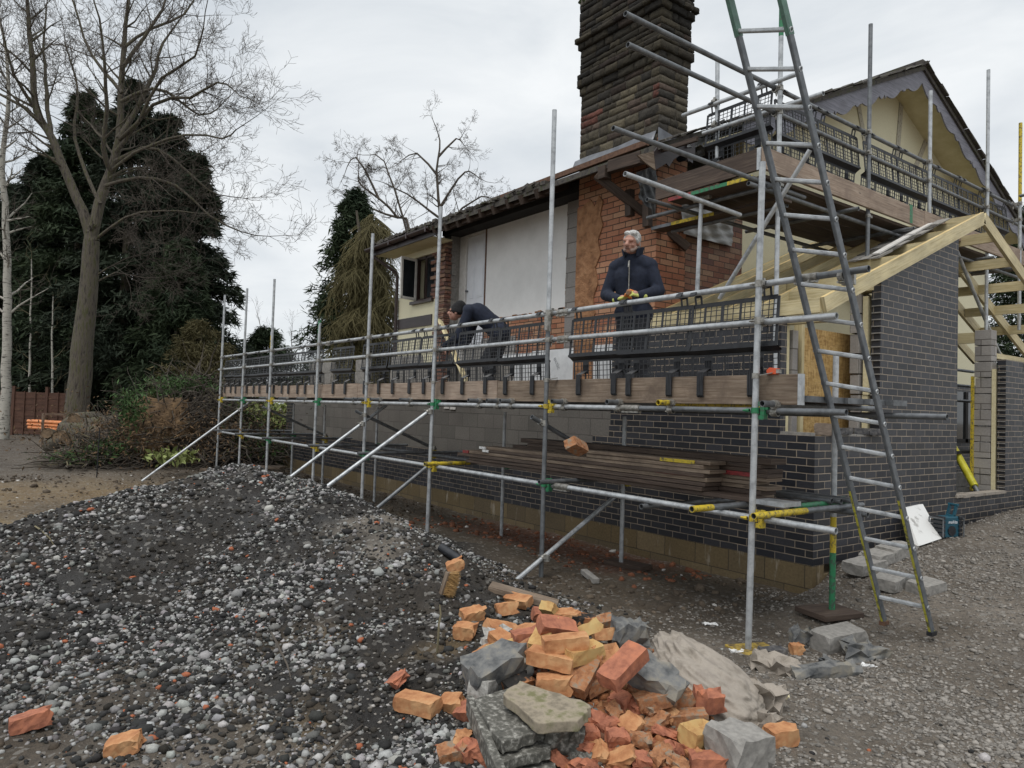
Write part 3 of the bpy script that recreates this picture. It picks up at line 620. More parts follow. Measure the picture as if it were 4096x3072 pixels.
# ------------------------------------------------------------------ brick guards (local frame: X along the rail, -Y outward, Z up from the rail)
def make_guard(w=.86):
    r = thing('brick_guard', 'x', 'brick guard', (0, 0, 0))
    m = MB(); y0, y1 = .045, .008; zt, zb = -.075, -.455
    def P(u, t_): return V3(u - w / 2, y0 + (y1 - y0) * t_, zt + (zb - zt) * t_)
    def rail(u0, t0, u1, t1, ww, th=.007): m.bar(P(u0, t0), P(u1, t1), th, ww, up=(0, 0, 1) if abs(t0 - t1) < .01 else (1, 0, 0))
    rail(.02, .045, w - .02, .045, .034, .010); rail(0, .965, w, .965, .026, .010); rail(.011, .03, .011, 1, .022, .010); rail(w - .011, .03, w - .011, 1, .022, .010)
    NR = 5; rib = [w * k / NR for k in range(1, NR)]
    for u in rib: rail(u, .07, u, .95, .026 if abs(u - w * .4) < .01 else .017, .010)
    for k in range(1, 17):
        if k % 3: rail(w * k / 15. * .94 + .015 if k < 16 else w - .05, .08, w * k / 15. * .94 + .015 if k < 16 else w - .05, .95, .0055, .005)
    for k in range(1, 8): rail(.01, .07 + .895 * k / 8., w - .01, .07 + .895 * k / 8., .0055, .005)
    a, b_ = P(0, 1), P(w, 1)                       # bottom lip folding back to the lower panel
    m.add([a + V3(0, -.012, .004), b_ + V3(0, -.012, .004), b_ + V3(0.012, .050, -.038), a + V3(-.012, .050, -.038)], [(0, 1, 2, 3)]); m.add([a + V3(0, -.012, -.004), b_ + V3(0, -.012, -.004), b_ + V3(0, .050, -.046), a + V3(0, .050, -.046)], [(3, 2, 1, 0)])
    m.bar(a + V3(0, -.010, 0), b_ + V3(0, -.010, 0), .008, .022); m.bar(a + V3(0, .05, -.043), b_ + V3(0, .05, -.043), .008, .014)
    m.build('upper_panel', 'plastic', r)
    m = MB(); y2, zt2, zb2 = .062, -.505, -.70
    def Q(u, z): return V3(u - w / 2, y2 + (z + .5) * -.05, z)
    m.bar(Q(.02, zt2), Q(w - .02, zt2), .009, .022); m.bar(Q(.02, zb2), Q(w - .02, zb2), .008, .008)
    for u in [.02] + [x + .01 for x in rib] + [w - .02]: m.bar(Q(u, zt2), Q(u, zb2), .014, .008, up=(0, 1, 0))
    for k in range(1, 16): m.bar(Q(.02 + (w - .04) * k / 16, zt2), Q(.02 + (w - .04) * k / 16, zb2), .0055, .005, up=(0, 1, 0))
    for k in (1, 2, 3): m.bar(Q(.02, zt2 + (zb2 - zt2) * k / 4), Q(w - .02, zt2 + (zb2 - zt2) * k / 4), .005, .0055)
    m.build('lower_panel', 'plastic', r)
    for u in (w * .22, w * .78):                   # the clips that drop over the toe board
        m = MB(); m.box(Q(u, -.565) + V3(0, -.003, 0), (.075, .008, .135))
        for d in (-.024, -.008, .008, .024):
            m.bar(Q(u + d, -.545) + V3(0, -.009, 0), Q(u + d, -.61) + V3(0, -.009, 0), .006, .008, up=(0, 1, 0))
            p0 = Q(u + d, -.605) + V3(0, -.004, 0); p1 = V3(u + d - w / 2 - .022, -.012, -.648); p2 = p1 + V3(0, 0, -.185); p3 = p2 + V3(.0, .012, -.012)
            m.bar(p0, p1, .0115, .009, up=(0, 1, 0.3)); m.bar(p1 + V3(0, 0, .004), p2, .0125, .012, up=(0, 1, 0)); m.bar(p2 + V3(0, 0, .002), p3, .0125, .010, up=(0, 1, 0))
        m.bar(V3(u - w / 2 - .022, -.007, -.652), V3(u - w / 2 - .022, -.007, -.825), .058, .004, up=(0, 1, 0))
        m.build('clip', 'plastic', r)
    for u in (w * .12, w * .88):
        m = MB(); n = 10; pts = [V3(0, math.cos(t_) * .029, math.sin(t_) * .029) for t_ in [R_(-60 + 250 * k / n) for k in range(n + 1)]]
        for a_, b2 in zip(pts[:-1], pts[1:]): m.bar(a_ + V3(u - w / 2, 0, 0), b2 + V3(u - w / 2, 0, 0), .055, .004, up=a_)
        m.bar(V3(u - w / 2 - .03, .03, -.01), P(u - .03, .05), .016, .008, up=(0, 1, 0)); m.bar(V3(u - w / 2 + .03, .03, -.01), P(u + .03, .05), .016, .008, up=(0, 1, 0))
        m.bar(V3(u - w / 2, -.03, .016), V3(u - w / 2, -.048, -.012), .06, .005, up=(0, 1, .5)); m.build('hook', 'plastic', r, smooth=30)
    return r
G0 = make_guard(); used = False
def place_guard(loc, rz, label, group, tl=0):
    global used
    if not used:
        used = True; G0.location = loc; G0.rotation_euler = (0, tl, rz); G0['label'] = label; G0['group'] = group; return G0
    return dup(G0, loc, (0, tl, rz), label, group)
gxs = [-3.60, -4.40, -5.08, -6.30, -7.18, -8.12, -9.0, -9.92, -11.1, -12.35, -13.2, -14.02, -14.9, -15.75, -16.6, -17.45]
where = {0: ', beside the corner standard', 1: ', behind the front corner bay', 2: ', below the white-haired man', 3: ', just left of the seventh standard', 4: ', under the bending man'}
for i, x in enumerate(gxs):
    lab = f'{ORD[i + 1]} black mesh brick guard from the right end of the lower scaffold rail'
    place_guard(V3(x, YR, 2.745 + random.uniform(-.008, .004)), random.uniform(-.012, .012), lab, 'brick guards along the lower scaffold', random.uniform(-.012, .012))
# ------------------------------------------------------------------ upper scaffold round the gable
XO = -4.40
us = thing('gable_scaffold', 'upper tube scaffold with a boarded platform round the cream gable', 'scaffold', (XO, 6.63, 2.0))
UY = [6.63, 8.45, 10.02, 11.86, 12.95]; UT = [6.30, 6.476, 6.119, 6.965, 6.436]; UB = [2.1, 2.6, 2.6, .8, 3.2]
for i, y in enumerate(UY):
    x = XO + (0, 0, 0, 0, .05)[i]
    st = tubeobj('standard', V3(x, y, UB[i]), V3(x, y, UT[i]), 'galv_dark' if i in (1,) else 'galv', us)
    if i == 0: MB().tube(V3(x, y, 5.72), V3(x, y, 6.303), .0251, 14).build('green_end', 'green', st, smooth=40)
    if i == 4: MB().tube(V3(x, y, 5.2), V3(x, y, 6.44), .0251, 14).build('yellow_end', 'yellow', st, smooth=40)
    for z in (5.17, 4.92): coupler(st, (x, y, z), (XO - .055, y, z), 'zinc', (0, 0, 1), (0, 1, 0))
    for z in (4.16, 4.46): MB().tube(V3(x, y, z - .02), V3(x, y, z + .02), .031, 10, .006).box((x, y + .05, z), (.03, .06, .03)).build('coupler', 'zinc', st, smooth=40)
xr = XO - .055
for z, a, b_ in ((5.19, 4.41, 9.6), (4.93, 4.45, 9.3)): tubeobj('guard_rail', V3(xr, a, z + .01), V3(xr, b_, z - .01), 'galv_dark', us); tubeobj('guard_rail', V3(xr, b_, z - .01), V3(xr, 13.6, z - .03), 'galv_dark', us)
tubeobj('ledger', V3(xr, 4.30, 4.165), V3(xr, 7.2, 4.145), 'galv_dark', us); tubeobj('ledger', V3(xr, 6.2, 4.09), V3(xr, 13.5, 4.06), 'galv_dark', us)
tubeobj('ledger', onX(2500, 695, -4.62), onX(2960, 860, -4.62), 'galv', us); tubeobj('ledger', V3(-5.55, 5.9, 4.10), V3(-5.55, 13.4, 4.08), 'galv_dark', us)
ys = 6.60
tubeobj('guard_rail', onY(2731, 462, ys), onY(3185, 297, ys), 'galv', us); tubeobj('guard_rail', onY(2812, 534, ys), onY(3293, 373, ys), 'galv', us)
st = tubeobj('standard', onY(2868, 700, 6.655), onY(2870, 237, 6.655), 'galv', us)
for y_ in (412, 505, 665): p = onY(2869, y_, 6.655); coupler(st, p, p + V3(0, -.05, 0), 'zinc')
st = tubeobj('standard', onY(2788, 1180, 6.4), onY(2806, 790, 6.4), 'galv', us); p = onY(2806, 795, 6.4); MB().box(p, (.12, .09, .07)).cyl(p + V3(-.1, 0, 0), p + V3(.12, 0, .01), .03).build('coupler', 'zinc', st, smooth=40)
tubeobj('transom', V3(-6.1, 6.5, 4.11), V3(-4.3, 6.5, 4.11), 'galv_dark', us); tubeobj('transom', V3(-6.1, 6.95, 4.02), V3(-4.5, 6.95, 4.02), 'galv_dark', us)
for y in (7.9, 9.2, 10.4, 11.6, 12.6): tubeobj('transom', V3(-5.7, y, 4.11), V3(-4.22, y, 4.11), 'galv_dark', us)
o = tubeobj('brace', onY(3240, 600, 6.55), onY(2878, 1195, 6.55), 'galv', us)
tubeobj('brace', V3(-4.46, 11.0, 4.15), V3(-4.46, 13.2, 2.2), 'galv', us); tubeobj('standard', V3(-5.5, 11.9, .8), V3(-5.5, 11.9, 4.2), 'galv', us); tubeobj('standard', V3(-5.5, 13.1, .8), V3(-5.5, 13.1, 4.2), 'galv', us)
for z in (2.35, 2.6, 2.1): tubeobj('ledger', V3(-5.2, 9.5, z), V3(-5.2, 13.5, z), 'galv_dark', us)
tubeobj('guard_rail', V3(-4.3, 12.8, 5.25), V3(-1.5, 12.8, 5.25), 'galv_dark', us); tubeobj('guard_rail', V3(-4.3, 12.95, 5.08), V3(-1.8, 12.95, 5.08), 'galv_dark', us)
for j in range(5):
    x = -4.53 - j * .235
    for i, (a, b_) in enumerate(((6.42, 9.9), (9.91, 13.3))):
        o = MB().bar(V3(x, a, 4.205), V3(x, b_, 4.205), .222, .036).build('deck_board', 'dark_board', None, bevel=.003)
        tag(o, f'{BN[j]} dark board of the {("near", "far")[i]} length of the upper gable platform', 'scaffold board', 'boards of the upper platform')
for j, (y, x0, zz, mm) in enumerate(((6.36, -5.55, 4.165, 'green'), (6.85, -6.25, 4.05, 'yellow'))):
    o = MB().bar(V3(x0, y, zz), V3(-4.45, y, zz), .222, .036).build('deck_board', 'dark_board', None, bevel=.003)
    tag(o, ('dark cross board with a green band at the open end of the upper platform', 'dark cross board with a yellow band beside the black membrane')[j], 'scaffold board', 'boards of the upper platform')
    MB().bb((x0 + .32, y - .1145, zz - .0195), (x0 + .95, y - .106, zz + .0195)).build('painted_band', mm, o); MB().bb((x0 - .003, y - .1145, zz - .0195), (x0 + .315, y - .106, zz + .0195)).build('worn_band', 'red_paint' if j == 0 else 'galv_dark', o)
    if j == 0: MB().bb((-4.75, y - .1147, zz - .0197), (-4.447, y - .106, zz + .0197)).build('yellow_band', 'yellow', o)
for i, (a, b_, lab) in enumerate(((6.29, 9.75, 'pale weathered toe board on the near half of the gable scaffold'), (9.76, 13.3, 'pale weathered toe board on the far half of the gable scaffold'))):
    o = MB().bar(V3(-4.355, a, 4.345), V3(-4.355, b_, 4.335), .038, .225).build('toe_board', 'pink_board', None, bevel=.003); tag(o, lab, 'toe board', 'toe boards of the gable scaffold')
    if i == 0: MB().bb((-4.376, 9.35, 4.23), (-4.334, 9.42, 4.46)).build('green_band', 'green', o)
o = MB().bar(V3(-5.78, 6.30, 4.325), V3(-4.38, 6.30, 4.345), .036, .222).build('toe_board', 'dark_board', None, bevel=.003); tag(o, 'dark end toe board closing the open end of the upper platform', 'toe board')
MB().bb((-4.42, 6.28, 4.234), (-4.377, 6.322, 4.46)).build('end_band', 'galv', o)
for i, y in enumerate((7.10, 7.93, 8.92, 9.75, 10.68, 11.5, 12.4)):
    place_guard(V3(xr, y, 5.18), R_(90) + random.uniform(-.012, .012), f'{ORD[i + 1]} black brick guard from the near corner of the gable scaffold', 'brick guards along the gable scaffold')
place_guard(V3(-4.92, ys, 5.262), random.uniform(-.01, .01), 'black brick guard hung across the end of the upper platform next to the chimney', 'brick guards along the gable scaffold')
# ------------------------------------------------------------------ the new side extension
XG, YW = -3.97, 6.67
ext = thing('brick_extension', 'unfinished side extension of dark blue brick with an open pine roof frame', 'extension', (XG, YW, 0))
def part(m, name, mat, parent=ext, **k): return m.build(name, mat, parent, **k)
XL, XT = -18.85, -6.82
part(MB().bb((XL, YW, -.6), (XG, YW + .2, .30)).bb((XG - .2, YW + .2, -.6), (XG, 12.0, .20)), 'foundation_wall', 'found_block')
m = MB().bb((XL, YW + .002, .30), (XT, YW + .1, .975)).bb((XT, YW + .002, .30), (XG - .10, YW + .1, 1.57)).bb((XL, YW + .002, .975), (XL + .5, YW + .1, 1.95))
for k in range(8):
    z = .975 + k * .075; m.bb((XT - (.33 if (k // 3) % 2 else .02), YW + .002, z), (XT, YW + .1, z + .075))
part(m, 'front_brickwork', 'blue_brick')
part(MB().bb((XL + .5, YW + .006, .975), (XT, YW + .104, 2.12)), 'front_blockwork', 'block')
# corner pier to the left of the corner window
part(MB().bb((XT, YW + .0025, 1.57), (-4.36, YW + .103, 2.79)), 'corner_pier', 'blue_brick')
part(MB().bb((XT, YW + .13, 1.4), (-4.385, YW + .19, 2.70)), 'cavity_insulation', 'insul'); part(MB().bb((XT, YW + .21, .3), (-4.36, YW + .31, 2.66)), 'inner_blockwork', 'inner_block')
# gable brickwork
m = MB().bb((XG - .10, YW + .002, .30), (XG, 7.93, 1.57))
def barge_z(y): return 2.79 + .4137 * (y - 6.77)
y0, y1 = 7.93, 9.85; t0, t1 = barge_z(y0) + .06, barge_z(y1) + .06
m.poly([(XG - .103, y0, .3), (XG - .103, y1, .3), (XG - .103, y1, t1), (XG - .103, y0, t0)], (.103, 0, 0))
m.bb((XG - .10, 9.85, .2), (XG, 11.37, .80)); m.bb((XG - .103, 11.37, .2), (XG, 12.0, 2.63)); part(m, 'gable_brickwork', 'blue_brick')
m = MB()
for k in range(21): # snots of mortar left proud in the open reveal
    z = 1.57 + .075 * k
    if z < t0 - .2: m.box((XG - .05, 7.925, z), (.095, .022, .012))
part(m, 'reveal_mortar', 'conc')
m = MB()
for k in range(24): m.box((XG - .05, 11.366, .80 + .075 * k), (.095, .02, .010))
part(m, 'reveal_mortar', 'conc')
m = MB(); zz = [1.62, 2.02, 2.55, 3.12]
for a, b_, d in zip(zz[:-1], zz[1:], (.012, .0, .022)): m.bb((XG - .175 - d, 7.90 + d, a), (XG - .118 - d, 9.8, b_ - .006))
part(m, 'cavity_insulation', 'insul')
m = MB()
for k in range(8): m.box((XG - .26 + random.uniform(-.006, .006), 8.8, 1.46 + .225 * k), (.10, 1.86 + random.uniform(-.03, .03), .213))
m.bb((XG - .31, 7.9, .3), (XG - .215, 9.85, 1.35)); part(m, 'inner_blockwork', 'inner_block', bevel=.004)
m = MB()
for k in range(10): m.box((XG - .28 + random.uniform(-.008, .008), 11.46 + random.uniform(-.012, .012), .92 + .225 * k), (.21, .19, .213))
part(m, 'block_column', 'inner_block', bevel=.004); part(MB().bb((XG - .17, 11.36, .8), (XG - .12, 11.95, 2.5)), 'cavity_insulation', 'insul'); part(MB().bb((XG - .41, 11.30, .8), (XG - .385, 11.36, 2.4)), 'yellow_profile', 'yellow')
m = MB()
for k in range(9): m.box((XG - .05 + random.uniform(-.01, .01), 9.92 + .17 * k, .815 + random.uniform(0, .014)), (.15, .18, .035))
part(m, 'rough_coping', 'mortar')
part(MB().bb((-4.62, 12.5, .4), (-4.5, 17, 2.6)), 'far_wall', 'blue_brick')
m = MB()
for k in range(9): m.box((-4.02 - random.uniform(0, .03), 7.02 + k * .10, 1.578), (.12, .10, .014 + random.uniform(0, .012)))
m.bb((-4.36, YW + .01, 1.565), (-4.02, YW + .09, 1.60)); part(m, 'sill_mortar', 'conc')
part(MB().bb((-4.44, onX(3216, 1500, -4.42).y, 1.2), (-4.42, onX(3450, 1500, -4.42).y, 2.72)), 'board_panel', 'osb')
part(MB().bar((-4.40, onX(3195, 1500, -4.40).y, 1.3), (-4.40, onX(3195, 1500, -4.40).y, 2.76), .09, .05, up=(0, 1, 0)), 'timber_post', 'pine')
part(MB().bb((-6.3, YW + .35, 1.30), (-4.5, 12.2, 1.34)), 'floor', 'void')  # near-black slab, its colour keeps the view through the openings dark
# roof frame
def rbar(x, ya, yb, w=.045, h=.145, dz=0.0, mat='pine', nm='rafter'):
    def z(y): return 2.862 + .4137 * (y - 6.70) + dz if y <= 10.43 else 2.862 + .4137 * (10.43 - 6.70) - .4137 * (y - 10.43) + dz
    o = MB().bar((x, ya, z(ya)), (x, yb, z(yb)), w, h, up=(0, 0, 1)); r = part(o, nm, mat, bevel=.002)
    hh = h / 2 + .0015; c = math.cos(math.atan(.4137)); s_ = math.sin(math.atan(.4137)) * (1 if yb <= 10.44 else -1)
    e = MB().bar((x, ya - s_ * hh, z(ya) + c * hh), (x, yb - s_ * hh, z(yb) + c * hh), w - .001, .002); e.build('top_edge', 'pine_edge', r)
    return r
rbar(-3.92, 6.70, 10.44, .045, .155, 0, nm='barge_rafter'); rbar(-3.92, 10.44, 14.2, .045, .155, 0, nm='barge_rafter')
for x in (-4.60, -5.02, -5.44, -5.86, -6.25): rbar(x, 6.74, 10.41); rbar(x, 10.45, 14.2)
for k, y in enumerate((7.15, 7.75, 8.35, 8.95, 9.5, 10.02, 10.36, 10.85, 11.45, 12.05, 12.65, 13.25)):
    zz = 2.862 + .4137 * ((y if y < 10.43 else 20.86 - y) - 6.70); r = part(MB().bar((-3.945, y, zz), (-4.58, y, zz), .04, .135), 'noggin', 'pine', bevel=.002)
    MB().bar((-3.945, y, zz + .069), (-4.58, y, zz + .069), .039, .003).build('top_edge', 'pine_edge', r)
    if y > 10.5 or k % 2: part(MB().bar((-4.63, y, zz), (-4.99, y, zz), .04, .135), 'noggin', 'pine')
part(MB().bar((-6.3, 10.43, 4.37), (-3.945, 10.43, 4.37), .03, .19), 'ridge_board', 'pine'); part(MB().bar((-6.20, 6.695, 2.866), (-3.945, 6.695, 2.862), .045, .148), 'wall_beam', 'pine', bevel=.003)
part(MB().bar((-6.2, 6.86, 2.74), (-4.0, 6.86, 2.74), .1, .05), 'wall_plate', 'pine'); part(MB().bar((-4.25, 7.95, 3.14), (-4.25, 9.8, 3.14), .1, .05), 'wall_plate', 'pine')
part(MB().bar((-4.3, 11.6, 2.72), (-4.3, 14, 2.72), .1, .075).bar((-5.4, 11.4, 2.95), (-4.2, 11.4, 2.95), .05, .15), 'wall_plate', 'pine')
# bits lying on the roof frame
for k in range(7):
    y = 8.42 + k * .255; z = 2.862 + .4137 * (y - 6.70) + .095 + .004 * k; m = MB()
    for j in range(3): m.bar((-4.50 + j * .135, y - .16, z - .066), (-4.50 + j * .135, y + .16, z + .066), .125, .016, jit=.006)
    o = m.build('roof_tile', 'tile' if k % 2 else 'conc', None); tag(o, f'{ORD[k + 1]} flat tile from the bottom of the row lying on the pine roof frame', 'roof tile', 'tiles lying on the roof frame')
def rz_(y): return 2.862 + .4137 * (y - 6.70)
o = MB().bar((-4.25, 8.35, rz_(8.35) + .125), (-4.33, 9.85, rz_(9.85) + .135), .09, .018).build('batten', 'white_frame', None); tag(o, 'white painted batten lying along the loose tiles on the roof frame', 'batten')
o = MB().bb((-4.27, 7.90, 3.17), (-4.05, 8.12, 3.25)).build('block_offcut', 'insul', None, bevel=.004); tag(o, 'pale foam offcut on top of the block column under the pine rafters', 'insulation offcut')
# loose bricks on the window sill
def brick(loc, rot, mat, label, dims=(.215, .103, .065), chip=.004, group=None, name='brick', cat='brick', frog=False, ends=0):
    bm_ = MB(); L, Wd, Hh = dims; nx_, ny_, nz_ = 6, 4, 3; idn = {}; vs = []; fs = []
    rr = random.Random(label)
    def gid(i, j, k):
        if (i, j, k) not in idn:
            p = V3((i / nx_ - .5) * L, (j / ny_ - .5) * Wd, (k / nz_ - .5) * Hh); e = (i in (0, nx_)) + (j in (0, ny_)) + (k in (0, nz_))
            p += V3(rr.uniform(-1, 1), rr.uniform(-1, 1), rr.uniform(-1, 1)) * chip * (.5 if e < 2 else .9)
            if ends and i == nx_: p.x += rr.uniform(-1, .35) * ends; p.z += rr.uniform(-.3, .3) * ends * (k == nz_)
            if e == 3: p *= 1 - rr.uniform(0, 2.4) * chip / .1
            if frog and k == nz_ and 0 < i < nx_ and 0 < j < ny_: p.z -= Hh * .24
            idn[(i, j, k)] = len(vs); vs.append(p)
        return idn[(i, j, k)]
    for i in range(nx_):
        for j in range(ny_): fs += [(gid(i, j, 0), gid(i, j + 1, 0), gid(i + 1, j + 1, 0), gid(i + 1, j, 0)), (gid(i, j, nz_), gid(i + 1, j, nz_), gid(i + 1, j + 1, nz_), gid(i, j + 1, nz_))]
    for i in range(nx_):
        for k in range(nz_): fs += [(gid(i, 0, k), gid(i + 1, 0, k), gid(i + 1, 0, k + 1), gid(i, 0, k + 1)), (gid(i, ny_, k), gid(i, ny_, k + 1), gid(i + 1, ny_, k + 1), gid(i + 1, ny_, k))]
    for j in range(ny_):
        for k in range(nz_): fs += [(gid(0, j, k), gid(0, j, k + 1), gid(0, j + 1, k + 1), gid(0, j + 1, k)), (gid(nx_, j, k), gid(nx_, j + 1, k), gid(nx_, j + 1, k + 1), gid(nx_, j, k + 1))]
    o = bm_.add(vs, fs).build(name, mat, None, bevel=0); o.location = loc; o.rotation_euler = rot
    return tag(o, label, cat, group)
MAT['brick_dark'] = simple('dark_blue_loose_brick', (.035, .035, .04), (.08, .078, .08), 20, .7, 0, .4, .004, c3=(.14, .13, .12))
MAT['brick_buff'] = simple('buff_ribbed_brick', (.17, .13, .10), (.30, .24, .19), 16, .85, 0, .9, .008, (1, 1, 12))
brick(V3(-4.02, 6.96, 1.635), (0, 0, R_(14)), 'brick_buff', 'ribbed pinkish brick stack on the window sill near the pine post', (.20, .12, .12))
brick(V3(-4.00, 7.22, 1.62), (0, 0, R_(80)), 'brick_dark', 'dark brick lying on the sill in the middle of the corner window')
brick(V3(-4.03, 7.66, 1.62), (0, 0, R_(60)), 'brick_dark', 'dark brick half hidden at the right end of the window sill')
brick(V3(-3.95, 7.80, 1.615), (0, 0, R_(68)), 'brick_dark', 'dark brick overhanging the sill beside the tall blue brick pier')
# ------------------------------------------------------------------ the old house
house = thing('house', 'old cream rendered house, its front half stripped back to red brick and plaster', 'house', (-6.3, 6.85, 0))
def hp(m, name, mat, parent=house, **k): return m.build(name, mat, parent, **k)
YB, XC, XC0, XH = 6.85, -6.27, -7.76, -6.36
hp(MB().bb((XC0, YB, 1.3), (XC, 7.41, 5.24)), 'chimney_breast', 'red_brick')
MAT['clay'] = simple('smeared_clay_render', (.20, .095, .045), (.33, .165, .08), 7.5, .95, 0, 1.0, .06, c3=(.40, .215, .11), detail=10)
pts = []
for (x, z) in [(0, 1.3), (0, 4.63), (.06, 4.60), (.16, 4.66), (.27, 4.70), (.36, 4.58), (.44, 4.72), (.52, 4.62), (.47, 4.45), (.53, 4.3), (.44, 4.1), (.50, 3.9), (.40, 3.72), (.46, 3.5), (.37, 3.3), (.42, 3.1), (.33, 2.9), (.40, 2.7), (.42, 1.3)]: pts.append((XC0 - .004 + x, YB - .018, z))
hp(MB().poly(pts, (0, .02, 0)), 'clay_patch', 'clay')
# gable wall
yb1 = onX(2968, 1000, XH).y
hp(MB().bb((XH - .2, 7.41, .4), (XH, yb1, 4.95)), 'side_brickwork', 'old_brick')
def ridge(x): return 0
YRG, ZRG, ZEV, YEV, YEV2 = 12.895, 7.85, 4.90, 6.33, 17.6
SLP = (ZRG - ZEV) / (YRG - YEV); ZE2 = ZRG - SLP * (YEV2 - YRG)
def roofz(y): return ZRG - SLP * abs(y - YRG)
hp(MB().poly([(XH - .2, yb1, .4), (XH - .2, 17.2, .4), (XH - .2, 17.2, roofz(17.2) - .12), (XH - .2, YRG, ZRG - .14), (XH - .2, yb1, roofz(yb1) - .12)], (.197, 0, 0)), 'gable_wall', 'render_cream')
MAT['trim'] = simple('worn_mottled_trim', (.03, .028, .025), (.33, .30, .24), 20, .9, lo=.32, hi=.47, c3=(.42, .39, .31))
for (a, b_) in (((3612, 330), (3588, 640)), ((3430, 400), (3470, 620)), ((3712, 545), (3650, 700)), ((3300, 560), (3360, 700))):
    hp(MB().bar(onX(*a, XH + .006), onX(*b_, XH + .006), .012, .135, up=(0, 1, 0)) if abs(a[0] - b_[0]) < 35 else MB().bar(onX(*a, XH + .006), onX(*b_, XH + .006), .012, .12, up=(0, 1, 0)), 'trim_board', 'trim')
# roof
XB = -5.80
def slab(x0, x1, ya, yb, dz, th, name, mat):
    return hp(MB().poly([(x0, ya, roofz(ya) + dz), (x0, yb, roofz(yb) + dz), (x0, yb, roofz(yb) + dz - th), (x0, ya, roofz(ya) + dz - th)], (x1 - x0, 0, 0)), name, mat)
roof = slab(-13.45, XB + .04, YEV, YRG, 0, .075, 'roof_slope', 'tile'); slab(-13.45, XB + .04, YRG, YEV2, 0, .075, 'roof_slope', 'tile')
m = MB()
for k in range(24):       # stepped verge tiles and moss on the front slope
    for y in (YRG - .1 - k * .275, YRG + .1 + k * .275):
        if YEV < y < YEV2: zz = roofz(y); s_ = 1 if y < YRG else -1; m.bar((XB + .02, y - .14, zz + .022 - .14 * SLP * s_), (XB + .02, y + .14, zz + .035 + .14 * SLP * s_), .16, .022, jit=.012)
m.bar((-13.4, YRG, ZRG + .03), (XB + .05, YRG, ZRG + .03), .2, .09); hp(m, 'verge_tiles', 'tile')
m = MB(); rr = random.Random(3)
for k in range(190):
    x = -13.4 + rr.random() * 5.6; m.box((x, YEV + .02 + rr.random() * .1, ZEV + .02 + rr.random() * .035), (rr.uniform(.05, .16), .12, rr.uniform(.02, .07)), Euler((rr.uniform(-.3, .3), rr.uniform(-.3, .3), 0)).to_matrix())
hp(m, 'eaves_tiles', 'tile')
slab(XH - .05, XB - .03, YEV + .9, YRG, -.16, .02, 'soffit', 'soffit'); slab(XH - .05, XB - .03, YRG, YEV2, -.16, .02, 'soffit', 'soffit')
def bargeboard(ya, yb, x=XB - .02, sc=.74):
    n = 150; top = []; bot = []; s_ = 1 if yb > ya else -1; L = abs(yb - ya)
    for k in range(n + 1):
        q = k / n * L; y = ya + s_ * q; zt = roofz(y) - .06; u = (q % sc) / sc
        d = .23 + .10 * math.sin(math.pi * min(u / .70, 1)) if u < .70 else .23 - .05 + .10 * math.sin(math.pi * (u - .70) / .30) - (.0 if u < .97 else -.05)
        if .69 < u < .73: d += .06
        top.append((x, y, zt)); bot.append((x, y, zt - d))
    m = MB()
    for k in range(n):
        q_ = [top[k], top[k + 1], bot[k + 1], bot[k]]
        m.poly(q_, (.022, 0, 0))
    return hp(m, 'bargeboard', 'barge')
bargeboard(YRG, 7.95); bargeboard(YRG, 17.5)
# broken end of the bargeboard by the chimney, eaves timbers, flashing
m = MB(); A = [(2610, 610), (2625, 590), (2690, 570), (2775, 545), (2775, 640), (2748, 648), (2742, 630), (2715, 622), (2690, 640), (2672, 668), (2660, 655), (2640, 668), (2618, 680)]
hp(m.poly([onX(*p, XB - .02) for p in A], (.022, 0, 0)), 'bargeboard', 'fascia')
hp(MB().poly([onX(*p, XB - .021) for p in [(2545, 622), (2612, 606), (2618, 682), (2580, 655)]], (.02, 0, 0)), 'split_board_end', 'old_board')
hp(MB().bar((-9.3, 6.42, 4.985), (-6.05, 6.42, 5.005), .05, .07), 'wall_plate', 'rust')
hp(MB().bar(onY(2300, 712, 6.40), onY(2790, 555, 6.40), .035, .05), 'wall_plate', 'dark_timber')
hp(MB().bar(onY(2440, 668, 6.36), onY(2570, 630, 6.36), .09, .15), 'rafter_foot', 'dark_timber', bevel=.004)
p0, p1 = onY(2385, 700, 6.34), onX(2752, 992, -6.16)
hp(MB().bar(p0, p1, .10, .15, up=(0.3, -1, .3)), 'diagonal_brace', 'dark_timber', bevel=.006)
hp(MB().box(onY(2418, 692, 6.36) , (.13, .12, .16)), 'rafter_foot', 'dark_timber', bevel=.004)
for (x0, y0_, x1, y1_) in ((2508, 760, 2530, 866), (2578, 790, 2602, 908)):
    a, b_ = onY((x0 + x1) / 2, y0_, 6.72), onY((x0 + x1) / 2, y1_, 6.72); hp(MB().bar(a, b_, .10, .085, up=(0, 1, 0)), 'hanging_post', 'dark_timber', bevel=.004)
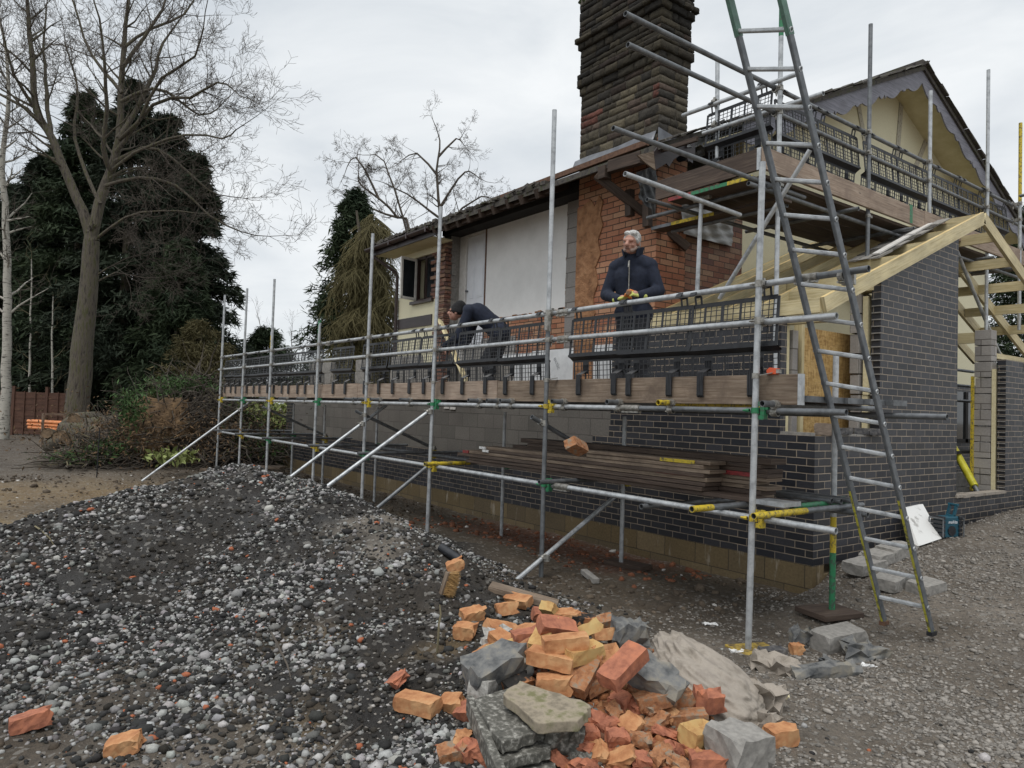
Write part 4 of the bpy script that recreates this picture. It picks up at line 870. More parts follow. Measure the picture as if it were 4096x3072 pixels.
# flashing: a strip of lead dressed over the chimney foot
m = MB(); n = 30; rr = random.Random(5); top = [];
for k in range(n + 1):
    u = k / n; x = XC0 - .10 + u * (XC - XC0 + .06); top.append(((x, YB - .008, 5.33 + .01 * math.sin(u * 9)), (x, YB - .05, 5.22 + rr.uniform(-.006, .006)), (x, YB - .17 - rr.uniform(0, .03), 5.10 + rr.uniform(-.012, .012))))
vs = [p for r3 in top for p in r3]; fs = []
for k in range(n):
    for j in (0, 1): fs.append((3 * k + j, 3 * k + j + 1, 3 * k + 4 + j, 3 * k + 3 + j))
m.add(vs, fs); fl = hp(m, 'lead_flashing', 'lead', smooth=60); fl.modifiers.new('thick', 'SOLIDIFY').thickness = .006
m = MB(); m.poly([(XC + .008, YB - .02, 5.18), (XC + .008, 7.5, 5.05), (XC + .008, 7.5, 5.38), (XC + .008, 7.2, 5.30), (XC + .008, YB - .02, 5.36)], (.008, 0, 0)); hp(m, 'lead_flashing', 'lead')
def sheet(corners, nx_, ny_, amp, seed, name, mat, parent=house):
    a, b_, c_, d = [Vector(p) for p in corners]; nrm_ = (b_ - a).cross(d - a).normalized(); vs = []; rr = random.Random(seed); ph = rr.random() * 9
    for i in range(nx_ + 1):
        for j in range(ny_ + 1):
            u, v = i / nx_, j / ny_; p = a.lerp(b_, u).lerp(d.lerp(c_, u), v)
            w = math.sin(u * 7 + v * 5 + ph) * .5 + math.sin(u * 17 - v * 9 + ph * 2) * .28 + math.sin(v * 23 + u * 11) * .16 + rr.uniform(-.12, .12)
            vs.append(p + nrm_ * w * amp)
    fs = [(i * (ny_ + 1) + j, (i + 1) * (ny_ + 1) + j, (i + 1) * (ny_ + 1) + j + 1, i * (ny_ + 1) + j + 1) for i in range(nx_) for j in range(ny_)]
    return MB().add(vs, fs).build(name, mat, parent, smooth=80)
sheet([onX(2545, 690, -6.0), onX(2625, 660, -6.05), onX(2628, 880, -6.15), onX(2560, 790, -6.0)], 14, 18, .035, 2, 'black_membrane', 'black_sheet')
sheet([onX(2730, 780, -6.1), onX(2940, 880, -6.3), onX(2925, 985, -6.33), onX(2732, 935, -6.2)], 26, 18, .03, 5, 'polythene_sheet', 'polythene')
sheet([onX(2745, 560, -5.9), onX(2835, 545, -6.0), onX(2835, 590, -5.9), onX(2750, 585, -5.75)], 12, 8, .03, 8, 'polythene_sheet', 'polythene')
sheet([onX(2690, 620, -6.0), onX(2820, 570, -6.1), onX(2820, 620, -6.0), onX(2720, 650, -5.9)], 12, 8, .02, 9, 'black_membrane', 'black_sheet')
# front of the upper floor
hp(MB().bb((-10.56, 7.20, 3.27), (-8.39, 7.26, 5.0)), 'plaster_partition', 'plaster')
hp(MB().bb((-11.8, 7.27, 1.3), (XC0, 7.34, 5.0)), 'inner_partition', 'conc')
hp(MB().bb((-10.6, 7.19, 1.3), (-8.05, 7.265, 3.262)), 'lower_brickwork', 'red_brick'); hp(MB().bb((-8.05, 7.185, 1.3), (XC0 + .02, 7.26, 3.3)), 'lower_brickwork', 'red_brick')
hp(MB().bb((-8.36, 7.16, 1.9), (XC0 + .0, 7.25, 5.0)), 'block_strip', 'inner_block')
hp(MB().bb((-10.6, 7.165, 2.2), (-9.6, 7.188, 2.95)), 'block_strip', 'inner_block')
rr = random.Random(11); m = MB()
for k in range(40): x = -10.62 + rr.random() * 2.2; m.box((x, 7.19, 3.27 + rr.uniform(-.03, .012)), (rr.uniform(.04, .16), .05, rr.uniform(.02, .07)))
for k in range(28): z = 3.3 + rr.random() * 1.65; m.box((-8.385 + rr.uniform(-.006, .012), 7.215, z), (rr.uniform(.012, .03), .05, rr.uniform(.03, .10)))
hp(m, 'broken_plaster_edge', 'clay')
hp(MB().bb((-10.605, 7.195, 3.2), (-10.565, 7.26, 5.0)).bb((-11.3, 7.205, 4.90), (-10.6, 7.26, 5.0)), 'bare_timber_edge', 'rust')
dr = hp(MB().bb((-11.20, 7.22, 2.88), (-10.615, 7.255, 4.85)), 'door', 'white_gloss')
for cx_ in (-11.055, -10.76):
    for z0, z1 in ((3.0, 3.55), (3.72, 4.28), (4.42, 4.74)):
        pm = MB().bb((cx_ - .10, 7.212, z0), (cx_ + .10, 7.222, z1)); pm.bb((cx_ - .075, 7.206, z0 + .03), (cx_ + .075, 7.213, z1 - .03)); pm.build('door_panel', 'white_gloss', dr, bevel=.006)
MB().cyl((-11.15, 7.21, 3.86), (-11.15, 7.16, 3.86), .02, n=10).build('handle', 'galv_dark', dr)
hp(MB().bb((-11.27, 7.19, 2.88), (-11.205, 7.26, 4.92)).bb((-11.27, 7.19, 4.855), (-10.61, 7.255, 4.905)), 'door_frame', 'white_frame'); hp(MB().bb((-11.46, 7.2, 2.6), (-11.29, 7.26, 4.95)), 'door_lining', 'white_frame')
# toothed broken brick edge
m = MB(); rr = random.Random(4)
for k in range(43):
    z = 1.6 + k * .075; o_ = (0, .12)[k % 2] + rr.uniform(-.025, .025)
    if k % 7 == 3: o_ -= .1
    m.box((-11.62 + o_ / 2 - .02, 6.93 + rr.uniform(-.012, .012), z), (.48 - o_, .12 + rr.uniform(0, .03), .063), Euler((0, rr.uniform(-.02, .02), rr.uniform(-.06, .06))).to_matrix())
hp(m, 'toothed_brickwork', 'old_brick'); m = MB()
for k in range(14): m.box((-11.50 + rr.uniform(-.015, .015), 7.06 + rr.uniform(-.01, .01), 1.8 + k * .225), (.16, .10, .21))
hp(m, 'block_leaf', 'conc')
hp(MB().bb((-11.68, 7.0, 1.3), (-11.44, 7.2, 4.95)), 'cavity_core', 'conc')
# rendered left end with the open window
wx0, wx1, wz0, wz1 = -12.52, -11.80, 3.76, 4.62; yl = 6.85
m = MB().bb((-13.12, yl, 1.3), (wx0, yl + .22, 4.8)).bb((wx0, yl, 1.3), (wx1 + .12, yl + .22, wz0)).bb((wx0, yl, wz1), (wx1 + .12, yl + .22, 4.8)).bb((-13.12, yl + .22, 1.3), (-12.92, 17.2, 4.8)); hp(m, 'front_wall', 'render_cream')
hp(MB().bb((-13.11, yl - .022, 3.26), (-11.78, yl + .001, 3.46)), 'timber_band', 'fascia')
wn = hp(MB().bb((wx0, yl + .05, wz0), (wx0 + .05, yl + .11, wz1)).bb((wx1 - .05, yl + .05, wz0), (wx1, yl + .11, wz1)).bb((wx0, yl + .05, wz0), (wx1, yl + .11, wz0 + .05)).bb((wx0, yl + .05, wz1 - .05), (wx1, yl + .11, wz1)).bb((wx0 + .33, yl + .05, wz0), (wx0 + .385, yl + .11, wz1)), 'window', 'brown_upvc')
MB().bb((wx0 + .385, yl + .07, wz0 + .05), (wx1 - .05, yl + .085, wz1 - .05)).build('pane', 'glass_dark', wn); MB().bb((wx0, yl + .3, wz0), (wx1, yl + .32, wz1)).build('room_shade_panel', 'void', wn)
MB().bb((wx0 - .06, yl - .06, wz0 - .06), (wx1 + .06, yl + .05, wz0 - .002)).build('sill', 'brown_upvc', wn)
q = Euler((0, 0, R_(-78))).to_matrix(); ms = MB(); hx, hy = wx0 + .01, yl + .04
def sash(u0, v0, u1, v1, d0=-.02, d1=.02):
    c0 = q @ V3((u0 + u1) / 2, (d0 + d1) / 2, 0); ms.box(V3(hx, hy, (v0 + v1) / 2) + c0, (u1 - u0, d1 - d0, v1 - v0), q)
W_ = .40
for r4 in ((0, wz0 + .03, .05, wz1 - .02), (W_ - .05, wz0 + .03, W_, wz1 - .02), (0, wz0 + .03, W_, wz0 + .08), (0, wz1 - .07, W_, wz1 - .02)): sash(*r4)
so_ = ms.build('opening_sash', 'white_frame', wn, bevel=.003); ms = MB(); sash(.05, wz0 + .08, W_ - .05, wz1 - .07, -.004, .004); ms.build('pane', 'glass_dark', so_)
hp(MB().bb((-13.4, YEV + .10, 4.735), (-11.15, yl, 4.755)), 'soffit', 'soffit')
hp(MB().bar((-13.42, YEV + .06, 4.80), (-10.9, YEV + .06, 4.81), .022, .16), 'fascia_board', 'fascia')
m = MB(); n = 9
for k in range(n):
    a0, a1 = R_(180 + 180 * k / n), R_(180 + 180 * (k + 1) / n); r_ = .058
    m.bar((-13.55, YEV - .02 + r_ * math.cos((a0 + a1) / 2), 4.86 + r_ * math.sin((a0 + a1) / 2)), (-11.0, YEV - .02 + r_ * math.cos((a0 + a1) / 2), 4.87 + r_ * math.sin((a0 + a1) / 2)), .024, .005, up=(0, math.cos((a0 + a1) / 2), math.sin((a0 + a1) / 2)))
for x in (-13.2, -12.5, -11.8, -11.1): m.bb((x - .02, YEV - .085, 4.79), (x + .02, YEV + .05, 4.88))
hp(m, 'gutter', 'brown_upvc')
hp(MB().path([(-13.33, YEV - .02, 4.81), (-13.33, YEV - .02, 4.72), (-13.16, yl - .09, 4.42), (-13.14, yl - .05, 4.33), (-13.14, yl - .05, 2.0)], .034, 12), 'downpipe', 'brown_upvc', smooth=50)
# exposed rafter feet along the stripped eaves
rr = random.Random(8)
for k in range(9):
    x = -10.95 + k * .36; hp(MB().bar((x, YEV - .02 + rr.uniform(0, .05), 4.80 + rr.uniform(-.015, .01)), (x, 7.25, 4.80 + .9 * SLP), .05 + rr.uniform(0, .03), .13), 'rafter_foot', 'dark_timber')
hp(MB().bar((-11.0, YEV + .10, 4.83), (-7.8, YEV + .10, 4.86), .03, .10), 'eaves_board', 'dark_timber'); hp(MB().bb((-11.6, 6.9, 4.9), (-7.8, 7.3, 5.05)), 'roof_void', 'void')
hp(MB().bb((-12.9, 7.5, 1.3), (XH - .25, 17.1, 4.7)), 'inner_core', 'void')
# the stone chimney: every stone its own pillowed face in one part, on a mortar core
core = hp(MB().bb((XC0 + .008, YB + .008, 5.1), (XC - .008, 7.38, 7.62)), 'chimney', 'mortar')
MAT['chim_mort'] = simple('sooty_mortar', (.07, .062, .052), (.15, .132, .11), 9, .95); core.data.materials[0] = MAT['chim_mort']
cv, cf, ct = [], [], []
rr = random.Random(21)
def stone(o, e, nrm_, u0, u1, z0, z1, out_, col):
    gxn, gzn = 5, 4; base = len(cv)
    for i in range(gxn):
        for j in range(gzn):
            u = u0 + (u1 - u0) * i / (gxn - 1); z = z0 + (z1 - z0) * j / (gzn - 1); edge = i in (0, gxn - 1) or j in (0, gzn - 1)
            d = out_ + (rr.uniform(-.004, .004) if edge else rr.uniform(.0, .016)); ju = rr.uniform(-.006, .006); jz = rr.uniform(-.005, .005)
            p = o + e * (u + ju) + nrm_ * d; cv.append((p.x, p.y, z + jz)); f_ = rr.uniform(.75, 1.25); ct.append([c * f_ for c in col])
    for i in range(gxn - 1):
        for j in range(gzn - 1): cf.append((base + i * gzn + j, base + (i + 1) * gzn + j, base + (i + 1) * gzn + j + 1, base + i * gzn + j + 1))
    ring = [base + i * gzn for i in range(gxn)] + [base + (gxn - 1) * gzn + j for j in range(1, gzn)] + [base + i * gzn + gzn - 1 for i in range(gxn - 2, -1, -1)] + [base + j for j in range(gzn - 2, 0, -1)]
    b2 = len(cv)
    for v_ in ring: p = Vector(cv[v_]) - nrm_ * .06; cv.append(tuple(p)); ct.append(col)
    L = len(ring)
    for k in range(L): cf.append((ring[k], b2 + k, b2 + (k + 1) % L, ring[(k + 1) % L]))
z = 5.12; rows = []
while z < 7.55:
    h = rr.choice((.062, .070, .078, .09, .105, .13)); rows.append((z, min(z + h, 7.60))); z += h + .011
faces_ = [(Vector((XC0, YB, 0)), Vector((1, 0, 0)), Vector((0, -1, 0)), XC - XC0), (Vector((XC, YB, 0)), Vector((0, 1, 0)), Vector((1, 0, 0)), .55), (Vector((XC0, YB, 0)), Vector((0, 1, 0)), Vector((-1, 0, 0)), .55)]
PAL = [(.066, .058, .044), (.088, .076, .054), (.110, .094, .064), (.050, .045, .038), (.080, .068, .050), (.092, .068, .054)]
for (z0, z1) in rows:
    mid = (z0 + z1) / 2; corb = .0
    if 6.30 < mid < 6.40: corb = .02
    elif 6.40 <= mid < 6.56: corb = .05
    elif 6.56 <= mid < 6.86: corb = .02
    elif 6.86 <= mid < 7.0: corb = .05
    elif 7.0 <= mid < 7.12: corb = .085
    elif mid >= 7.12: corb = .04
    soot = .42 if mid > 6.35 else .60 if mid > 6.1 else 1.0
    for fo, fe, fn, fw_ in faces_:
        u = -corb
        while u < fw_ + corb - .01:
            w_ = rr.uniform(.10, .36); u2 = u + w_
            if fw_ + corb - u2 < .10: u2 = fw_ + corb
            col = rr.choice(PAL); 
            if 5.75 < mid < 6.0 and rr.random() < .12: col = (.12, .05, .038)
            fq = soot * rr.uniform(.65, 1.3); c3 = tuple(c * fq for c in col); stone(fo, fe, fn, u, u2 - .010, z0, z1, corb, c3); u = u2
MAT['vstone_rough'] = vcol('split_chimney_stone', .95, 45, .75, .9, .012)
bigmesh('stonework', cv, cf, 'vstone_rough', core, tint=np.array(ct))
m = MB(); 
for k in range(60): m.box((XC0 - .05 + rr.random() * .5, YB - .07 + rr.random() * .3, 7.62 + rr.random() * .03), (rr.uniform(.04, .1), rr.uniform(.04, .1), rr.uniform(.03, .07)), Euler((rr.random(), rr.random(), rr.random())).to_matrix())
m.build('moss', 'ivy', core)
m = MB().bb((XC0 - .04, YB - .04, 7.58), (XC + .04, 7.45, 7.66)); m.build('cap', 'chim_mort', core)
# rear lower wall seen through the extension, with the dark window
hp(MB().bb((XH - .01, 9.8, .3), (XH + .1, 17, 2.5)), 'lower_side_wall', 'blue_brick')
wy0, wy1 = onX(3835, 1650, XH + .1).y, onX(3905, 1650, XH + .1).y
w2 = hp(MB().bb((XH + .08, wy0 - .3, 1.35), (XH + .13, wy1, 1.42)).bb((XH + .08, wy1 - .09, 1.35), (XH + .13, wy1, 2.35)).bb((XH + .08, wy0 + .25, 1.35), (XH + .13, wy0 + .36, 2.35)), 'window', 'void'); MB().bb((XH + .095, wy0 - .3, 1.4), (XH + .105, wy1, 2.35)).build('pane', 'glass_dark', w2)
# ------------------------------------------------------------------ loose things on and round the scaffold
def lettering(name, body, size, mat, parent, shear=0):
    fc = bpy.data.curves.new(name, 'FONT'); fc.body = body; fc.size = size; fc.shear = shear; fc.extrude = .0008
    tmp = bpy.data.objects.new(name, fc); me = bpy.data.meshes.new_from_object(tmp); bpy.data.objects.remove(tmp); bpy.data.curves.remove(fc)
    me.materials.clear(); me.materials.append(MAT[mat]); o = bpy.data.objects.new(name, me); COL.objects.link(o); o.parent = parent; return o
BRK = {'o': simple('orange_clay_brick', (.33, .135, .055), (.47, .225, .10), 11, .9, 0, .6, .006, c3=(.54, .31, .15), detail=9), 'r': simple('red_clay_brick', (.24, .085, .05), (.37, .14, .08), 16, .9, 0, .5, .006, c3=(.46, .17, .09)),
       'y': simple('yellowish_clay_brick', (.38, .20, .075), (.52, .33, .13), 10, .9, 0, .5, .006, c3=(.50, .36, .15)), 'd': simple('mortar_dusted_brick', (.20, .085, .04), (.36, .165, .075), 24, .95, 0, .8, .008, c3=(.24, .20, .15)),
       'b': 'blue_brick_loose', 'g': 'conc', 'p': 'conc_pale', 's': 'stone_dark', 'k': simple('soot_black_brick', (.012, .011, .010), (.035, .03, .026), 12, .8, 0, .5, .006, lo=.45, hi=.6, c3=(.40, .17, .07))}
BRK['b'] = simple('blue_grey_loose_brick', (.07, .075, .085), (.13, .135, .15), 14, .7, 0, .4, .005)
YAWR = math.atan2(RW[1][0], RW[0][0])    # heading of "picture right" on the ground
PB = [ # S-pixel centre, lift, yaw, pitch, roll, colour, size factor (L,W,H), label
 (1893, 2456, .03, 25, 8, 10, 'o', (.75, 1, 1), 'small orange brick lying alone on the gravel slope above the pile'),
 (1862, 2524, .04, -20, 0, 6, 'o', (.62, 1, 1.2), 'orange half brick on the gravel left of the pile with its face to the camera'),
 (2027, 2434, .06, 15, 5, -14, 'o', (.75, 1, 1.2), 'broken orange brick with a hollow worn top, on the ridge behind the pile'),
 (2072, 2402, .04, -35, 0, 18, 'o', (1, 1, 1), 'long orange brick at the foot of the raking scaffold tube'),
 (2164, 2460, .10, 10, -12, 20, 'r', (.6, 1, 1), 'reddish brick fragment at the back left of the pile'),
 (2204, 2447, .16, 60, -38, 0, 'y', (.9, 1, 1), 'yellowish brick tipped on end at the back left of the pile'),
 (2256, 2462, .14, 5, 4, 8, 'o', (.9, 1, 1), 'orange brick lying flat on the back crest of the pile'),
 (2288, 2474, .14, -10, 10, 0, 'o', (.6, 1, 1.1), 'squarish orange half brick in the middle of the back crest'),
 (2327, 2482, .14, 12, -8, 5, 'k', (.8, 1, 1.1), 'brick with a soot blackened face on the back crest of the pile'),
 (2395, 2492, .06, 0, 14, 20, 'd', (1, 1, 1), 'dusty brick at the far right end of the back crest'),
 (2424, 2536, .12, 8, 6, -18, 'o', (.85, 1, 1.1), 'orange brick sloping towards the large grey stone'),
 (2342, 2522, .20, 35, 12, -30, 'y', (.85, 1, 1), 'yellow brick showing its wide bed face near the back of the pile'),
 (2011, 2519, .10, 32, -16, 22, 'o', (1.05, 1, .9), 'long orange brick leaning against the black earth at the left of the pile'),
 (2124, 2526, .12, -30, 12, 12, 'o', (.85, 1, .9), 'orange brick with a rounded end just left of the tall yellow pair'),
 (2103, 2550, .14, 12, 8, 0, 'r', (.7, 1, 1.1), 'bright red half brick wedged in the left middle of the pile'),
 (2228, 2508, .22, 20, -12, 28, 'r', (1, 1, 1), 'split red brick leaning on the olive brick near the pile top'),
 (2178, 2538, .20, 62, 32, 0, 'y', (1, 1, 1), 'olive yellow brick tilted steeply up near the pile top'),
 (2261, 2571, .24, 8, 5, 0, 'o', (1.1, 1, 1.05), 'long dusty orange brick lying level across the top of the pile'),
 (2334, 2611, .22, 30, 4, 4, 'y', (.95, 1.05, 1.1), 'yellowish brick with a deep frog facing up, right of the pile centre'),
 (2207, 2637, .18, -22, -4, 0, 'o', (1.15, 1, 1.05), 'long orange brick with black soil on it in the middle of the pile'),
 (2015, 2569, .12, -40, -22, 10, 'o', (.8, 1, 1), 'orange brick standing on a corner above the pale broken stone'),
 (1947, 2609, .08, 48, 14, -20, 'o', (.75, 1, 1), 'broken orange brick at the left edge of the pile'),
 (2040, 2599, .14, 22, 10, 30, 'y', (1.2, 1, .8), 'olive stained brick lying above the big dark stone'),
 (2146, 2585, .14, 30, 18, 12, 'd', (.9, 1, 1), 'brownish brick half buried under the long bricks'),
 (2424, 2628, .18, 44, -6, 38, 'o', (.95, 1.05, 1), 'orange brick on edge showing its frog, at the right of the pile'),
 (2341, 2694, .14, 58, 30, 12, 'd', (1.15, 1, 1), 'brick crusted with brown mortar leaning steeply in front of the pile'),
 (2218, 2737, .10, -6, 3, 0, 'o', (.85, 1.1, 1.25), 'orange brick standing on the right of the sandy slab'),
 (2074, 2736, .09, 25, 12, 14, 'k', (.75, 1, 1), 'broken brick with a tar black side lying on the sandy slab'),
 (1907, 2680, .10, -8, 8, 0, 'b', (.65, 1.1, 1.4), 'blue grey brick on the left of the big dark stone'),
 (2492, 2663, .26, 42, 24, 6, 'r', (1.25, 1.15, 1.1), 'large bright red orange brick propped up at the right of the pile'),
 (2718, 2609, .12, 4, 2, 0, 'r', (.85, 1, 1), 'dark red brick sitting on the edge of the mortar heap'),
 (2619, 2797, .10, 10, 12, 0, 'd', (.95, 1, 1), 'crumbling dusty brick in front of the leaning stone slab'),
 (2711, 2799, .10, 2, 0, 4, 'd', (.75, 1, 1.5), 'brown brick standing on end against the mortar heap'),
 (2793, 2824, .08, 0, 90, 0, 'r', (.85, .9, .8), 'narrow red brick on end, the middle one against the mortar heap'),
 (2839, 2806, .10, 12, 4, 6, 'r', (.75, 1, 1.3), 'red brick with a broken corner tucked under the mortar heap'),
 (2740, 2870, .06, -4, 6, 0, 'd', (1, 1, .8), 'mortar whitened brick lying under the standing bricks'),
 (2796, 2939, .08, 38, -6, 10, 'y', (.9, 1.1, 1.2), 'yellow ochre brick with an open frog at the front right'),
 (3126, 2941, .05, 22, 0, 3, 'o', (.82, 1, 1.25), 'notched orange brick alone on the driveway at the far right'),
 (2832, 3047, .05, -6, 4, 0, 'r', (.75, 1, 1), 'red half brick at the bottom edge below the ochre brick'),
 (3186, 2597, .03, 3, 0, 0, 'o', (.38, .9, 1.1), 'small orange brick cube beside the muddy kerb stone'),
 (2392, 2728, .07, 28, 16, 0, 'd', (.9, 1, 1), 'muddy brick lying under the mortar crusted one'),
 (1671, 2814, .05, -30, 3, 3, 'o', (1.12, 1.05, 1.1), 'long orange brick lying in the sandy soil left of the slabs'),
 (1812, 2814, .04, -22, 10, 18, 'o', (.6, 1, 1), 'angular orange brick end in the sandy soil'),
 (1873, 2844, .04, -45, 18, 24, 'r', (.6, 1, .9), 'rough red brick lump leaning on the edge of the slabs'),
 (2032, 2880, .10, 6, 0, 0, 'd', (1.12, 1, 1.25), 'brown brick with a stepped top lying on the stack of slabs'),
 (1590, 2718, .03, -50, 22, 30, 'r', (.55, 1, .7), 'thin red brick fragment behind the long brick on the soil'),
 (1808, 3012, .04, 10, 12, 6, 'd', (.6, 1, .9), 'dark brick stub half buried at the bottom of the hollow'),
 (1875, 3000, .05, 32, 20, 0, 'r', (.45, 1, .9), 'small red brick cube in the hollow by the slab edge'),
 (124, 2882, .05, 34, 8, -6, 'r', (.85, 1, 1.1), 'dark red brick at the far left of the gravel heap'),
 (497, 2977, .04, 8, 12, 6, 'o', (.68, 1, 1), 'orange brick half with a jagged edge on the gravel heap'),
 (1822, 2262, .10, 4, 22, 6, 'o', (.62, 1, 1.1), 'orange brick lump above the broom head on the gravel ridge'),
]
for (px, py, lift, yaw, pt_, rl, c_, (fl, fw, fh), lab) in PB:
    if yaw == 0 and pt_ == 90: pt_ = 80
    brick(onpile(px, py, lift), (R_(rl), R_(-pt_), YAWR + R_(yaw)), BRK[c_], lab, (.215 * fl, .103 * fw, .068 * fh), .0045 if fl < .9 else .0030, 'bricks thrown down from the house', frog=('frog' in lab or 'hollow' in lab or 'wide bed' in lab), ends=.028 if fl < .95 else 0)
brick(dep(2305, 1785, 6.2), (R_(-28), R_(18), YAWR + R_(52)), BRK['d'], 'orange brick caught falling in mid air in front of the scaffold', (.215, .11, .085), .003, None)
def stone_(px, py, lift, dims, rot, mat, label, cat, chip=.03, name='stone'):
    return brick(onpile(px, py, lift), (R_(rot[0]), R_(rot[1]), YAWR + R_(rot[2])), mat, label, dims, chip, None, name, cat)
stone_(1985, 2672, .14, (.34, .20, .17), (14, -16, 24), 'stone_dark', 'big dark grey stone with an orange streak at the left of the brick pile', 'stone', .022)
stone_(2516, 2540, .14, (.24, .16, .19), (6, 8, 10), 'stone_dark', 'large grey stone at the back right of the brick pile', 'stone', .022)
stone_(2605, 2700, .18, (.34, .16, .11), (24, 22, -28), 'stone_dark', 'dark stone slab leaning behind the large red brick', 'stone', .014)
stone_(1960, 2741, .10, (.26, .115, .12), (6, 4, 62), 'conc_pale', 'pale speckled granite sett lying on the slabs', 'sett', .005, 'granite_sett')
stone_(2956, 2991, .10, (.23, .22, .17), (4, 2, 28), 'conc', 'cube of grey concrete with a mortar lump on top at the front', 'concrete block', .011, 'concrete_block')
stone_(2235, 2985, .06, (.20, .07, .22), (10, 6, 5), 'slab', 'rough broken concrete lump right of the slab stack', 'concrete lump', .03, 'concrete_lump')
stone_(2345, 3040, .03, (.14, .09, .08), (0, 0, 10), 'slab', 'mossy concrete corner in the brick rubble', 'concrete lump', .02, 'concrete_lump')
stone_(1985, 2555, .10, (.16, .10, .08), (10, -12, 35), 'conc_pale', 'pale broken stone between the orange bricks at the left', 'stone', .03)
def slabo(pts, th, mat, label, name='paving_slab', jag=.012):
    pts = [Vector(p) for p in pts]; out_ = []; rr = random.Random(label)
    for a, b_ in zip(pts, pts[1:] + pts[:1]):
        for k in range(7): out_.append(a.lerp(b_, k / 7) + V3(rr.uniform(-jag, jag), rr.uniform(-jag, jag), 0))
    nrm_ = (pts[1] - pts[0]).cross(pts[2] - pts[0]).normalized()
    if nrm_.z < 0: nrm_ = -nrm_
    o = MB().poly(out_, -nrm_ * th).build(name, mat, None, bevel=.005); return tag(o, label, 'paving slab')
gzp = gzf(-2.75, 2.25)
slabo([onZ(2010, 2775, .385), onZ(2085, 2722, .39), onZ(2365, 2815, .40), onZ(2330, 2880, .385), onZ(2155, 2892, .36)], .05, 'slab_top', 'sandy topped broken slab lying on the dark slabs under the bricks')
slabo([onZ(1893, 2795, .31), onZ(2060, 2745, .315), onZ(2200, 2905, .30), onZ(2005, 2972, .295)], .055, 'slab', 'dark speckled paving slab on top of the stack')
slabo([onZ(1940, 2890, .235), onZ(2195, 2900, .24), onZ(2200, 2990, .235), onZ(1990, 3055, .225)], .05, 'slab', 'second dark slab down in the stack, edge towards the camera')
slabo([onZ(1975, 2980, .165), onZ(2215, 2990, .17), onZ(2220, 3085, .165), onZ(2015, 3125, .16)], .05, 'slab', 'lowest dark slab of the stack at the bottom edge')
p0, p1 = onZ(1880, 2815, .25), onZ(2010, 3130, .22)
o = MB().bar(p0, p1, .04, .09, jit=.004).build('kerb_stone', 'slab', None, bevel=.004); tag(o, 'dark speckled kerb stone on edge at the left of the slab stack', 'kerb stone')
# dumped mortar
v, f = ico(); me = bpy.data.meshes.new('mortar_heap'); import bmesh
bm = bmesh.new(); bmesh.ops.create_icosphere(bm, subdivisions=6, radius=1)
mc = onpile(2865, 2835, .0); rgt = Vector(RW[:, 0]); rgt.z = 0; rgt.normalize(); fwd = Vector((-rgt.y, rgt.x, 0))
Pq = np.array([v_.co for v_ in bm.verts]); px_, py_, pz_ = Pq.T
nn_ = .16 * fbm(px_ * 1.3 + pz_, py_ * 1.3 + 4, 1.1, 3) + .09 * fbm(px_ + pz_ * 2, py_ - pz_, 4.5, 5)
Pq = Pq * (1 + nn_ * 1.3)[:, None]
for v_, (u, w_, h) in zip(bm.verts, Pq.tolist()):
    lean = .16 * (h + .3)
    v_.co = mc + rgt * (u * .30 - lean * .5 + .03) + fwd * (w_ * .44 + lean * .9 + .14) + V3(0, 0, max(h, -.5) * .27 * (1 - .30 * u) + .02)
bm.to_mesh(me); bm.free(); me.polygons.foreach_set('use_smooth', [True] * len(me.polygons)); me.materials.append(MAT['mortar'])
o = bpy.data.objects.new('mortar_heap', me); COL.objects.link(o); tag(o, 'slumped heap of dumped grey mortar right of the brick pile', 'mortar heap')
for (px, py, dm, lab) in ((3095, 2660, (.30, .14, .10), 'broken slice of grey mortar between the heap and the standard'), (3060, 2800, (.20, .12, .18), 'dark lump of mortar fallen off the right of the heap'), (3085, 2915, (.12, .10, .13), 'small crumbled mortar lump at the foot of the heap')):
    stone_(px, py, .04, dm, (8, 10, -30), 'mortar', lab, 'mortar lump', .035, 'mortar_lump')
# brick rubble at the foot of the pile
n = 5200; pts = []
while len(pts) < n:
    px = random.gauss(2500, 210); py = random.uniform(2560, 3120)
    if 2080 < px < 2900 and py > 2560 + abs(px - 2480) * .35: pts.append(ongnd(px, py))
pts = np.array(pts); sz = np.clip(rng.lognormal(math.log(.0125), .55, n), .004, .038)
pal = np.array([(.34, .14, .06), (.28, .10, .05), (.40, .20, .095), (.20, .10, .06), (.22, .19, .155), (.58, .55, .50)]); colr = pal[rng.choice(6, n, p=[.33, .25, .15, .13, .09, .05])] * rng.uniform(.6, 1.2, (n, 1))
scatter('brick_rubble', pts, sz, colr, 'vstone', flat=.65, sink=.5, label='crushed orange brick rubble and plaster chips spilled in front of the pile')
rr = random.Random(91)
for k, (px, py) in enumerate(((2380, 2880), (2430, 2900), (2300, 2960), (2340, 2990), (2470, 2950), (2520, 2900), (2560, 2960), (2620, 2890), (2660, 2930), (2700, 2990), (2400, 3010), (2480, 3030), (2560, 3040), (2640, 3020), (2710, 3050), (2300, 2900), (2360, 2935), (2590, 2850), (2670, 2860), (2540, 2830), (2460, 2850), (2770, 3010), (2900, 3060), (2260, 2850), (2650, 2740), (2685, 2700), (2670, 2660), (2760, 2760), (2240, 3040), (2340, 3060), (1930, 3020), (1850, 2960), (2440, 2760), (2480, 2800))):
    brick(onpile(px, py, .045), (R_(rr.uniform(-35, 35)), R_(rr.uniform(-35, 35)), rr.uniform(0, 6.3)), BRK[rr.choice('orrodr')], 'broken red or orange brick fragment in the rubble spilling from the front of the pile', (rr.uniform(.07, .15), rr.uniform(.05, .10), rr.uniform(.025, .06)), .006, 'brick fragments at the front of the pile', 'brick_fragment', 'brick fragment', ends=.03)
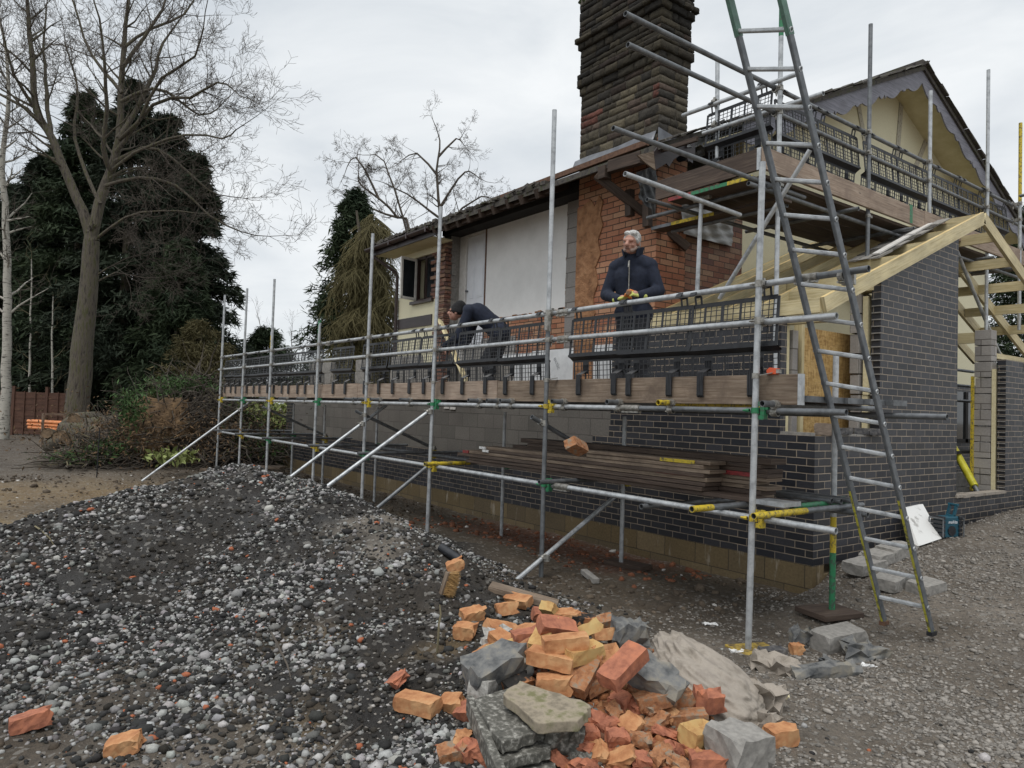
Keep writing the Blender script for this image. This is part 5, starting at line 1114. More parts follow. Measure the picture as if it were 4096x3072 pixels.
# concrete blocks by the gable
CB = [(3459, 2262, .05, (.44, .215, .10), 34, 'grey concrete block lying nearest the inner standard by the gable wall'), (3525, 2224, .06, (.44, .215, .10), 34, 'middle grey concrete block in the row along the gable wall'),
      (3585, 2200, .06, (.44, .215, .10), 36, 'grey concrete block with a rounded corner nearest the white board'), (3562, 2325, .05, (.36, .215, .10), 42, 'grey concrete block lying between the ladder stiles'), (3352, 2556, .05, (.40, .20, .14), 24, 'single grey concrete block on the gravel in front of the ladder'),
      (3705, 2348, .04, (.30, .2, .1), 30, 'dark concrete block behind the right ladder stile')]
for px, py, lf, dm, yw, lab in CB:
    p = onpile(px, py, lf); o = brick(p, (R_(4), R_(-3), YAWR + R_(yw)), 'conc', lab, dm, .0035, 'concrete blocks on the gravel', 'concrete_block', 'concrete block')
stone_(3300, 2690, .02, (.52, .12, .10), (0, 0, 14), 'stone_dark', 'muddy kerb stone sunk in the drive right of the standard', 'kerb stone', .02, 'kerb_stone'); stone_(3330, 2660, .03, (.16, .07, .06), (0, 10, -50), 'stone_dark', 'dark slate grey stone on the drive', 'stone', .02)
stone_(3090, 2612, .04, (.18, .10, .07), (0, 0, 8), 'brick_dark', 'black brick beside the yellow sole board', 'brick', .006, 'brick')
stone_(3455, 2610, .03, (.28, .18, .10), (0, 8, 6), 'stone_dark', 'muddy brown clod of earth in front of the single block', 'earth clod', .05, 'earth_clod')
stone_(3225, 2560, .03, (.22, .16, .12), (0, 8, 6), 'stone_dark', 'muddy clod behind the small orange brick cube', 'earth clod', .05, 'earth_clod')
o = brick(onpile(3098, 2775, .04), (R_(20), R_(10), YAWR + R_(20)), 'insul', 'cream insulation scrap on the drive beside the mortar', (.14, .08, .05), .012, None, 'insulation_offcut', 'insulation offcut')
o = brick(onpile(3251, 2677, .015), (0, R_(10), YAWR), 'yellow', 'small yellow plastic scrap on the drive', (.055, .025, .022), .008, None, 'plastic_scrap', 'litter')
for px, py, lab in ((2840, 2495, 'white paper scrap in the wet mud under the scaffold'), (2950, 2605, 'white plaster flake at the foot of the front standard'), (3478, 2662, 'tiny white chip on the drive gravel')):
    brick(onpile(px, py, .01), (0, R_(6), YAWR + R_(15)), 'white_label', lab, (.12, .045, .01), .012, None, 'plaster_flake', 'litter')
o = MB().bar(onpile(2335, 2285, .04), onpile(2385, 2325, .04), .07, .05).build('timber_offcut', 'conc', None, bevel=.003); tag(o, 'grey weathered timber offcut lying beside the foundation wall', 'timber offcut')
o = MB().bar(onpile(1960, 2345, .02), onpile(2230, 2420, .02), .18, .04).build('scaffold_board', 'old_board', None); tag(o, 'muddy wet plank lying in the puddle under the scaffold', 'plank')
o = MB().tube(onpile(1765, 2190, .06), onpile(1840, 2240, .05), .04, 14).build('plastic_pipe', 'plastic', None, smooth=40); tag(o, 'short black plastic pipe sticking out of the gravel ridge', 'pipe')
# leaves and sticks on the heap
for a, b_, lab in (((1748, 2610), (1755, 2440), 'thin upright dead stick left of the brick pile'), ((140, 2105), (215, 2180), 'curved peeled stick lying on the left of the heap'), ((1085, 2530), (1165, 2720), 'long thin dark root on the gravel heap'), ((1290, 3050), (1450, 2900), 'dark twig on the soil at the bottom')):
    p, q_ = onpile(*a, .015), onpile(*b_, .015)
    if 'upright' in lab: q_ = p + V3(-.02, .02, .28)
    mid = p.lerp(q_, .5) + V3(.02, -.01, .03); o = MB().path([p, p.lerp(mid, .6) + V3(.005, 0, .005), mid, mid.lerp(q_, .5) + V3(0, .01, .0), q_], [.007, .008, .007, .006, .004], 6).build('stick', 'twig_pale' if 'dark' not in lab else 'twig', None, smooth=60); tag(o, lab, 'stick')
# broom head
bh = thing('broom_head', 'worn broom head with tan bristles stuck on the gravel ridge', 'broom', onpile(1800, 2345, .08))
c0 = bh.location; MB().bar(c0 + rgt * -.05 + V3(0, 0, -.06), c0 + rgt * -.005 + V3(0, 0, .10), .035, .055, up=(0, 1, .2)).build('stock', 'old_board', bh, bevel=.003)
P0, P1 = [], []
for k in range(700):
    t_ = random.random(); s_ = c0 + rgt * (-.05 + .045 * t_) + V3(0, 0, -.06 + .16 * t_) + fwd * random.uniform(-.025, .025); P0.append(s_); P1.append(s_ + (rgt * random.uniform(.05, .085) + V3(0, 0, random.uniform(-.05, .02)) + fwd * random.uniform(-.025, .025)))
MAT['bristle'] = simple('tan_bristle', (.38, .22, .08), (.52, .33, .14), 30, .8); segmesh('bristles', P0, P1, [.0012] * 700, [.0008] * 700, 'bristle', bh, 3)
# ------------------------------------------------------------------ stored boards and tubes on the lower lift
rr = random.Random(13)
ST = [('left', 5.16, -7.95, -4.03, 8), ('right', 5.40, -7.55, -3.58, 9)]
cols = {('right', 5): 'red_paint', ('left', 4): 'red_paint', ('right', 3): 'white_label', ('left', 7): 'yellow'}
z0s = 1.052
for nm, y, xa, xb, cnt in ST:
    z = z0s
    for k in range(cnt):
        th = rr.choice((.036, .038, .04, .034)) + (.018 if (nm, k) == ('right', 8) else 0); e = rr.uniform(-.10, .06); xl = xa + rr.uniform(-.15, .25) + .09 * k
        if k > 5 and nm == 'left': xl = -5.5
        if nm == 'left' and k == 0: e = .78; th = .04
        if nm == 'left' and k in (5, 7): e = .07
        o = MB().bar((xl, y + rr.uniform(-.02, .02), z + th / 2), (xb + e, y + rr.uniform(-.02, .02), z + th / 2), .222, th - .003, jit=.002).build('scaffold_board', ('dark_board', 'old_board', 'dark_board')[rr.randrange(3)], None, bevel=.004)
        tag(o, f'{ORD[k + 1]} board from the bottom of the {nm}-hand stack stored on the lower lift', 'scaffold board', 'boards stored on the lower lift')
        if (nm, k) in cols: MB().bb((xb + e - .55, y - .1135, z + .001), (xb + e - .16 if cols[(nm, k)] != 'white_label' else xb + e - .35, y - .100, z + th - .002)).build('painted_edge', cols[(nm, k)], o)
        if k in (2, 3, 4, 5): MB().bb((xl - .002, y - .1145, z + .002), (xl + (.12 if k > 2 else .75), y - .09, z + th - .004)).build('painted_end', {2: 'yellow', 3: 'red_paint', 4: 'white_label', 5: 'white_label'}[k], o)
        if nm == 'left' and k == 0: MB().bb((xb + e - .25, y - .1145, z), (xb + e + .003, y + .1145, z + th - .002)).build('end_band', 'galv', o)
        z += th
for k, (y, z) in enumerate(((5.68, 1.075), (5.735, 1.075), (5.80, 1.085))):
    o = MB().tube((-6.5, y, z), (-3.22 + .05 * k, y, z)).build('scaffold_tube', 'galv_dark', None, smooth=40); tag(o, f'{ORD[k + 1]} grey tube from the front of the three stored beside the boards', 'scaffold tube', 'tubes stored beside the boards')
# things on the deck
lm = MB(); p = onY(3098, 1482, 4.815); mt = thing('tape_measure', 'small orange red tool standing on the toe board beside the corner standard', 'tool', V3(p.x, 4.815, 2.062))
MAT['orange_red'] = simple('orange_red_plastic', (.62, .09, .03), (.72, .12, .04), 8, .4)
MB().poly([V3(p.x - .05, 4.79, 2.063), V3(p.x + .03, 4.79, 2.063), V3(p.x + .035, 4.79, 2.108), V3(p.x - .03, 4.79, 2.115), V3(p.x - .055, 4.79, 2.095)], (0, .045, 0)).build('case', 'orange_red', mt, bevel=.004); MB().bb((p.x + .031, 4.787, 2.072), (p.x + .05, 4.83, 2.10)).build('steel_end', 'zinc', mt)
k = 0
for (px, lv) in ((1265, 3), (1318, 3), (1455, 3), (1600, 3), (1660, 3), (1700, 2), (2010, 2)):
    for j in range(lv):
        x = onY(px, 1450, 5.72).x; k += 1
        o = brick(V3(x + random.uniform(-.02, .02), 5.72, 1.905 + .1075 + .217 * j), (0, 0, random.uniform(-.05, .05)), 'conc', f'grey block on the deck, {ORD[j + 1]} up in {ORD[[1265, 1318, 1455, 1600, 1660, 1700, 2010].index(px) + 1]} stack from left', (.44, .10, .213), .004, 'blocks stacked on the lower deck', 'concrete_block', 'concrete block')
xa = [onY(px, 1480, 6.86).x for px in (1950, 2130, 2330, 2520)]
il = ['foil faced insulation board standing behind the left guards near the bending man', 'foil faced insulation board in the middle with printing on it', 'foil faced insulation board nearest the white-haired man']
for i in range(3):
    ib = thing('insulation_board', il[i], 'insulation board', V3((xa[i] + xa[i + 1]) / 2, 6.86, 2.12), 'insulation boards standing in the wall cavity'); MB().bb((xa[i] + .01, 6.84, 2.0), (xa[i + 1] - .01, 6.88, 2.61 + .02 * i)).build('panel', 'foil', ib)
    if i == 1:
        fo = lettering('printing', 'ectic', .11, 'galv', ib); fo.location = (-.05, -.0225, .38); fo.rotation_euler = (R_(90), R_(58), 0)
o = MB().bar(onY(1760, 1283, 6.2), onY(1870, 1535, 5.6), .09, .04, up=(1, 0, 0)).build('plank', 'pine', None); tag(o, 'pale plank leaning behind the guards beside the bending man', 'plank')
o = MB().bb((onY(1800, 1640, 6.66).x, 6.655, 1.70), (onY(1822, 1640, 6.66).x, 6.66, 1.84)).bb((onY(1775, 1640, 6.66).x, 6.66, 1.71), (onY(1796, 1640, 6.66).x, 6.665, 1.83)).build('pale_notch_plate', 'white_frame', None); tag(o, 'white plate added for a pale notch in the blockwork under the deck', 'plate')  # white plate added in place of a small pale notch in the blocks
# white board and radio by the gable
a, b_, c_, d_ = onX(3676, 2185, -3.62), onX(3768, 2154, -3.62), onX(3692, 2016, -3.93), onX(3618, 2032, -3.93)
o = MB().poly([a, b_, c_, d_], (-.05, 0, -.008)).build('insulation_board', simple('dirty_white_board', (.30, .29, .27), (.70, .70, .68), 7, .6, lo=.30, hi=.42), None, bevel=.003); tag(o, 'scuffed white board leaning against the foot of the gable wall', 'board')
rp = ongnd(3785, 2150); rad = thing('radio', 'blue and black jobsite radio standing on the gravel by the pier', 'radio', rp)
sx = Matrix.Rotation(R_(72), 3, 'Z')
MAT['teal'] = simple('teal_blue_plastic', (.006, .055, .085), (.012, .085, .125), 9, .45)
def rb(c, d, nm, mat, bev=.006): return MB().box(rp + sx @ V3(*c), d, sx).build(nm, mat, rad, bevel=bev)
rb((0, 0, .125), (.25, .13, .23), 'case', 'teal', .012); 
for s_ in (-1, 1):
    for k in range(5): rb((s_ * .125, 0, .045 + .045 * k), (.05, .155, .036), 'bumper', 'plastic', .006)
MB().cyl(rp + sx @ V3(0, -.067, .085), rp + sx @ V3(0, -.074, .085), .055, n=24).build('speaker', 'plastic', rad)
m = MB(); m.cyl(rp + sx @ V3(.06, -.05, .235), rp + sx @ V3(.06, .05, .235), .022, n=14)
m.bar(rp + sx @ V3(.06, -.04, .24), rp + sx @ V3(.10, -.04, .36), .02, .03).bar(rp + sx @ V3(.06, .04, .24), rp + sx @ V3(.10, .04, .36), .02, .03).cyl(rp + sx @ V3(.10, -.06, .365), rp + sx @ V3(.10, .06, .365), .014, n=10); m.build('handle', 'teal', rad, smooth=40)
m = MB()
for p, q_ in (((-.15, -.09, .02), (-.15, -.09, .22)), ((.15, -.09, .02), (.15, -.09, .22)), ((.15, .09, .02), (.15, .09, .22)), ((.15, -.09, .22), (.15, .09, .22)), ((-.15, .09, .02), (-.15, .09, .22)), ((-.15, -.09, .22), (-.15, .09, .22))): m.cyl(rp + sx @ V3(*p), rp + sx @ V3(*q_), .008, n=8)
m.build('roll_bar', 'galv_dark', rad, smooth=40)
fo = lettering('lettering', 'makita', .05, 'white_gloss', rad, .25); fo.location = sx @ V3(-.05, -.0665, .165); fo.rotation_euler = (R_(90), 0, R_(72))
# things inside the extension seen through the second opening
ts = thing('tarpaulin', 'bright blue tarpaulin hanging behind the yellow prop', 'tarpaulin', (-5.3, 11.8, .8)); sheet([(-5.35, 10.9, .95), (-5.25, 12.75, .95), (-5.35, 12.75, 1.58), (-5.45, 10.9, 1.60)], 24, 12, .025, 4, 'sheet', 'blue_sheet', ts)
o = sheet([(-5.45, 10.9, 1.60), (-5.35, 12.8, 1.58), (-5.9, 12.8, 1.56), (-5.9, 10.9, 1.58)], 20, 8, .012, 6, 'fold', 'blue_sheet', ts)
o = MB().bb((-5.8, 11.0, 1.62), (-5.2, 11.75, 1.70)).build('pallet', 'dark_board', None); tag(o, 'dark timber lying on top of the blue tarpaulin', 'timber')
m = MB()
for j in range(3):
    for i in range(6): m.box((-4.95, 10.1 + .45 * i + .2 * (j % 2), .42 + .222 * j), (.1, .44, .215))
o = m.build('low_block_wall', 'conc', None, bevel=.004); tag(o, 'low grey block wall inside the opening behind the yellow prop', 'wall')
pr = thing('steel_prop', 'yellow steel prop leaning inside the opening beyond the tall pier', 'prop', onX(3914, 1975, -4.15)); a, b_ = onX(3914, 1975, -4.15), onX(3822, 1805, -4.6); dd = (b_ - a).normalized()
MB().cyl(a + dd * .13, b_ + dd * .3, .05, n=16).build('outer_tube', simple('yellow_prop_paint', (.42, .38, .02), (.62, .57, .05), 8, .45), pr, smooth=40); MB().cyl(a, a + dd * .16, .032, n=14).box(a + V3(0, 0, -.01), (.14, .14, .015)).build('inner_tube', 'galv_dark', pr, smooth=40)
# ------------------------------------------------------------------ the ladder
lad = thing('ladder', 'grey steel pole ladder with yellow painted feet leaning on the scaffold rail', 'ladder', (-2.7, 5.84, .19))
LF, LT = V3(-2.86, 5.83, .17), V3(-3.03, 3.93, 4.62); RF, RT_ = V3(-2.525, 5.87, .17), V3(-2.655, 3.95, 4.48)
MAT['stile'] = simple('grey_grp_stile', (.085, .095, .105), (.15, .16, .17), 16, .5, .2); MAT['stile_y'] = simple('worn_yellow_stile', (.10, .10, .05), (.45, .42, .05), 22, .55, lo=.38, hi=.5); MAT['stile_g'] = simple('faded_green_stile', (.06, .11, .09), (.10, .20, .15), 14, .55)
up_ = V3(0, .9, .4)
for a, b_, nm in ((LF, LT, 'stile'), (RF, RT_, 'stile')):
    q = MB().bar(a, a.lerp(b_, 1.12), .026, .060, up=up_).build(nm, 'stile', lad, bevel=.008)
    MB().bar(a.lerp(b_, -.002), a.lerp(b_, .235), .0165, .0615, up=up_).build('yellow_paint', 'stile_y', q); MB().bar(a.lerp(b_, .93), a.lerp(b_, 1.122), .027, .0615, up=up_).build('green_paint', 'stile_g', q)
    MB().box(a + V3(0, 0, -.01), (.042, .08, .03)).build('foot', 'rust' if a is LF else 'plastic', q)
for k in range(19):
    t_ = .045 + k * .0525
    if t_ < 1.1:
        a, b_ = LF.lerp(LT, t_), RF.lerp(RT_, t_); d_ = (b_ - a).normalized(); rg = MB(); rg.cyl(a - d_ * .012, b_ + d_ * .012, .0155, n=10)
        for j in range(5): g_ = 2 * math.pi * j / 5; rg.cyl(a + V3(0, math.cos(g_) * .0135, math.sin(g_) * .0135), b_ + V3(0, math.cos(g_) * .0135, math.sin(g_) * .0135), .004, n=5)
        for e, s_ in ((a, -1), (b_, 1)): rg.tube(e + d_ * s_ * .014, e + d_ * s_ * .022, .018, 10, .006)
        rg.build('rung', 'galv', lad, smooth=40)
m = MB(); p = onY(3380, 1105, 4.80); m.box(p + V3(0, .05, 0), (.09, .03, .11)).tube(p + V3(-.035, -.015, 0), p + V3(.0, -.015, 0), .033, 12, .008).cyl(p + V3(-.02, -.06, -.045), p + V3(-.02, .05, -.045), .008, n=6); m.build('ladder_clip', 'zinc', lad)
# ------------------------------------------------------------------ people
def capsule(m, p0, p1, r0, r1, n=14, sy=1.0, ax=None):
    """a closed capsule from p0 to p1; sy squashes it along ax"""
    p0, p1 = Vector(p0), Vector(p1); d = (p1 - p0); L = d.length; d = d.normalized() if L > 1e-6 else V3(0, 0, 1)
    t = Vector((0, -1, 0)) if abs(d.y) < .8 else Vector((1, 0, 0)); a = d.cross(t).normalized(); b = d.cross(a); rings = []
    for k in range(1, 5): g_ = math.pi / 2 * k / 4; rings.append((p0 - d * r0 * math.cos(g_), r0 * math.sin(g_)))
    for k in range(0, 4): g_ = math.pi / 2 * k / 4; rings.append((p1 + d * r1 * math.sin(g_), r1 * math.cos(g_)))
    vs = [p0 - d * r0] + [c + (a * math.cos(2 * math.pi * k / n) + b * math.sin(2 * math.pi * k / n) * sy) * r for c, r in rings for k in range(n)] + [p1 + d * r1]
    M = len(rings); fs = [(0, 1 + (k + 1) % n, 1 + k) for k in range(n)]
    fs += [(1 + i * n + k, 1 + i * n + (k + 1) % n, 1 + (i + 1) * n + (k + 1) % n, 1 + (i + 1) * n + k) for i in range(M - 1) for k in range(n)]
    fs += [(len(vs) - 1, 1 + (M - 1) * n + k, 1 + (M - 1) * n + (k + 1) % n) for k in range(n)]
    m.add(vs, fs)
def ell(m, c, r, n=16, rot=None):
    c = Vector(c); vs = []; k2 = n // 2
    for i in range(k2 + 1):
        for j in range(n):
            p = V3(r[0] * math.sin(math.pi * i / k2) * math.cos(2 * math.pi * j / n), r[1] * math.sin(math.pi * i / k2) * math.sin(2 * math.pi * j / n), r[2] * math.cos(math.pi * i / k2))
            vs.append(c + (rot @ p if rot else p))
    m.add(vs, [(i * n + j, (i + 1) * n + j, (i + 1) * n + (j + 1) % n, i * n + (j + 1) % n) for i in range(k2) for j in range(n)])
def union(m, name, mat, parent, vox, smooth=4):
    o = m.build(name, mat, parent); r = o.modifiers.new('remesh', 'REMESH'); r.mode = 'VOXEL'; r.voxel_size = vox; r.use_smooth_shade = True
    if smooth: s_ = o.modifiers.new('smooth', 'SMOOTH'); s_.factor = .5; s_.iterations = smooth
    return o
MAT['skin'] = simple('weathered_skin', (.36, .175, .125), (.47, .255, .19), 30, .55, 0, .15, .003); MAT['navy'] = simple('navy_fleece', (.007, .011, .024), (.014, .020, .040), 26, .9, 0, .5, .006)
MAT['work_trouser'] = simple('charcoal_work_trousers', (.012, .013, .017), (.028, .030, .036), 14, .9, 0, .3, .006); MAT['grey_hair'] = simple('short_grey_hair', (.28, .275, .26), (.62, .61, .59), 60, .8, 0, .8, .006)
MAT['glove_y'] = simple('yellow_knit_glove', (.46, .50, .12), (.60, .62, .20), 40, .9, 0, .4, .003); MAT['glove_o'] = simple('orange_rubber_grip', (.58, .17, .035), (.70, .25, .06), 30, .7, 0, .3, .003)
MAT['boot'] = simple('dusty_work_boot', (.03, .022, .016), (.09, .07, .05), 12, .8); MAT['eye'] = simple('dark_eye', (.012, .01, .009), None, 5, .3); MAT['hat'] = simple('black_knitted_hat', (.006, .006, .007), (.014, .014, .015), 40, .95, 0, .6, .006, (1, 1, .3)); MAT['stubble'] = simple('grey_stubble', (.26, .17, .135), (.36, .27, .23), 60, .8)
def person(root, J, jacket, jr=1.0, hat=False, clothes=True):
    """J: joints in the root's own frame (facing -Y). One continuous body under jacket, trousers and boots."""
    W0 = root.location; A = {k: Vector(v) + W0 for k, v in J.items()}
    up = (A['headtop'] - A['chin']).normalized(); fw = A['face'].copy() - W0; fw.normalize(); sd = fw.cross(up).normalized()   # sd: his own right
    fw = up.cross(sd).normalized()
    R3 = Matrix((sd, fw, up)).transposed()                                              # local head frame: x right, y forward, z up
    hc = A['chin'].lerp(A['headtop'], .54); HH = (A['headtop'] - A['chin']).length
    def H(x, y, z): return hc + R3 @ (V3(x, y, z) * HH)
    def torso(m, g):
        capsule(m, A['hipL'], A['hipR'], .115 + g, .115 + g); capsule(m, A['pelvis'], A['waist'], .135 + g, .128 + g)
        wl = (A['shL'] - A['shR']).normalized() * .065
        capsule(m, A['waist'] + wl * .8, A['chest'] + wl * 1.25, .112 + g, .122 + g); capsule(m, A['waist'] - wl * .8, A['chest'] - wl * 1.25, .112 + g, .122 + g)
        capsule(m, A['chest'], A['neck'], .12 + g, .075 + g); capsule(m, A['shL'], A['neck'], .073 + g, .062 + g); capsule(m, A['shR'], A['neck'], .073 + g, .062 + g)
    def arm(m, g, s_, full=True):
        capsule(m, A['sh' + s_], A['el' + s_], .064 + g, .052 + g); capsule(m, A['el' + s_], A['wr' + s_], .050 + g, .036 + g)
    def leg(m, g, s_):
        capsule(m, A['hip' + s_], A['kn' + s_], .095 + g, .066 + g); capsule(m, A['kn' + s_], A['an' + s_], .063 + g, .048 + g)
    m = MB(); torso(m, -.018)
    for s_ in 'LR':
        arm(m, -.014, s_); leg(m, -.014, s_); ell(m, A['wr' + s_].lerp(A['ha' + s_], .5), (.035, .035, .035)); capsule(m, A['an' + s_], A['an' + s_] + V3(0, -.12, -.04), .038, .03)
    capsule(m, A['neck'], hc - up * .02 - fw * .015, .058, .056)
    ell(m, H(0, -.05, .10), (.325 * HH, .40 * HH, .39 * HH), 20, R3); ell(m, H(0, .10, -.16), (.265 * HH, .29 * HH, .31 * HH), 18, R3); ell(m, H(0, .20, -.36), (.15 * HH, .15 * HH, .12 * HH), 14, R3)   # cranium, face, chin
    capsule(m, H(0, .385, .02), H(0, .46, -.13), .014, .024, 10); capsule(m, H(-.05, .40, -.145), H(.05, .40, -.145), .014, .014, 8)               # nose
    capsule(m, H(-.17, .345, .07), H(.17, .345, .07), .019, .019, 10); 
    for s_ in (-1, 1): ell(m, H(s_ * .17, .27, -.13), (.10 * HH, .09 * HH, .08 * HH), 12, R3); ell(m, H(s_ * .335, -.04, -.04), (.035 * HH, .085 * HH, .14 * HH), 12, R3)
    capsule(m, H(-.085, .37, -.255), H(.085, .37, -.255), .010, .010, 8); capsule(m, H(-.06, .365, -.29), H(.06, .365, -.29), .010, .010, 8)
    body = union(m, 'body', 'skin', root, .0065, 3)
    for s_ in (-1, 1):
        m = MB(); ell(m, H(s_ * .135, .352, .01), (.045 * HH, .03 * HH, .016 * HH), 10, R3); m.build('eye', 'eye', root)
    m = MB(); capsule(m, H(-.19, .372, .095), H(-.06, .385, .085), .007, .007, 8); capsule(m, H(.06, .385, .085), H(.19, .372, .095), .007, .007, 8); m.build('eyebrows', 'grey_hair' if not hat else 'hat', root)
    m = MB(); capsule(m, H(-.075, .398, -.272), H(.075, .398, -.272), .0045, .0045, 6); m.build('mouth', 'eye', root)
    if not hat:
        m = MB(); ell(m, H(0, .205, -.33), (.17 * HH, .155 * HH, .115 * HH), 14, R3)
        for s_ in (-1, 1): capsule(m, H(s_ * .24, .06, -.22), H(s_ * .15, .22, -.34), .022, .026, 8)
        union(m, 'beard', 'stubble', root, .007, 2)
        m = MB(); ell(m, H(0, -.085, .155), (.352 * HH, .405 * HH, .385 * HH), 22, R3); ell(m, H(0, -.22, -.08), (.31 * HH, .25 * HH, .30 * HH), 18, R3)
        for s_ in (-1, 1): ell(m, H(s_ * .315, .02, .10), (.05 * HH, .15 * HH, .17 * HH), 12, R3); ell(m, H(s_ * .13, .17, .36), (.17 * HH, .16 * HH, .12 * HH), 12, R3)
        union(m, 'hair', 'grey_hair', root, .008, 2)
    else:
        m = MB(); ell(m, H(0, -.05, .18), (.37 * HH, .44 * HH, .44 * HH), 22, R3); m.cyl(H(0, -.03, .0), H(0, -.05, .20), .43 * HH, .40 * HH, 24); ell(m, H(0, -.10, .36), (.32 * HH, .36 * HH, .38 * HH), 18, R3); union(m, 'hat', 'hat', root, .009, 4)
        m = MB(); capsule(m, H(-.33, .10, .0), H(-.2, .40, -.0), .004, .004, 6); capsule(m, H(.33, .10, .0), H(.2, .40, 0), .004, .004, 6); capsule(m, H(-.2, .40, -.0), H(.2, .40, 0), .004, .004, 6); m.build('glasses', 'eye', root)
    m = MB(); torso(m, .012)
    for s_ in 'LR':
        arm(m, .012, s_); d = (A['wr' + s_] - A['el' + s_]).normalized(); capsule(m, A['wr' + s_] - d * .06, A['wr' + s_] - d * .01, .050, .046)
        for k in range(3): q = A['el' + s_].lerp(A['wr' + s_], .15 + .25 * k); capsule(m, q, q + d * .012, .0655 - .006 * k, .0655 - .006 * k)     # sleeve folds
    jk = union(m, 'jacket', jacket, root, .012, 4)
    if not hat:
        m = MB(); n = 20
        for k in range(n):
            a0 = 2 * math.pi * k / n; a1 = 2 * math.pi * (k + 1) / n
            if abs(math.sin(a0 / 2 + math.pi / n / 2)) > .12 or True:
                c = A['neck'] + V3(0, -.012, .02)
                def P(a, r, z): return c + V3(math.sin(a) * r, -math.cos(a) * r * .9, z + .028 * (1 - math.cos(a)))
                if 1 < k < n - 2: m.add([P(a0, .088, -.03), P(a1, .088, -.03), P(a1, .108, .052), P(a0, .108, .052), P(a0, .100, -.03), P(a1, .100, -.03), P(a1, .120, .050), P(a0, .120, .050)], [(0, 3, 2, 1), (4, 5, 6, 7), (3, 7, 6, 2), (0, 1, 5, 4)])
        m.build('collar', jacket, jk, smooth=50)
        zc = A['chest'] + V3(0, -.158, -.0); MB().bar(A['neck'] + V3(0, -.115, -.045), A['waist'] + V3(0, -.155, .02), .010, .006, up=(0, 1, 0)).build('zip', 'zinc', jk); MB().bar(A['neck'] + V3(0, -.128, -.055), A['neck'] + V3(0, -.140, -.12), .014, .006, up=(0, 1, 0)).build('zip_pull', 'zinc', jk)
    m = MB(); capsule(m, A['hipL'], A['hipR'], .125, .125); capsule(m, A['pelvis'], A['waist'] - (A['waist'] - A['pelvis']) * .35, .135, .13)
    for s_ in 'LR':
        leg(m, .010, s_); capsule(m, A['kn' + s_].lerp(A['an' + s_], .6), A['an' + s_] + V3(0, 0, .02), .068, .072)
        for k in range(2): q = A['kn' + s_].lerp(A['an' + s_], .35 + .35 * k); capsule(m, q + V3(-.02, 0, 0), q + V3(.02, 0, .012), .070, .070)
    union(m, 'trousers', 'work_trouser', root, .013, 4)
    for s_ in 'LR':
        m = MB(); b0 = Vector((A['an' + s_].x, A['an' + s_].y, A['an' + s_].z)); capsule(m, b0, b0 + V3(0, 0, -.02), .058, .058); capsule(m, b0 + V3(0, .02, -.04), b0 + V3(0, -.16, -.045), .045, .042); union(m, 'boot', 'boot', root, .01, 2)
    return A
def hand(root, wr, ha, palm_n, curl, thumb_dir, glove=True, spread=1.0, name='glove'):
    """palm plus five separate bent fingers; wr and ha in world space, palm_n faces the held thing"""
    m = MB(); d = (ha - wr).normalized(); nrm_ = (palm_n - d * palm_n.dot(d)).normalized(); s_ = d.cross(nrm_).normalized()
    if s_.dot(thumb_dir) < 0: s_ = -s_
    R3 = Matrix((s_, nrm_, d)).transposed(); m.cur = 0
    ell(m, wr + d * .045, (.046, .024, .055), 14, R3); capsule(m, wr - d * .04, wr + d * .01, .038, .036)
    for k, (off, L) in enumerate(((.030, .070), (.010, .079), (-.011, .073), (-.030, .058))):
        p = wr + d * .085 + s_ * off; c = curl[k] if hasattr(curl, '__len__') else curl; dirn = d.copy(); m.cur = 0
        for j, fl in enumerate((.45, .30, .25)):
            dirn = (dirn * math.cos(c * (.7, 1.0, .8)[j]) + nrm_ * math.sin(c * (.7, 1.0, .8)[j])).normalized(); dirn = dirn + s_ * off * .8 * (spread if j == 0 else 0); dirn.normalize()
            nrm2 = nrm_; q = p + dirn * L * fl; m.cur = 1 if j >= 1 else 0; capsule(m, p, q, .0115 - .001 * j, .0108 - .001 * j, 9); p = q; nrm_ = (nrm_ - dirn * nrm_.dot(dirn)).normalized()
        nrm_ = (palm_n - d * palm_n.dot(d)).normalized()
    p = wr + d * .03 + s_ * .036; t1 = p + (thumb_dir * .75 + d * .6).normalized() * .040; t2 = t1 + (thumb_dir * .55 + d * .85).normalized() * .034; m.cur = 1
    capsule(m, p, t1, .015, .013, 9); capsule(m, t1, t2, .0125, .011, 9)
    return m.build(name, ['glove_y', 'glove_o'] if glove else ['skin', 'skin'], root, smooth=60)
# the white-haired man looking down at his gloves
zd = 1.904
x1 = onY(2530, 1100, 5.5).x
m1 = thing('person', 'white-haired man in a navy fleece and yellow gloves standing on the lower deck', 'person', V3(x1, 5.52, zd))
ct_ = math.radians(-2)
J = dict(pelvis=(0, .03, .90), waist=(.0, .0, 1.06), chest=(0, -.02, 1.26), neck=(.01, -.07, 1.445), shL=(.185, -.05, 1.355), shR=(-.185, -.03, 1.36), elL=(.29, -.06, 1.09), elR=(-.285, -.05, 1.075), wrL=(.165, -.29, 1.015), wrR=(-.06, -.285, .985),
         haL=(.08, -.36, 1.035), haR=(.035, -.33, .995), hipL=(.085, .03, .88), hipR=(-.085, .03, .88), knL=(.10, -.01, .48), knR=(-.10, .0, .48), anL=(.11, .04, .085), anR=(-.11, .03, .085), chin=(.005, -.135, 1.462), headtop=(.03, -.165, 1.70), face=(-.16, -1, -.3))
A = person(m1, J, 'navy')
hand(m1, A['wrR'], A['haR'], V3(.25, -.3, .9), (.15, .25, .3, .4), V3(.45, -.35, .85)); hand(m1, A['wrL'], A['haL'], V3(-.3, .4, -.75), (.9, 1.0, 1.0, 1.1), V3(-.6, -.4, .5))
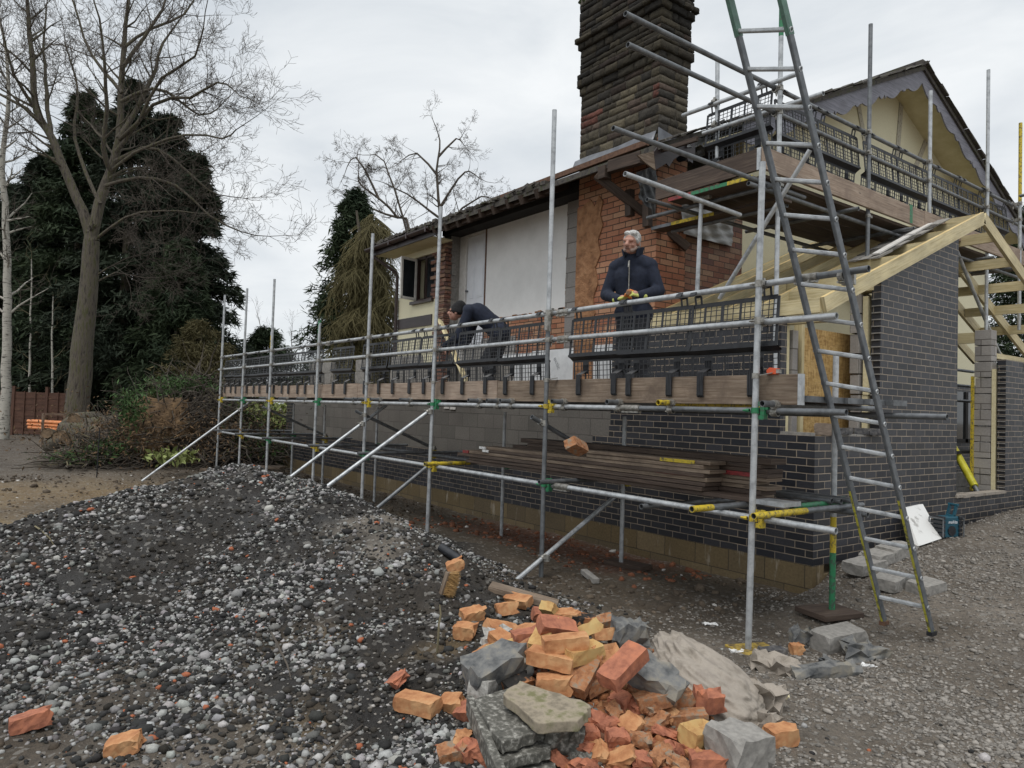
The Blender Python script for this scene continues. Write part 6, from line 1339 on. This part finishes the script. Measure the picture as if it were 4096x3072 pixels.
m1.rotation_euler = (0, 0, R_(26)); p = A['haL'] + V3(-.01, -.005, .0); MB().box(p, (.05, .035, .055), Euler((.3, .4, .2)).to_matrix()).build('brick_scrap', BRK['d'], m1, bevel=.01)
# the bending man in the black hat
x2 = onY(1965, 1400, 5.6).x
m2 = thing('person', 'man in a black knitted hat bending down over the blocks on the deck', 'person', V3(x2, 5.62, zd))
J = dict(pelvis=(.0, .10, .86), waist=(0, -.03, .98), chest=(0, -.20, 1.12), neck=(0, -.36, 1.16), shL=(.19, -.29, 1.13), shR=(-.19, -.29, 1.13), elL=(.24, -.42, .76), elR=(-.24, -.42, .77), wrL=(.15, -.62, .66), wrR=(-.15, -.60, .66), haL=(.12, -.69, .60), haR=(-.12, -.67, .60),
         hipL=(.09, .10, .84), hipR=(-.09, .10, .84), knL=(.11, -.06, .46), knR=(-.10, .02, .46), anL=(.12, .04, .085), anR=(-.11, .14, .085), chin=(0, -.54, 1.00), headtop=(0, -.49, 1.235), face=(0, -.62, -.85))
A2 = person(m2, J, 'navy', hat=True)
for s_, td in (('L', V3(-.8, -.2, -.2)), ('R', V3(.8, -.2, -.2))): hand(m2, A2['wr' + s_], A2['ha' + s_], V3(-.3 if s_ == 'L' else .3, .4, -.3), .5, td, False, name='hand')
m2.rotation_euler = (0, 0, R_(-48))
# ------------------------------------------------------------------ trees
class Tree:
    def __init__(s, seed, mn=.0052): s.mn = mn; s.r = random.Random(seed); s.paths = []; s.P0 = []; s.P1 = []; s.R0 = []; s.R1 = []; s.T0 = []; s.T1 = []; s.TR0 = []; s.TR1 = []
    def seg(s, a, b, ra, rb, tw):
        if tw: s.T0.append(tuple(a)); s.T1.append(tuple(b)); s.TR0.append(ra); s.TR1.append(rb)
        else: s.P0.append(tuple(a)); s.P1.append(tuple(b)); s.R0.append(ra); s.R1.append(rb)
    def rv(s): return Vector((s.r.gauss(0, 1), s.r.gauss(0, 1), s.r.gauss(0, 1))).normalized()
    def limb(s, pts, r0, r1, lv, dens, droop=0.0, n=None):
        """a limb through hand-placed points, with side branches"""
        pts = [Vector(p) for p in pts]; fine = []
        for i in range(len(pts) - 1):
            p, q = pts[max(i - 1, 0)], pts[i]; a, b = pts[i + 1], pts[min(i + 2, len(pts) - 1)]; k = max(2, int((a - q).length / .6))
            for j in range(k):
                t = j / k; fine.append(.5 * ((2 * q) + (a - p) * t + (2 * p - 5 * q + 4 * a - b) * t * t + (3 * q - p - 3 * a + b) * t ** 3) + s.rv() * .03)
        fine.append(pts[-1]); N_ = len(fine) - 1
        for i in range(N_):
            ra, rb = r0 + (r1 - r0) * i / N_, r0 + (r1 - r0) * (i + 1) / N_; (None if r0 > .05 else s.seg(fine[i], fine[i + 1], ra, rb, ra < .03)); d = (fine[i + 1] - fine[i]).normalized()
            if i > N_ * dens[1]:
                for _ in range(dens[0] if s.r.random() < .9 else 0):
                    sd = s.rv(); sd = (sd - d * sd.dot(d)).normalized(); s.grow(fine[i].lerp(fine[i + 1], s.r.random()), (d * s.r.uniform(.3, 1.0) + sd).normalized(), s.r.uniform(.55, 1.0) * dens[2] * (1 - .45 * i / N_), min(rb * .55, .05), lv, droop)
        if r0 > .05: s.paths.append((fine, [r0 + (r1 - r0) * i / N_ for i in range(N_ + 1)]))
        d = (fine[-1] - fine[-2]).normalized(); s.grow(fine[-1], d, dens[2] * .8, r1, lv, droop)
    def grow(s, p, d, L, r, lv, droop):
        n = max(3, int(L / .45)) if lv > 1 else 3; q = p; step = L / n
        for i in range(n):
            d = (d + s.rv() * .24 + Vector((0, 0, .10 - droop * (1.2 if lv < 2 else .4)))).normalized(); w = q + d * step; ra = r * (1 - .75 * i / n); rb = r * (1 - .75 * (i + 1) / n); s.seg(q, w, max(ra, s.mn), max(rb, s.mn * .85), r < .03)
            if lv > 0 and i > 0 - (lv < 3):
                for _ in range(1 + (s.r.random() < .55)):
                    sd = s.rv(); sd = (sd - d * sd.dot(d)).normalized(); s.grow(w, (d * .75 + sd * s.r.uniform(.5, .95)).normalized(), L * s.r.uniform(.38, .62), rb * .72, lv - 1, droop)
            q = w
    def make(s, name, label, cat, base, tm, wm, group=None, sides=8):
        t = thing(name, label, cat, base, group)
        if s.paths:
            m = MB()
            for pp_, rr_ in s.paths: m.path(pp_, rr_, 12 if rr_[0] > .2 else 8)
            m.build('trunk', tm, t, smooth=70)
        if s.P0: segmesh('limbs', s.P0, s.P1, s.R0, s.R1, tm, t, 6)
        if s.T0: segmesh('crown', s.T0, s.T1, s.TR0, s.TR1, wm, t, 3)
        return t
def vp(pts, d): return [vdep(x, y, d + (e if e else 0)) for x, y, *r in pts for e in [r[0] if r else 0]]
bt = Tree(3); D = 26.0
base = vdep(163, 925, D); base.z = 0
bt.limb([base] + vp([(168, 860), (178, 760), (190, 640), (198, 520)], D), .42, .26, 2, (0, 9, 1))
L_ = [([(198, 520), (180, 455), (150, 395), (112, 300), (80, 240), (72, 150), (60, 40), (55, -40)], .24, .06, 0), ([(198, 520), (215, 440), (240, 370), (258, 300), (262, 200), (268, 100), (280, -20)], .26, .06, 1), ([(240, 370), (225, 320), (232, 230), (225, 150), (215, 40)], .13, .04, -2),
      ([(258, 300), (300, 230), (335, 150), (352, 95), (390, 40)], .13, .03, 2), ([(112, 300), (60, 235), (0, 205), (-60, 170)], .10, .03, 0), ([(112, 300), (100, 200), (95, 110), (100, 10)], .11, .03, 2), ([(80, 240), (30, 160), (5, 60)], .09, .03, -2),
      ([(245, 350), (310, 320), (370, 340), (430, 395), (470, 420)], .10, .03, 1), ([(250, 330), (330, 225), (410, 210), (470, 180), (500, 190)], .10, .03, -1), ([(262, 220), (330, 190), (385, 215), (430, 250), (470, 235)], .09, .03, 2),
      ([(228, 400), (300, 385), (380, 400), (450, 465), (520, 500)], .09, .03, 0), ([(235, 385), (300, 360), (335, 420), (350, 500)], .06, .02, 2), ([(205, 520), (270, 470), (340, 455), (420, 460)], .07, .02, -1), ([(192, 620), (250, 590), (310, 600)], .05, .02, 1), ([(200, 600), (270, 560), (330, 545)], .04, .015, 0),
      ([(262, 150), (310, 80), (350, 20), (370, -40)], .10, .03, 0), ([(265, 200), (200, 120), (170, 40), (150, -30)], .09, .03, 1), ([(215, 440), (160, 300), (170, 200), (140, 90)], .09, .03, 3), ([(258, 300), (300, 260), (350, 170), (420, 120), (440, 60)], .09, .03, -2), ([(270, 100), (330, 60), (400, 30), (430, -20)], .08, .03, 1), ([(240, 370), (290, 330), (400, 290), (480, 300), (510, 280)], .08, .025, -2)]
for pts, r0, r1, dd in L_: bt.limb([Vector(p) for p in vp([(x, y, dd * i / len(pts)) for i, (x, y) in enumerate(pts)], D)], r0 * .78, r1 * .8, 3, (2, .20, 2.5), .03)
bt.make('bare_tree', 'tall bare deciduous tree with a thick mossy forked trunk on the left', 'tree', base, 'bark', 'twig')
br_ = Tree(9); D = 27.5; base = vdep(8, 930, D); base.z = 0
br_.limb([base] + vp([(14, 800), (16, 650), (12, 480), (6, 330), (20, 210), (10, 90)], D), .19, .05, 2, (2, .3, 2.1), .06); br_.make('birch_tree', 'white barked birch trunk at the left edge of the picture', 'tree', base, 'birch', 'twig')
wb = Tree(14); D = 36.0; base = vdep(945, 640, D); base.z = 0
wb.limb([base] + vp([(950, 520), (948, 430), (944, 370), (950, 320), (948, 295)], D), .20, .03, 3, (2, .35, 1.6), .10)
for pts in ([(950, 500), (1000, 450), (1040, 425), (1060, 430)], [(948, 450), (990, 385), (1015, 370), (1035, 385)], [(950, 470), (880, 420), (830, 395)], [(945, 380), (900, 330), (870, 345)], [(947, 340), (985, 300), (1000, 310)], [(950, 520), (1020, 470), (1060, 460)]): wb.limb(vp(pts, D), .065, .02, 3, (2, .12, 1.5), .14)
wb.make('birch_tree', 'bare weeping birch with a pointed crown standing behind the house', 'tree', base, 'twig', 'twig', 'bare birches behind the house')
wc = Tree(15); D = 34.0; base = vdep(905, 640, D); base.z = 0
wc.limb([base] + vp([(890, 520), (860, 470), (820, 430), (780, 400), (775, 385)], D), .15, .03, 3, (2, .3, 1.5), .13)
for pts in ([(860, 470), (800, 450), (750, 420)], [(880, 500), (830, 350), (800, 335)], [(820, 430), (770, 340), (750, 360)]): wc.limb(vp(pts, D), .06, .02, 3, (2, .12, 1.4), .14)
wc.make('birch_tree', 'bare weeping birch leaning left between the spruce and the pointed birch', 'tree', base, 'twig', 'twig', 'bare birches behind the house')
for k, (px, top, Dd, hh, lab) in enumerate(((470, 640, 48, 2, 'pale thin bare tree beyond the far end of the scaffold'), (560, 690, 52, 2, 'faint bare tree behind the small dark evergreen'), (625, 715, 55, 2, 'low faint bare tree left of the spruce'))):
    ft = Tree(30 + k); b0 = vdep(px, 800, Dd); b0.z = 0; tp = vdep(px + 5, top + 25, Dd); ft.limb([b0, b0.lerp(tp, .5) + V3(.3, 0, 0), tp], .16, .03, 2, (2, .35, 2.2), .03); ft.make('bare_tree', lab, 'tree', b0, 'twig', 'twig', 'faint bare trees far off')
for k, (px, py0, py1, Dd, lab) in enumerate(((112, 905, 640, 32, 'slim pale birch stem in front of the fence panels'), (65, 905, 560, 33, 'thin bare sapling in front of the left fence panel'))):
    ft = Tree(40 + k); b0 = vdep(px, py0, Dd); b0.z = 0; tp = vdep(px + 3, py1, Dd); ft.limb([b0, b0.lerp(tp, .5), tp], .07, .02, 1, (1, .25, 1.2), .0); ft.make('sapling', lab, 'tree', b0, 'birch', 'twig_pale')
# conifers ------------------------------------------------------------
def conifer(base, top, R, label, seed, mat='conifer', n=220, per=120, leaf=.26, shape=1.0, droop=.35, base_f=.06, trunk_r=.3, group=None, lean=0):
    r = np.random.default_rng(seed); Hh = top.z - base.z; t = thing('conifer', label, 'tree', base, group)
    MB().path([base + V3(0, 0, -.1), base.lerp(top, .5), top], [trunk_r, trunk_r * .6, .03], 8).build('trunk', 'bark', t, smooth=60)
    hs = r.uniform(base_f, 1, n) ** .9; az = r.uniform(0, 2 * np.pi, n); prof = np.clip((1 - hs), 0, 1) ** .72 * np.where(hs < .25, .75 + hs, 1.0); Lb = R * prof * shape * r.uniform(.6, 1.12, n) + .25
    B0 = np.array(base)[None] + (np.array(top) - np.array(base))[None] * hs[:, None]; out_ = np.stack([np.cos(az), np.sin(az), np.zeros(n)], -1)
    V = []; 
    u = r.uniform(.12, 1, (n, per)) ** .75; Lp = Lb[:, None] * u
    P = B0[:, None] + out_[:, None] * Lp[..., None]; P[..., 2] += .22 * Lp - droop * Lp * u + r.normal(0, .10, (n, per)) * (1 + .2 * Lp)
    side = np.stack([-np.sin(az), np.cos(az), np.zeros(n)], -1); P += side[:, None] * (r.normal(0, .16, (n, per)) * (1 + .35 * Lp))[..., None]
    P = P.reshape(-1, 3); O = np.repeat(out_, per, 0); m_ = len(P)
    d = O * r.uniform(.3, 1, (m_, 1)) + r.normal(0, .5, (m_, 3)); d[:, 2] -= .25; d /= np.linalg.norm(d, axis=1, keepdims=True); s_ = np.cross(d, r.normal(0, 1, (m_, 3))); s_ /= np.linalg.norm(s_, axis=1, keepdims=True)
    ln = leaf * r.uniform(.5, 1.5, (m_, 1)); wd = ln * r.uniform(.05, .13, (m_, 1))
    V = np.stack([P - d * ln * .3, P + s_ * wd, P + d * ln * .8, P - s_ * wd], 1).reshape(-1, 3)
    bigmesh('crown', V, np.arange(m_ * 4).reshape(-1, 4), mat, t); return t
def cbase(px, D): p = vdep(px, 930, D); p.z = 0; return p
CF = [(255, 172, 35, 4.6, 'tall dark conifer directly behind the bare tree trunk', 1, 'conifer'), (330, 235, 37, 4.4, 'dark conifer with a stepped right side behind the bare tree', 2, 'conifer'), (150, 190, 36, 4.6, 'tall dark conifer left of the bare tree trunk', 3, 'conifer2'), (70, 330, 38, 4.2, 'dark conifer between the birch and the bare tree', 4, 'conifer'),
      (395, 330, 35, 3.4, 'dark conifer at the right end of the conifer row', 5, 'conifer'), (5, 400, 39, 3.8, 'dark conifer behind the birch at the left edge', 6, 'conifer')]
for px, ty, D_, R, lab, sd, mt_ in CF:
    b0 = cbase(px, D_); tp = vdep(px, ty, D_); conifer(b0, Vector((b0.x, b0.y, tp.z)), R, lab, sd, mt_, 210, 210, .36, 1.0, .30, .10, .34, 'row of dark conifers on the left')
b0 = cbase(372, 33); conifer(b0, Vector((b0.x, b0.y, vdep(372, 520, 33).z)), 2.9, 'lower dense conifer with full green skirts right of the trunk', 17, 'conifer2', 230, 120, .30, 1.1, .35, .0, .2, 'row of dark conifers on the left')
b0 = cbase(425, 30); conifer(b0, Vector((b0.x, b0.y, vdep(425, 700, 30).z)), 2.3, 'rounded brownish bush at the right foot of the conifers', 18, 'olive', 130, 110, .20, 1.2, .1, .0, .1)
b0 = cbase(568, 40); conifer(b0, Vector((b0.x, b0.y, vdep(568, 712, 40).z)), 2.1, 'small round dark evergreen far behind the scaffold', 19, 'conifer2', 150, 120, .24, 1.5, .1, .3, .15)
b0 = cbase(748, 27); sp = conifer(b0, Vector((b0.x, b0.y, vdep(742, 412, 27).z)), 2.5, 'pointed dark spruce left of the house', 20, 'conifer2', 300, 130, .24, 1.0, .45, .0, .2)
b0 = cbase(2215, 24); conifer(b0, Vector((b0.x, b0.y, vdep(2215, 455, 24).z)), 1.9, 'dark tree just showing at the right edge behind the scaffold', 23, 'conifer2', 200, 120, .2, 1.2, .1, .3, .15)
# the golden weeping conifer beside the spruce: long hanging strands
r = np.random.default_rng(5); b0 = cbase(790, 25); wt = thing('weeping_conifer', 'weeping conifer with long hanging olive brown strands at the house corner', 'tree', b0)
tp = vdep(770, 455, 25); MB().path([b0, b0.lerp(Vector((b0.x, b0.y, tp.z)), .6), tp], [.22, .14, .04], 8).build('trunk', 'bark', wt, smooth=60)
P0, P1, Ra, Rb = [], [], [], []
for k in range(150):
    h = r.uniform(.22, 1.0); az = r.uniform(0, 2 * np.pi); p = b0 + V3(0, 0, tp.z * h); L = ((1.05 - h) * 2.7 + .5) * r.uniform(.5, 1.25); q = p.copy(); d = V3(math.cos(az), math.sin(az), .42)
    for i in range(7):
        d = (d + V3(r.normal(0, .14), r.normal(0, .14), -.20)).normalized(); w = q + d * L / 7; P0.append(tuple(q)); P1.append(tuple(w)); Ra.append(.03 - .0035 * i); Rb.append(.03 - .0035 * (i + 1))
        for _ in range(10):
            s0 = q.lerp(w, r.uniform()); e = s0.copy(); dd = V3(r.normal(0, .6), r.normal(0, .6), -.6)
            for j in range(4):
                dd = (dd + V3(r.normal(0, .28), r.normal(0, .28), -.22)).normalized(); f_ = e + dd * r.uniform(.06, .30); P0.append(tuple(e)); P1.append(tuple(f_)); Ra.append(.011); Rb.append(.007); e = f_
        q = w
segmesh('crown', P0, P1, Ra, Rb, 'olive', wt, 3)
# fence, pipes, logs, stump, brush -------------------------------------
for k, (xa, xb) in enumerate(((-40, 26), (27, 98), (99, 172))):
    D_ = 30.5; a, b_ = vdep(xa, 930, D_), vdep(xb, 930, D_); a.z = b_.z = 0; t = thing('fence_panel', f'red brown lap fence panel, {ORD[k + 1]} from the left', 'fence panel', a, 'fence panels under the conifers')
    m = MB(); d = (b_ - a).normalized(); nn = V3(-d.y, d.x, 0)
    for j in range(14): m.bar(a + V3(0, 0, .12 + j * .125) + nn * .01 * (j % 2), b_ + V3(0, 0, .12 + j * .125) + nn * .01 * (j % 2), .018, .135)
    m.build('panel', 'fence', t); MB().bar(b_ + V3(0, 0, 0), b_ + V3(0, 0, 2.05), .11, .11, up=d).build('post', 'fence', t)
    m = MB(); 
    for f_ in (.33, .66): q = a.lerp(b_, f_) - nn * .03; m.bar(q, q + V3(0, 0, 1.85), .04, .03, up=d)
    m.build('batten', 'fence', t)
pb = vdep(112, 935, 21.5); pb.z = .0
pd = (vdep(190, 935, 20.6) - vdep(100, 935, 21.5)); pd.z = 0; pd.normalize(); pn = V3(-pd.y, pd.x, 0); k = 0
for row, cnt in enumerate((4, 4, 3)):
    for c in range(cnt):
        k += 1; a = vdep(72, 930, 25.0); a.z = .60 + row * .108; a = a + pn * (c - 1.5) * .115
        o = MB().tube(a + pd * random.uniform(-.05, .05), a + pd * 2.3, .055, 12, .006).build('drain_pipe', 'orange_pipe', None, smooth=40); tag(o, f'orange drain pipe, {ORD[c + 1]} from the back in {("bottom", "middle", "top")[row]} layer of the bundle', 'pipe', 'bundle of orange drain pipes')
a = vdep(72, 930, 25.0); m = MB()
for f_ in (1.15,):
    for s_ in (-.36, .36): q = a + pd * f_ + pn * s_; m.bar(V3(q.x, q.y, 0), V3(q.x, q.y, 1.10), .07, .05, up=pd)
    q0, q1 = a + pd * f_ - pn * .36, a + pd * f_ + pn * .36; m.bar(V3(q0.x, q0.y, 1.08), V3(q1.x, q1.y, 1.08), .05, .07); m.bar(V3(q0.x, q0.y, .50), V3(q1.x, q1.y, .50), .05, .07)
o = m.build('timber_cradle', 'old_board', None); tag(o, 'pale timber cradle holding the bundle of orange pipes', 'cradle')
rr = random.Random(77); MAT['cut_wood'] = simple('cut_log_end', (.09, .06, .035), (.20, .135, .08), 9, .9)
for k, (px, py, L, rad, az, lab) in enumerate(((125, 955, 1.0, .17, 20, 'split log lying at the far left of the log pile'), (150, 945, 1.1, .20, -30, 'dark split log in the middle of the log pile'), (172, 930, 1.0, .22, 60, 'pale faced split log leaning at the front of the log pile'), (150, 915, .9, .18, 10, 'upper dark log at the back of the log pile'), (185, 905, .9, .20, -50, 'round log on top of the log pile'), (200, 935, .8, .18, 30, 'log at the right end beside the brush'), (215, 915, .9, .2, 80, 'thick log upright against the brush heap'), (112, 940, .9, .15, -20, 'small log at the left foot of the log pile'), (172, 960, .6, .08, 5, 'thin round log in front of the log pile'))):
    p = vdep(px, py, 19.6 + .03 * (950 - py)); p.z = max(p.z, .15); d = V3(math.cos(R_(az)), math.sin(R_(az)), rr.uniform(-.1, .35)).normalized()
    t = thing('log', lab, 'log', p, 'logs cut beside the orange pipes'); MB().path([p - d * L / 2, p, p + d * L / 2], [rad, rad * 1.05, rad * .95], 10, caps=False).build('bark_sleeve', 'bark', t, smooth=60); MB().cyl(p - d * (L / 2 - .01), p + d * (L / 2 - .01), rad * .97, n=10).build('heartwood', 'cut_wood', t)
# root plate
rc = vdep(345, 960, 18.5); rc.z = .85; st_ = thing('root_plate', 'upturned tree root plate caked in brown soil in front of the brush', 'tree stump', V3(rc.x, rc.y, 0))
bm = bmesh.new(); bmesh.ops.create_icosphere(bm, subdivisions=5, radius=1); me = bpy.data.meshes.new('soil_plate'); Pq = np.array([v_.co for v_ in bm.verts])
nn_ = .45 * fbm(Pq[:, 0] * 1.5 + Pq[:, 2], Pq[:, 1] * 1.5 - Pq[:, 2] * 1.3, 1.3, 4) + .18 * fbm(Pq[:, 0] + 7 * Pq[:, 2], Pq[:, 1] - 5 * Pq[:, 2], 2.5, 3); Pq = Pq * (1 + nn_)[:, None]
R3v = Vector(RW[:, 0]); R3v.z = 0; R3v.normalize(); Fv = Vector((-R3v.y, R3v.x, 0))
for v_, p in zip(bm.verts, Pq.tolist()): v_.co = R3v * (p[0] * .85) + Fv * (p[1] * .55) + V3(0, 0, .80 + p[2] * .95)
bm.to_mesh(me); bm.free(); me.polygons.foreach_set('use_smooth', [True] * len(me.polygons)); MAT['soil'] = simple('dry_brown_soil', (.045, .028, .016), (.17, .105, .05), 3.2, .95, 0, 1.0, .05, lo=.3, hi=.7, detail=10); me.materials.append(MAT['soil']); o = bpy.data.objects.new('soil_plate', me); COL.objects.link(o); o.parent = st_
tr = Tree(50)
for k in range(46):
    az = rr.uniform(0, 2 * math.pi); p = Vector((rc.x, rc.y, .8)) + R3v * math.cos(az) * .75 + V3(0, 0, math.sin(az) * .85) + Fv * rr.uniform(-.4, .1); tr.grow(p, (R3v * math.cos(az) + V3(0, 0, math.sin(az)) - Fv * rr.uniform(0, .6)).normalized(), rr.uniform(.3, .9), .022, 1, .05)
segmesh('roots', tr.P0 + tr.T0, tr.P1 + tr.T1, tr.R0 + tr.TR0, tr.R1 + tr.TR1, 'twig', st_, 4)
# the brush heap: branches and cut greenery thrown in a long pile, one uncountable mass
r = np.random.default_rng(8); P0, P1, Ra, Rb = [], [], [], []; g0 = []
def hpz(u): return 0.5 + 1.9 * math.exp(-((u - .52) / .26) ** 2) + .5 * math.exp(-((u - .95) / .2) ** 2)
A0, A1 = vdep(235, 950, 19.5), vdep(640, 950, 20.5); A0.z = A1.z = 0
core_v = []
nu, nv = 60, 24; rr = random.Random(4)
for i in range(nu + 1):
    for j in range(nv + 1):
        u = i / nu; w = j / nv * 2 - 1; p = A0.lerp(A1, u) + Fv * (w * 2.0); z = (hpz(u) - .45) * max(0, 1 - w * w) ** .6 + .12 * rr.random(); core_v.append((p.x, p.y, z - .12))
cfc = [(i * (nv + 1) + j, (i + 1) * (nv + 1) + j, (i + 1) * (nv + 1) + j + 1, i * (nv + 1) + j + 1) for i in range(nu) for j in range(nv)]
bh_ = thing('brush_heap', 'long heap of felled branches, roots and cut conifer greenery across the yard', 'brush heap', A0); bh_['kind'] = 'stuff'
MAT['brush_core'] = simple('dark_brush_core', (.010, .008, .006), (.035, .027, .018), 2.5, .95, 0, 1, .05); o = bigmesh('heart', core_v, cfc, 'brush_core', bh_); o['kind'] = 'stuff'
for k in range(4200):
    u = r.uniform(0, 1); w = r.uniform(-1, .7); p = A0.lerp(A1, u) + Fv * (w * 1.9); z = (hpz(u) - .25) * max(0, 1 - w * w) ** .6 * r.uniform(.45, 1.12); p.z = z + .05
    d = V3(r.normal(0, 1), r.normal(0, 1), r.normal(.05, .35)).normalized(); rad = abs(r.normal(0, .014)) + .005; q = p
    for i in range(5):
        d = (d + V3(r.normal(0, .22), r.normal(0, .22), r.normal(-.03, .18))).normalized(); e = q + d * r.uniform(.14, .36); e.z = max(e.z, .03); P0.append(tuple(q)); P1.append(tuple(e)); Ra.append(rad * (1 - .15 * i)); Rb.append(rad * (.85 - .15 * i)); q = e
o = segmesh('branches', P0, P1, Ra, Rb, 'twig', bh_, 4); o['kind'] = 'stuff'
k2 = r.permutation(len(P0))[:2200]; pp = np.array(P0)[k2]; o = segmesh('peeled_branches', pp + r.normal(0, .04, pp.shape), np.array(P1)[k2] + np.array([0, 0, .05]), np.array(Ra)[k2] * .8, np.array(Rb)[k2] * .8, 'twig_pale', bh_, 3); o['kind'] = 'stuff'
def leaves(name, pts, L, wd, mat, par, down=.3, seed=1):
    r = np.random.default_rng(seed); n = len(pts); d = r.normal(0, 1, (n, 3)); d[:, 2] -= down; d /= np.linalg.norm(d, axis=1, keepdims=True); s_ = np.cross(d, r.normal(0, 1, (n, 3))); s_ /= np.linalg.norm(s_, axis=1, keepdims=True); ln = L * r.uniform(.5, 1.3, (n, 1)); w = ln * wd
    V = np.stack([pts, pts + d * ln * .45 + s_ * w, pts + d * ln, pts + d * ln * .45 - s_ * w], 1).reshape(-1, 3); return bigmesh(name, V, np.arange(n * 4).reshape(-1, 4), mat, par)
def cluster(px, py, D_, sx_, sz_, n): c = vdep(px, py, D_); q = r.normal(0, 1, (n, 3)); return np.array(c)[None] + np.array(R3v)[None] * q[:, :1] * sx_ + np.array(Fv)[None] * q[:, 1:2] * sx_ * .8 + np.array([[0, 0, 1.]]) * q[:, 2:] * sz_
gp = np.concatenate([cluster(395, 828, 19.5, .42, .10, 1500), cluster(360, 845, 19, .2, .10, 400), cluster(285, 880, 17.6, .16, .25, 800), cluster(185, 985, 18, .40, .06, 900), cluster(245, 965, 18, .35, .10, 800), cluster(530, 930, 19.6, .40, .30, 800), cluster(480, 880, 20, .6, .25, 400), cluster(560, 965, 19, .35, .15, 1400)])
o = leaves('cut_greenery', gp, .16, .10, 'cut_green', bh_, .5, 3); o['kind'] = 'stuff'
gp = np.concatenate([cluster(590, 915, 19.8, .35, .40, 900), cluster(545, 890, 20.0, .4, .2, 500), cluster(375, 985, 16.5, .25, .07, 200)]); o = leaves('laurel_leaves', gp, .17, .22, 'laurel', bh_, .3, 4); o['kind'] = 'stuff'
gp = np.concatenate([cluster(430, 930, 19, 1.8, .35, 5000), cluster(320, 960, 18.5, 1.0, .3, 2500)]); gp[:, 2] = np.maximum(gp[:, 2], .03); o = leaves('dead_leaves', gp, .10, .16, 'soil', bh_, .1, 6); o['kind'] = 'stuff'
# ivy low on the conifers' feet and a dark wood behind as one mass
r2 = np.random.default_rng(12); n = 26000; px = r2.uniform(-80, 470, n); Dd = r2.uniform(40, 52, n); hz = r2.uniform(0, 7.5, n) * (1 - np.clip((px - 330) / 200, 0, .8)); pts = np.array([np.array(vdep(a, 880, b)) for a, b in zip(px, Dd)]); pts[:, 2] = hz
o = leaves('far_wood', pts, .75, .3, 'conifer', None, .4, 9); tag(o, 'dark wood seen between the conifer trunks behind the fence', None, None, 'stuff')
# pin in the yard, planks and rubble by the end of the wall
a = vdep(210, 1008, 15.3); a.z = gzf(a.x, a.y); o = MB().cyl(a, a + V3(.08, 0, 1.05), .012, n=6).build('marker_pin', 'plastic', None); tag(o, 'thin black steel pin standing in the muddy yard', 'marker pin')
for k, (xa, ya, xb, yb, D_, w_, lab) in enumerate(((540, 985, 612, 990, 17.5, .5, 'wet board lying beyond the end of the block wall'), (545, 998, 612, 1000, 16.6, .2, 'narrow plank lying in front of the wet board'), (435, 985, 480, 990, 17.5, .12, 'dark timber lying by the rubble at the far end'))):
    a, b_ = vdep(xa, ya, D_), vdep(xb, yb, D_); a.z = b_.z = .16 - .05 * k; o = MB().bar(a, b_, w_, .05).build('plank', 'old_board', None); tag(o, lab, 'plank')
for k, (px, py, lab) in enumerate(((470, 985, 'pinkish rubble stone beyond the far standard'), (445, 990, 'pale rubble stone left of the far standard'), (488, 992, 'broken pale brick by the far standard'))): stone_(px * KV, py * KV, .05, (.35, .25, .2), (10, 8, 20 * k), 'conc', lab, 'stone', .06)
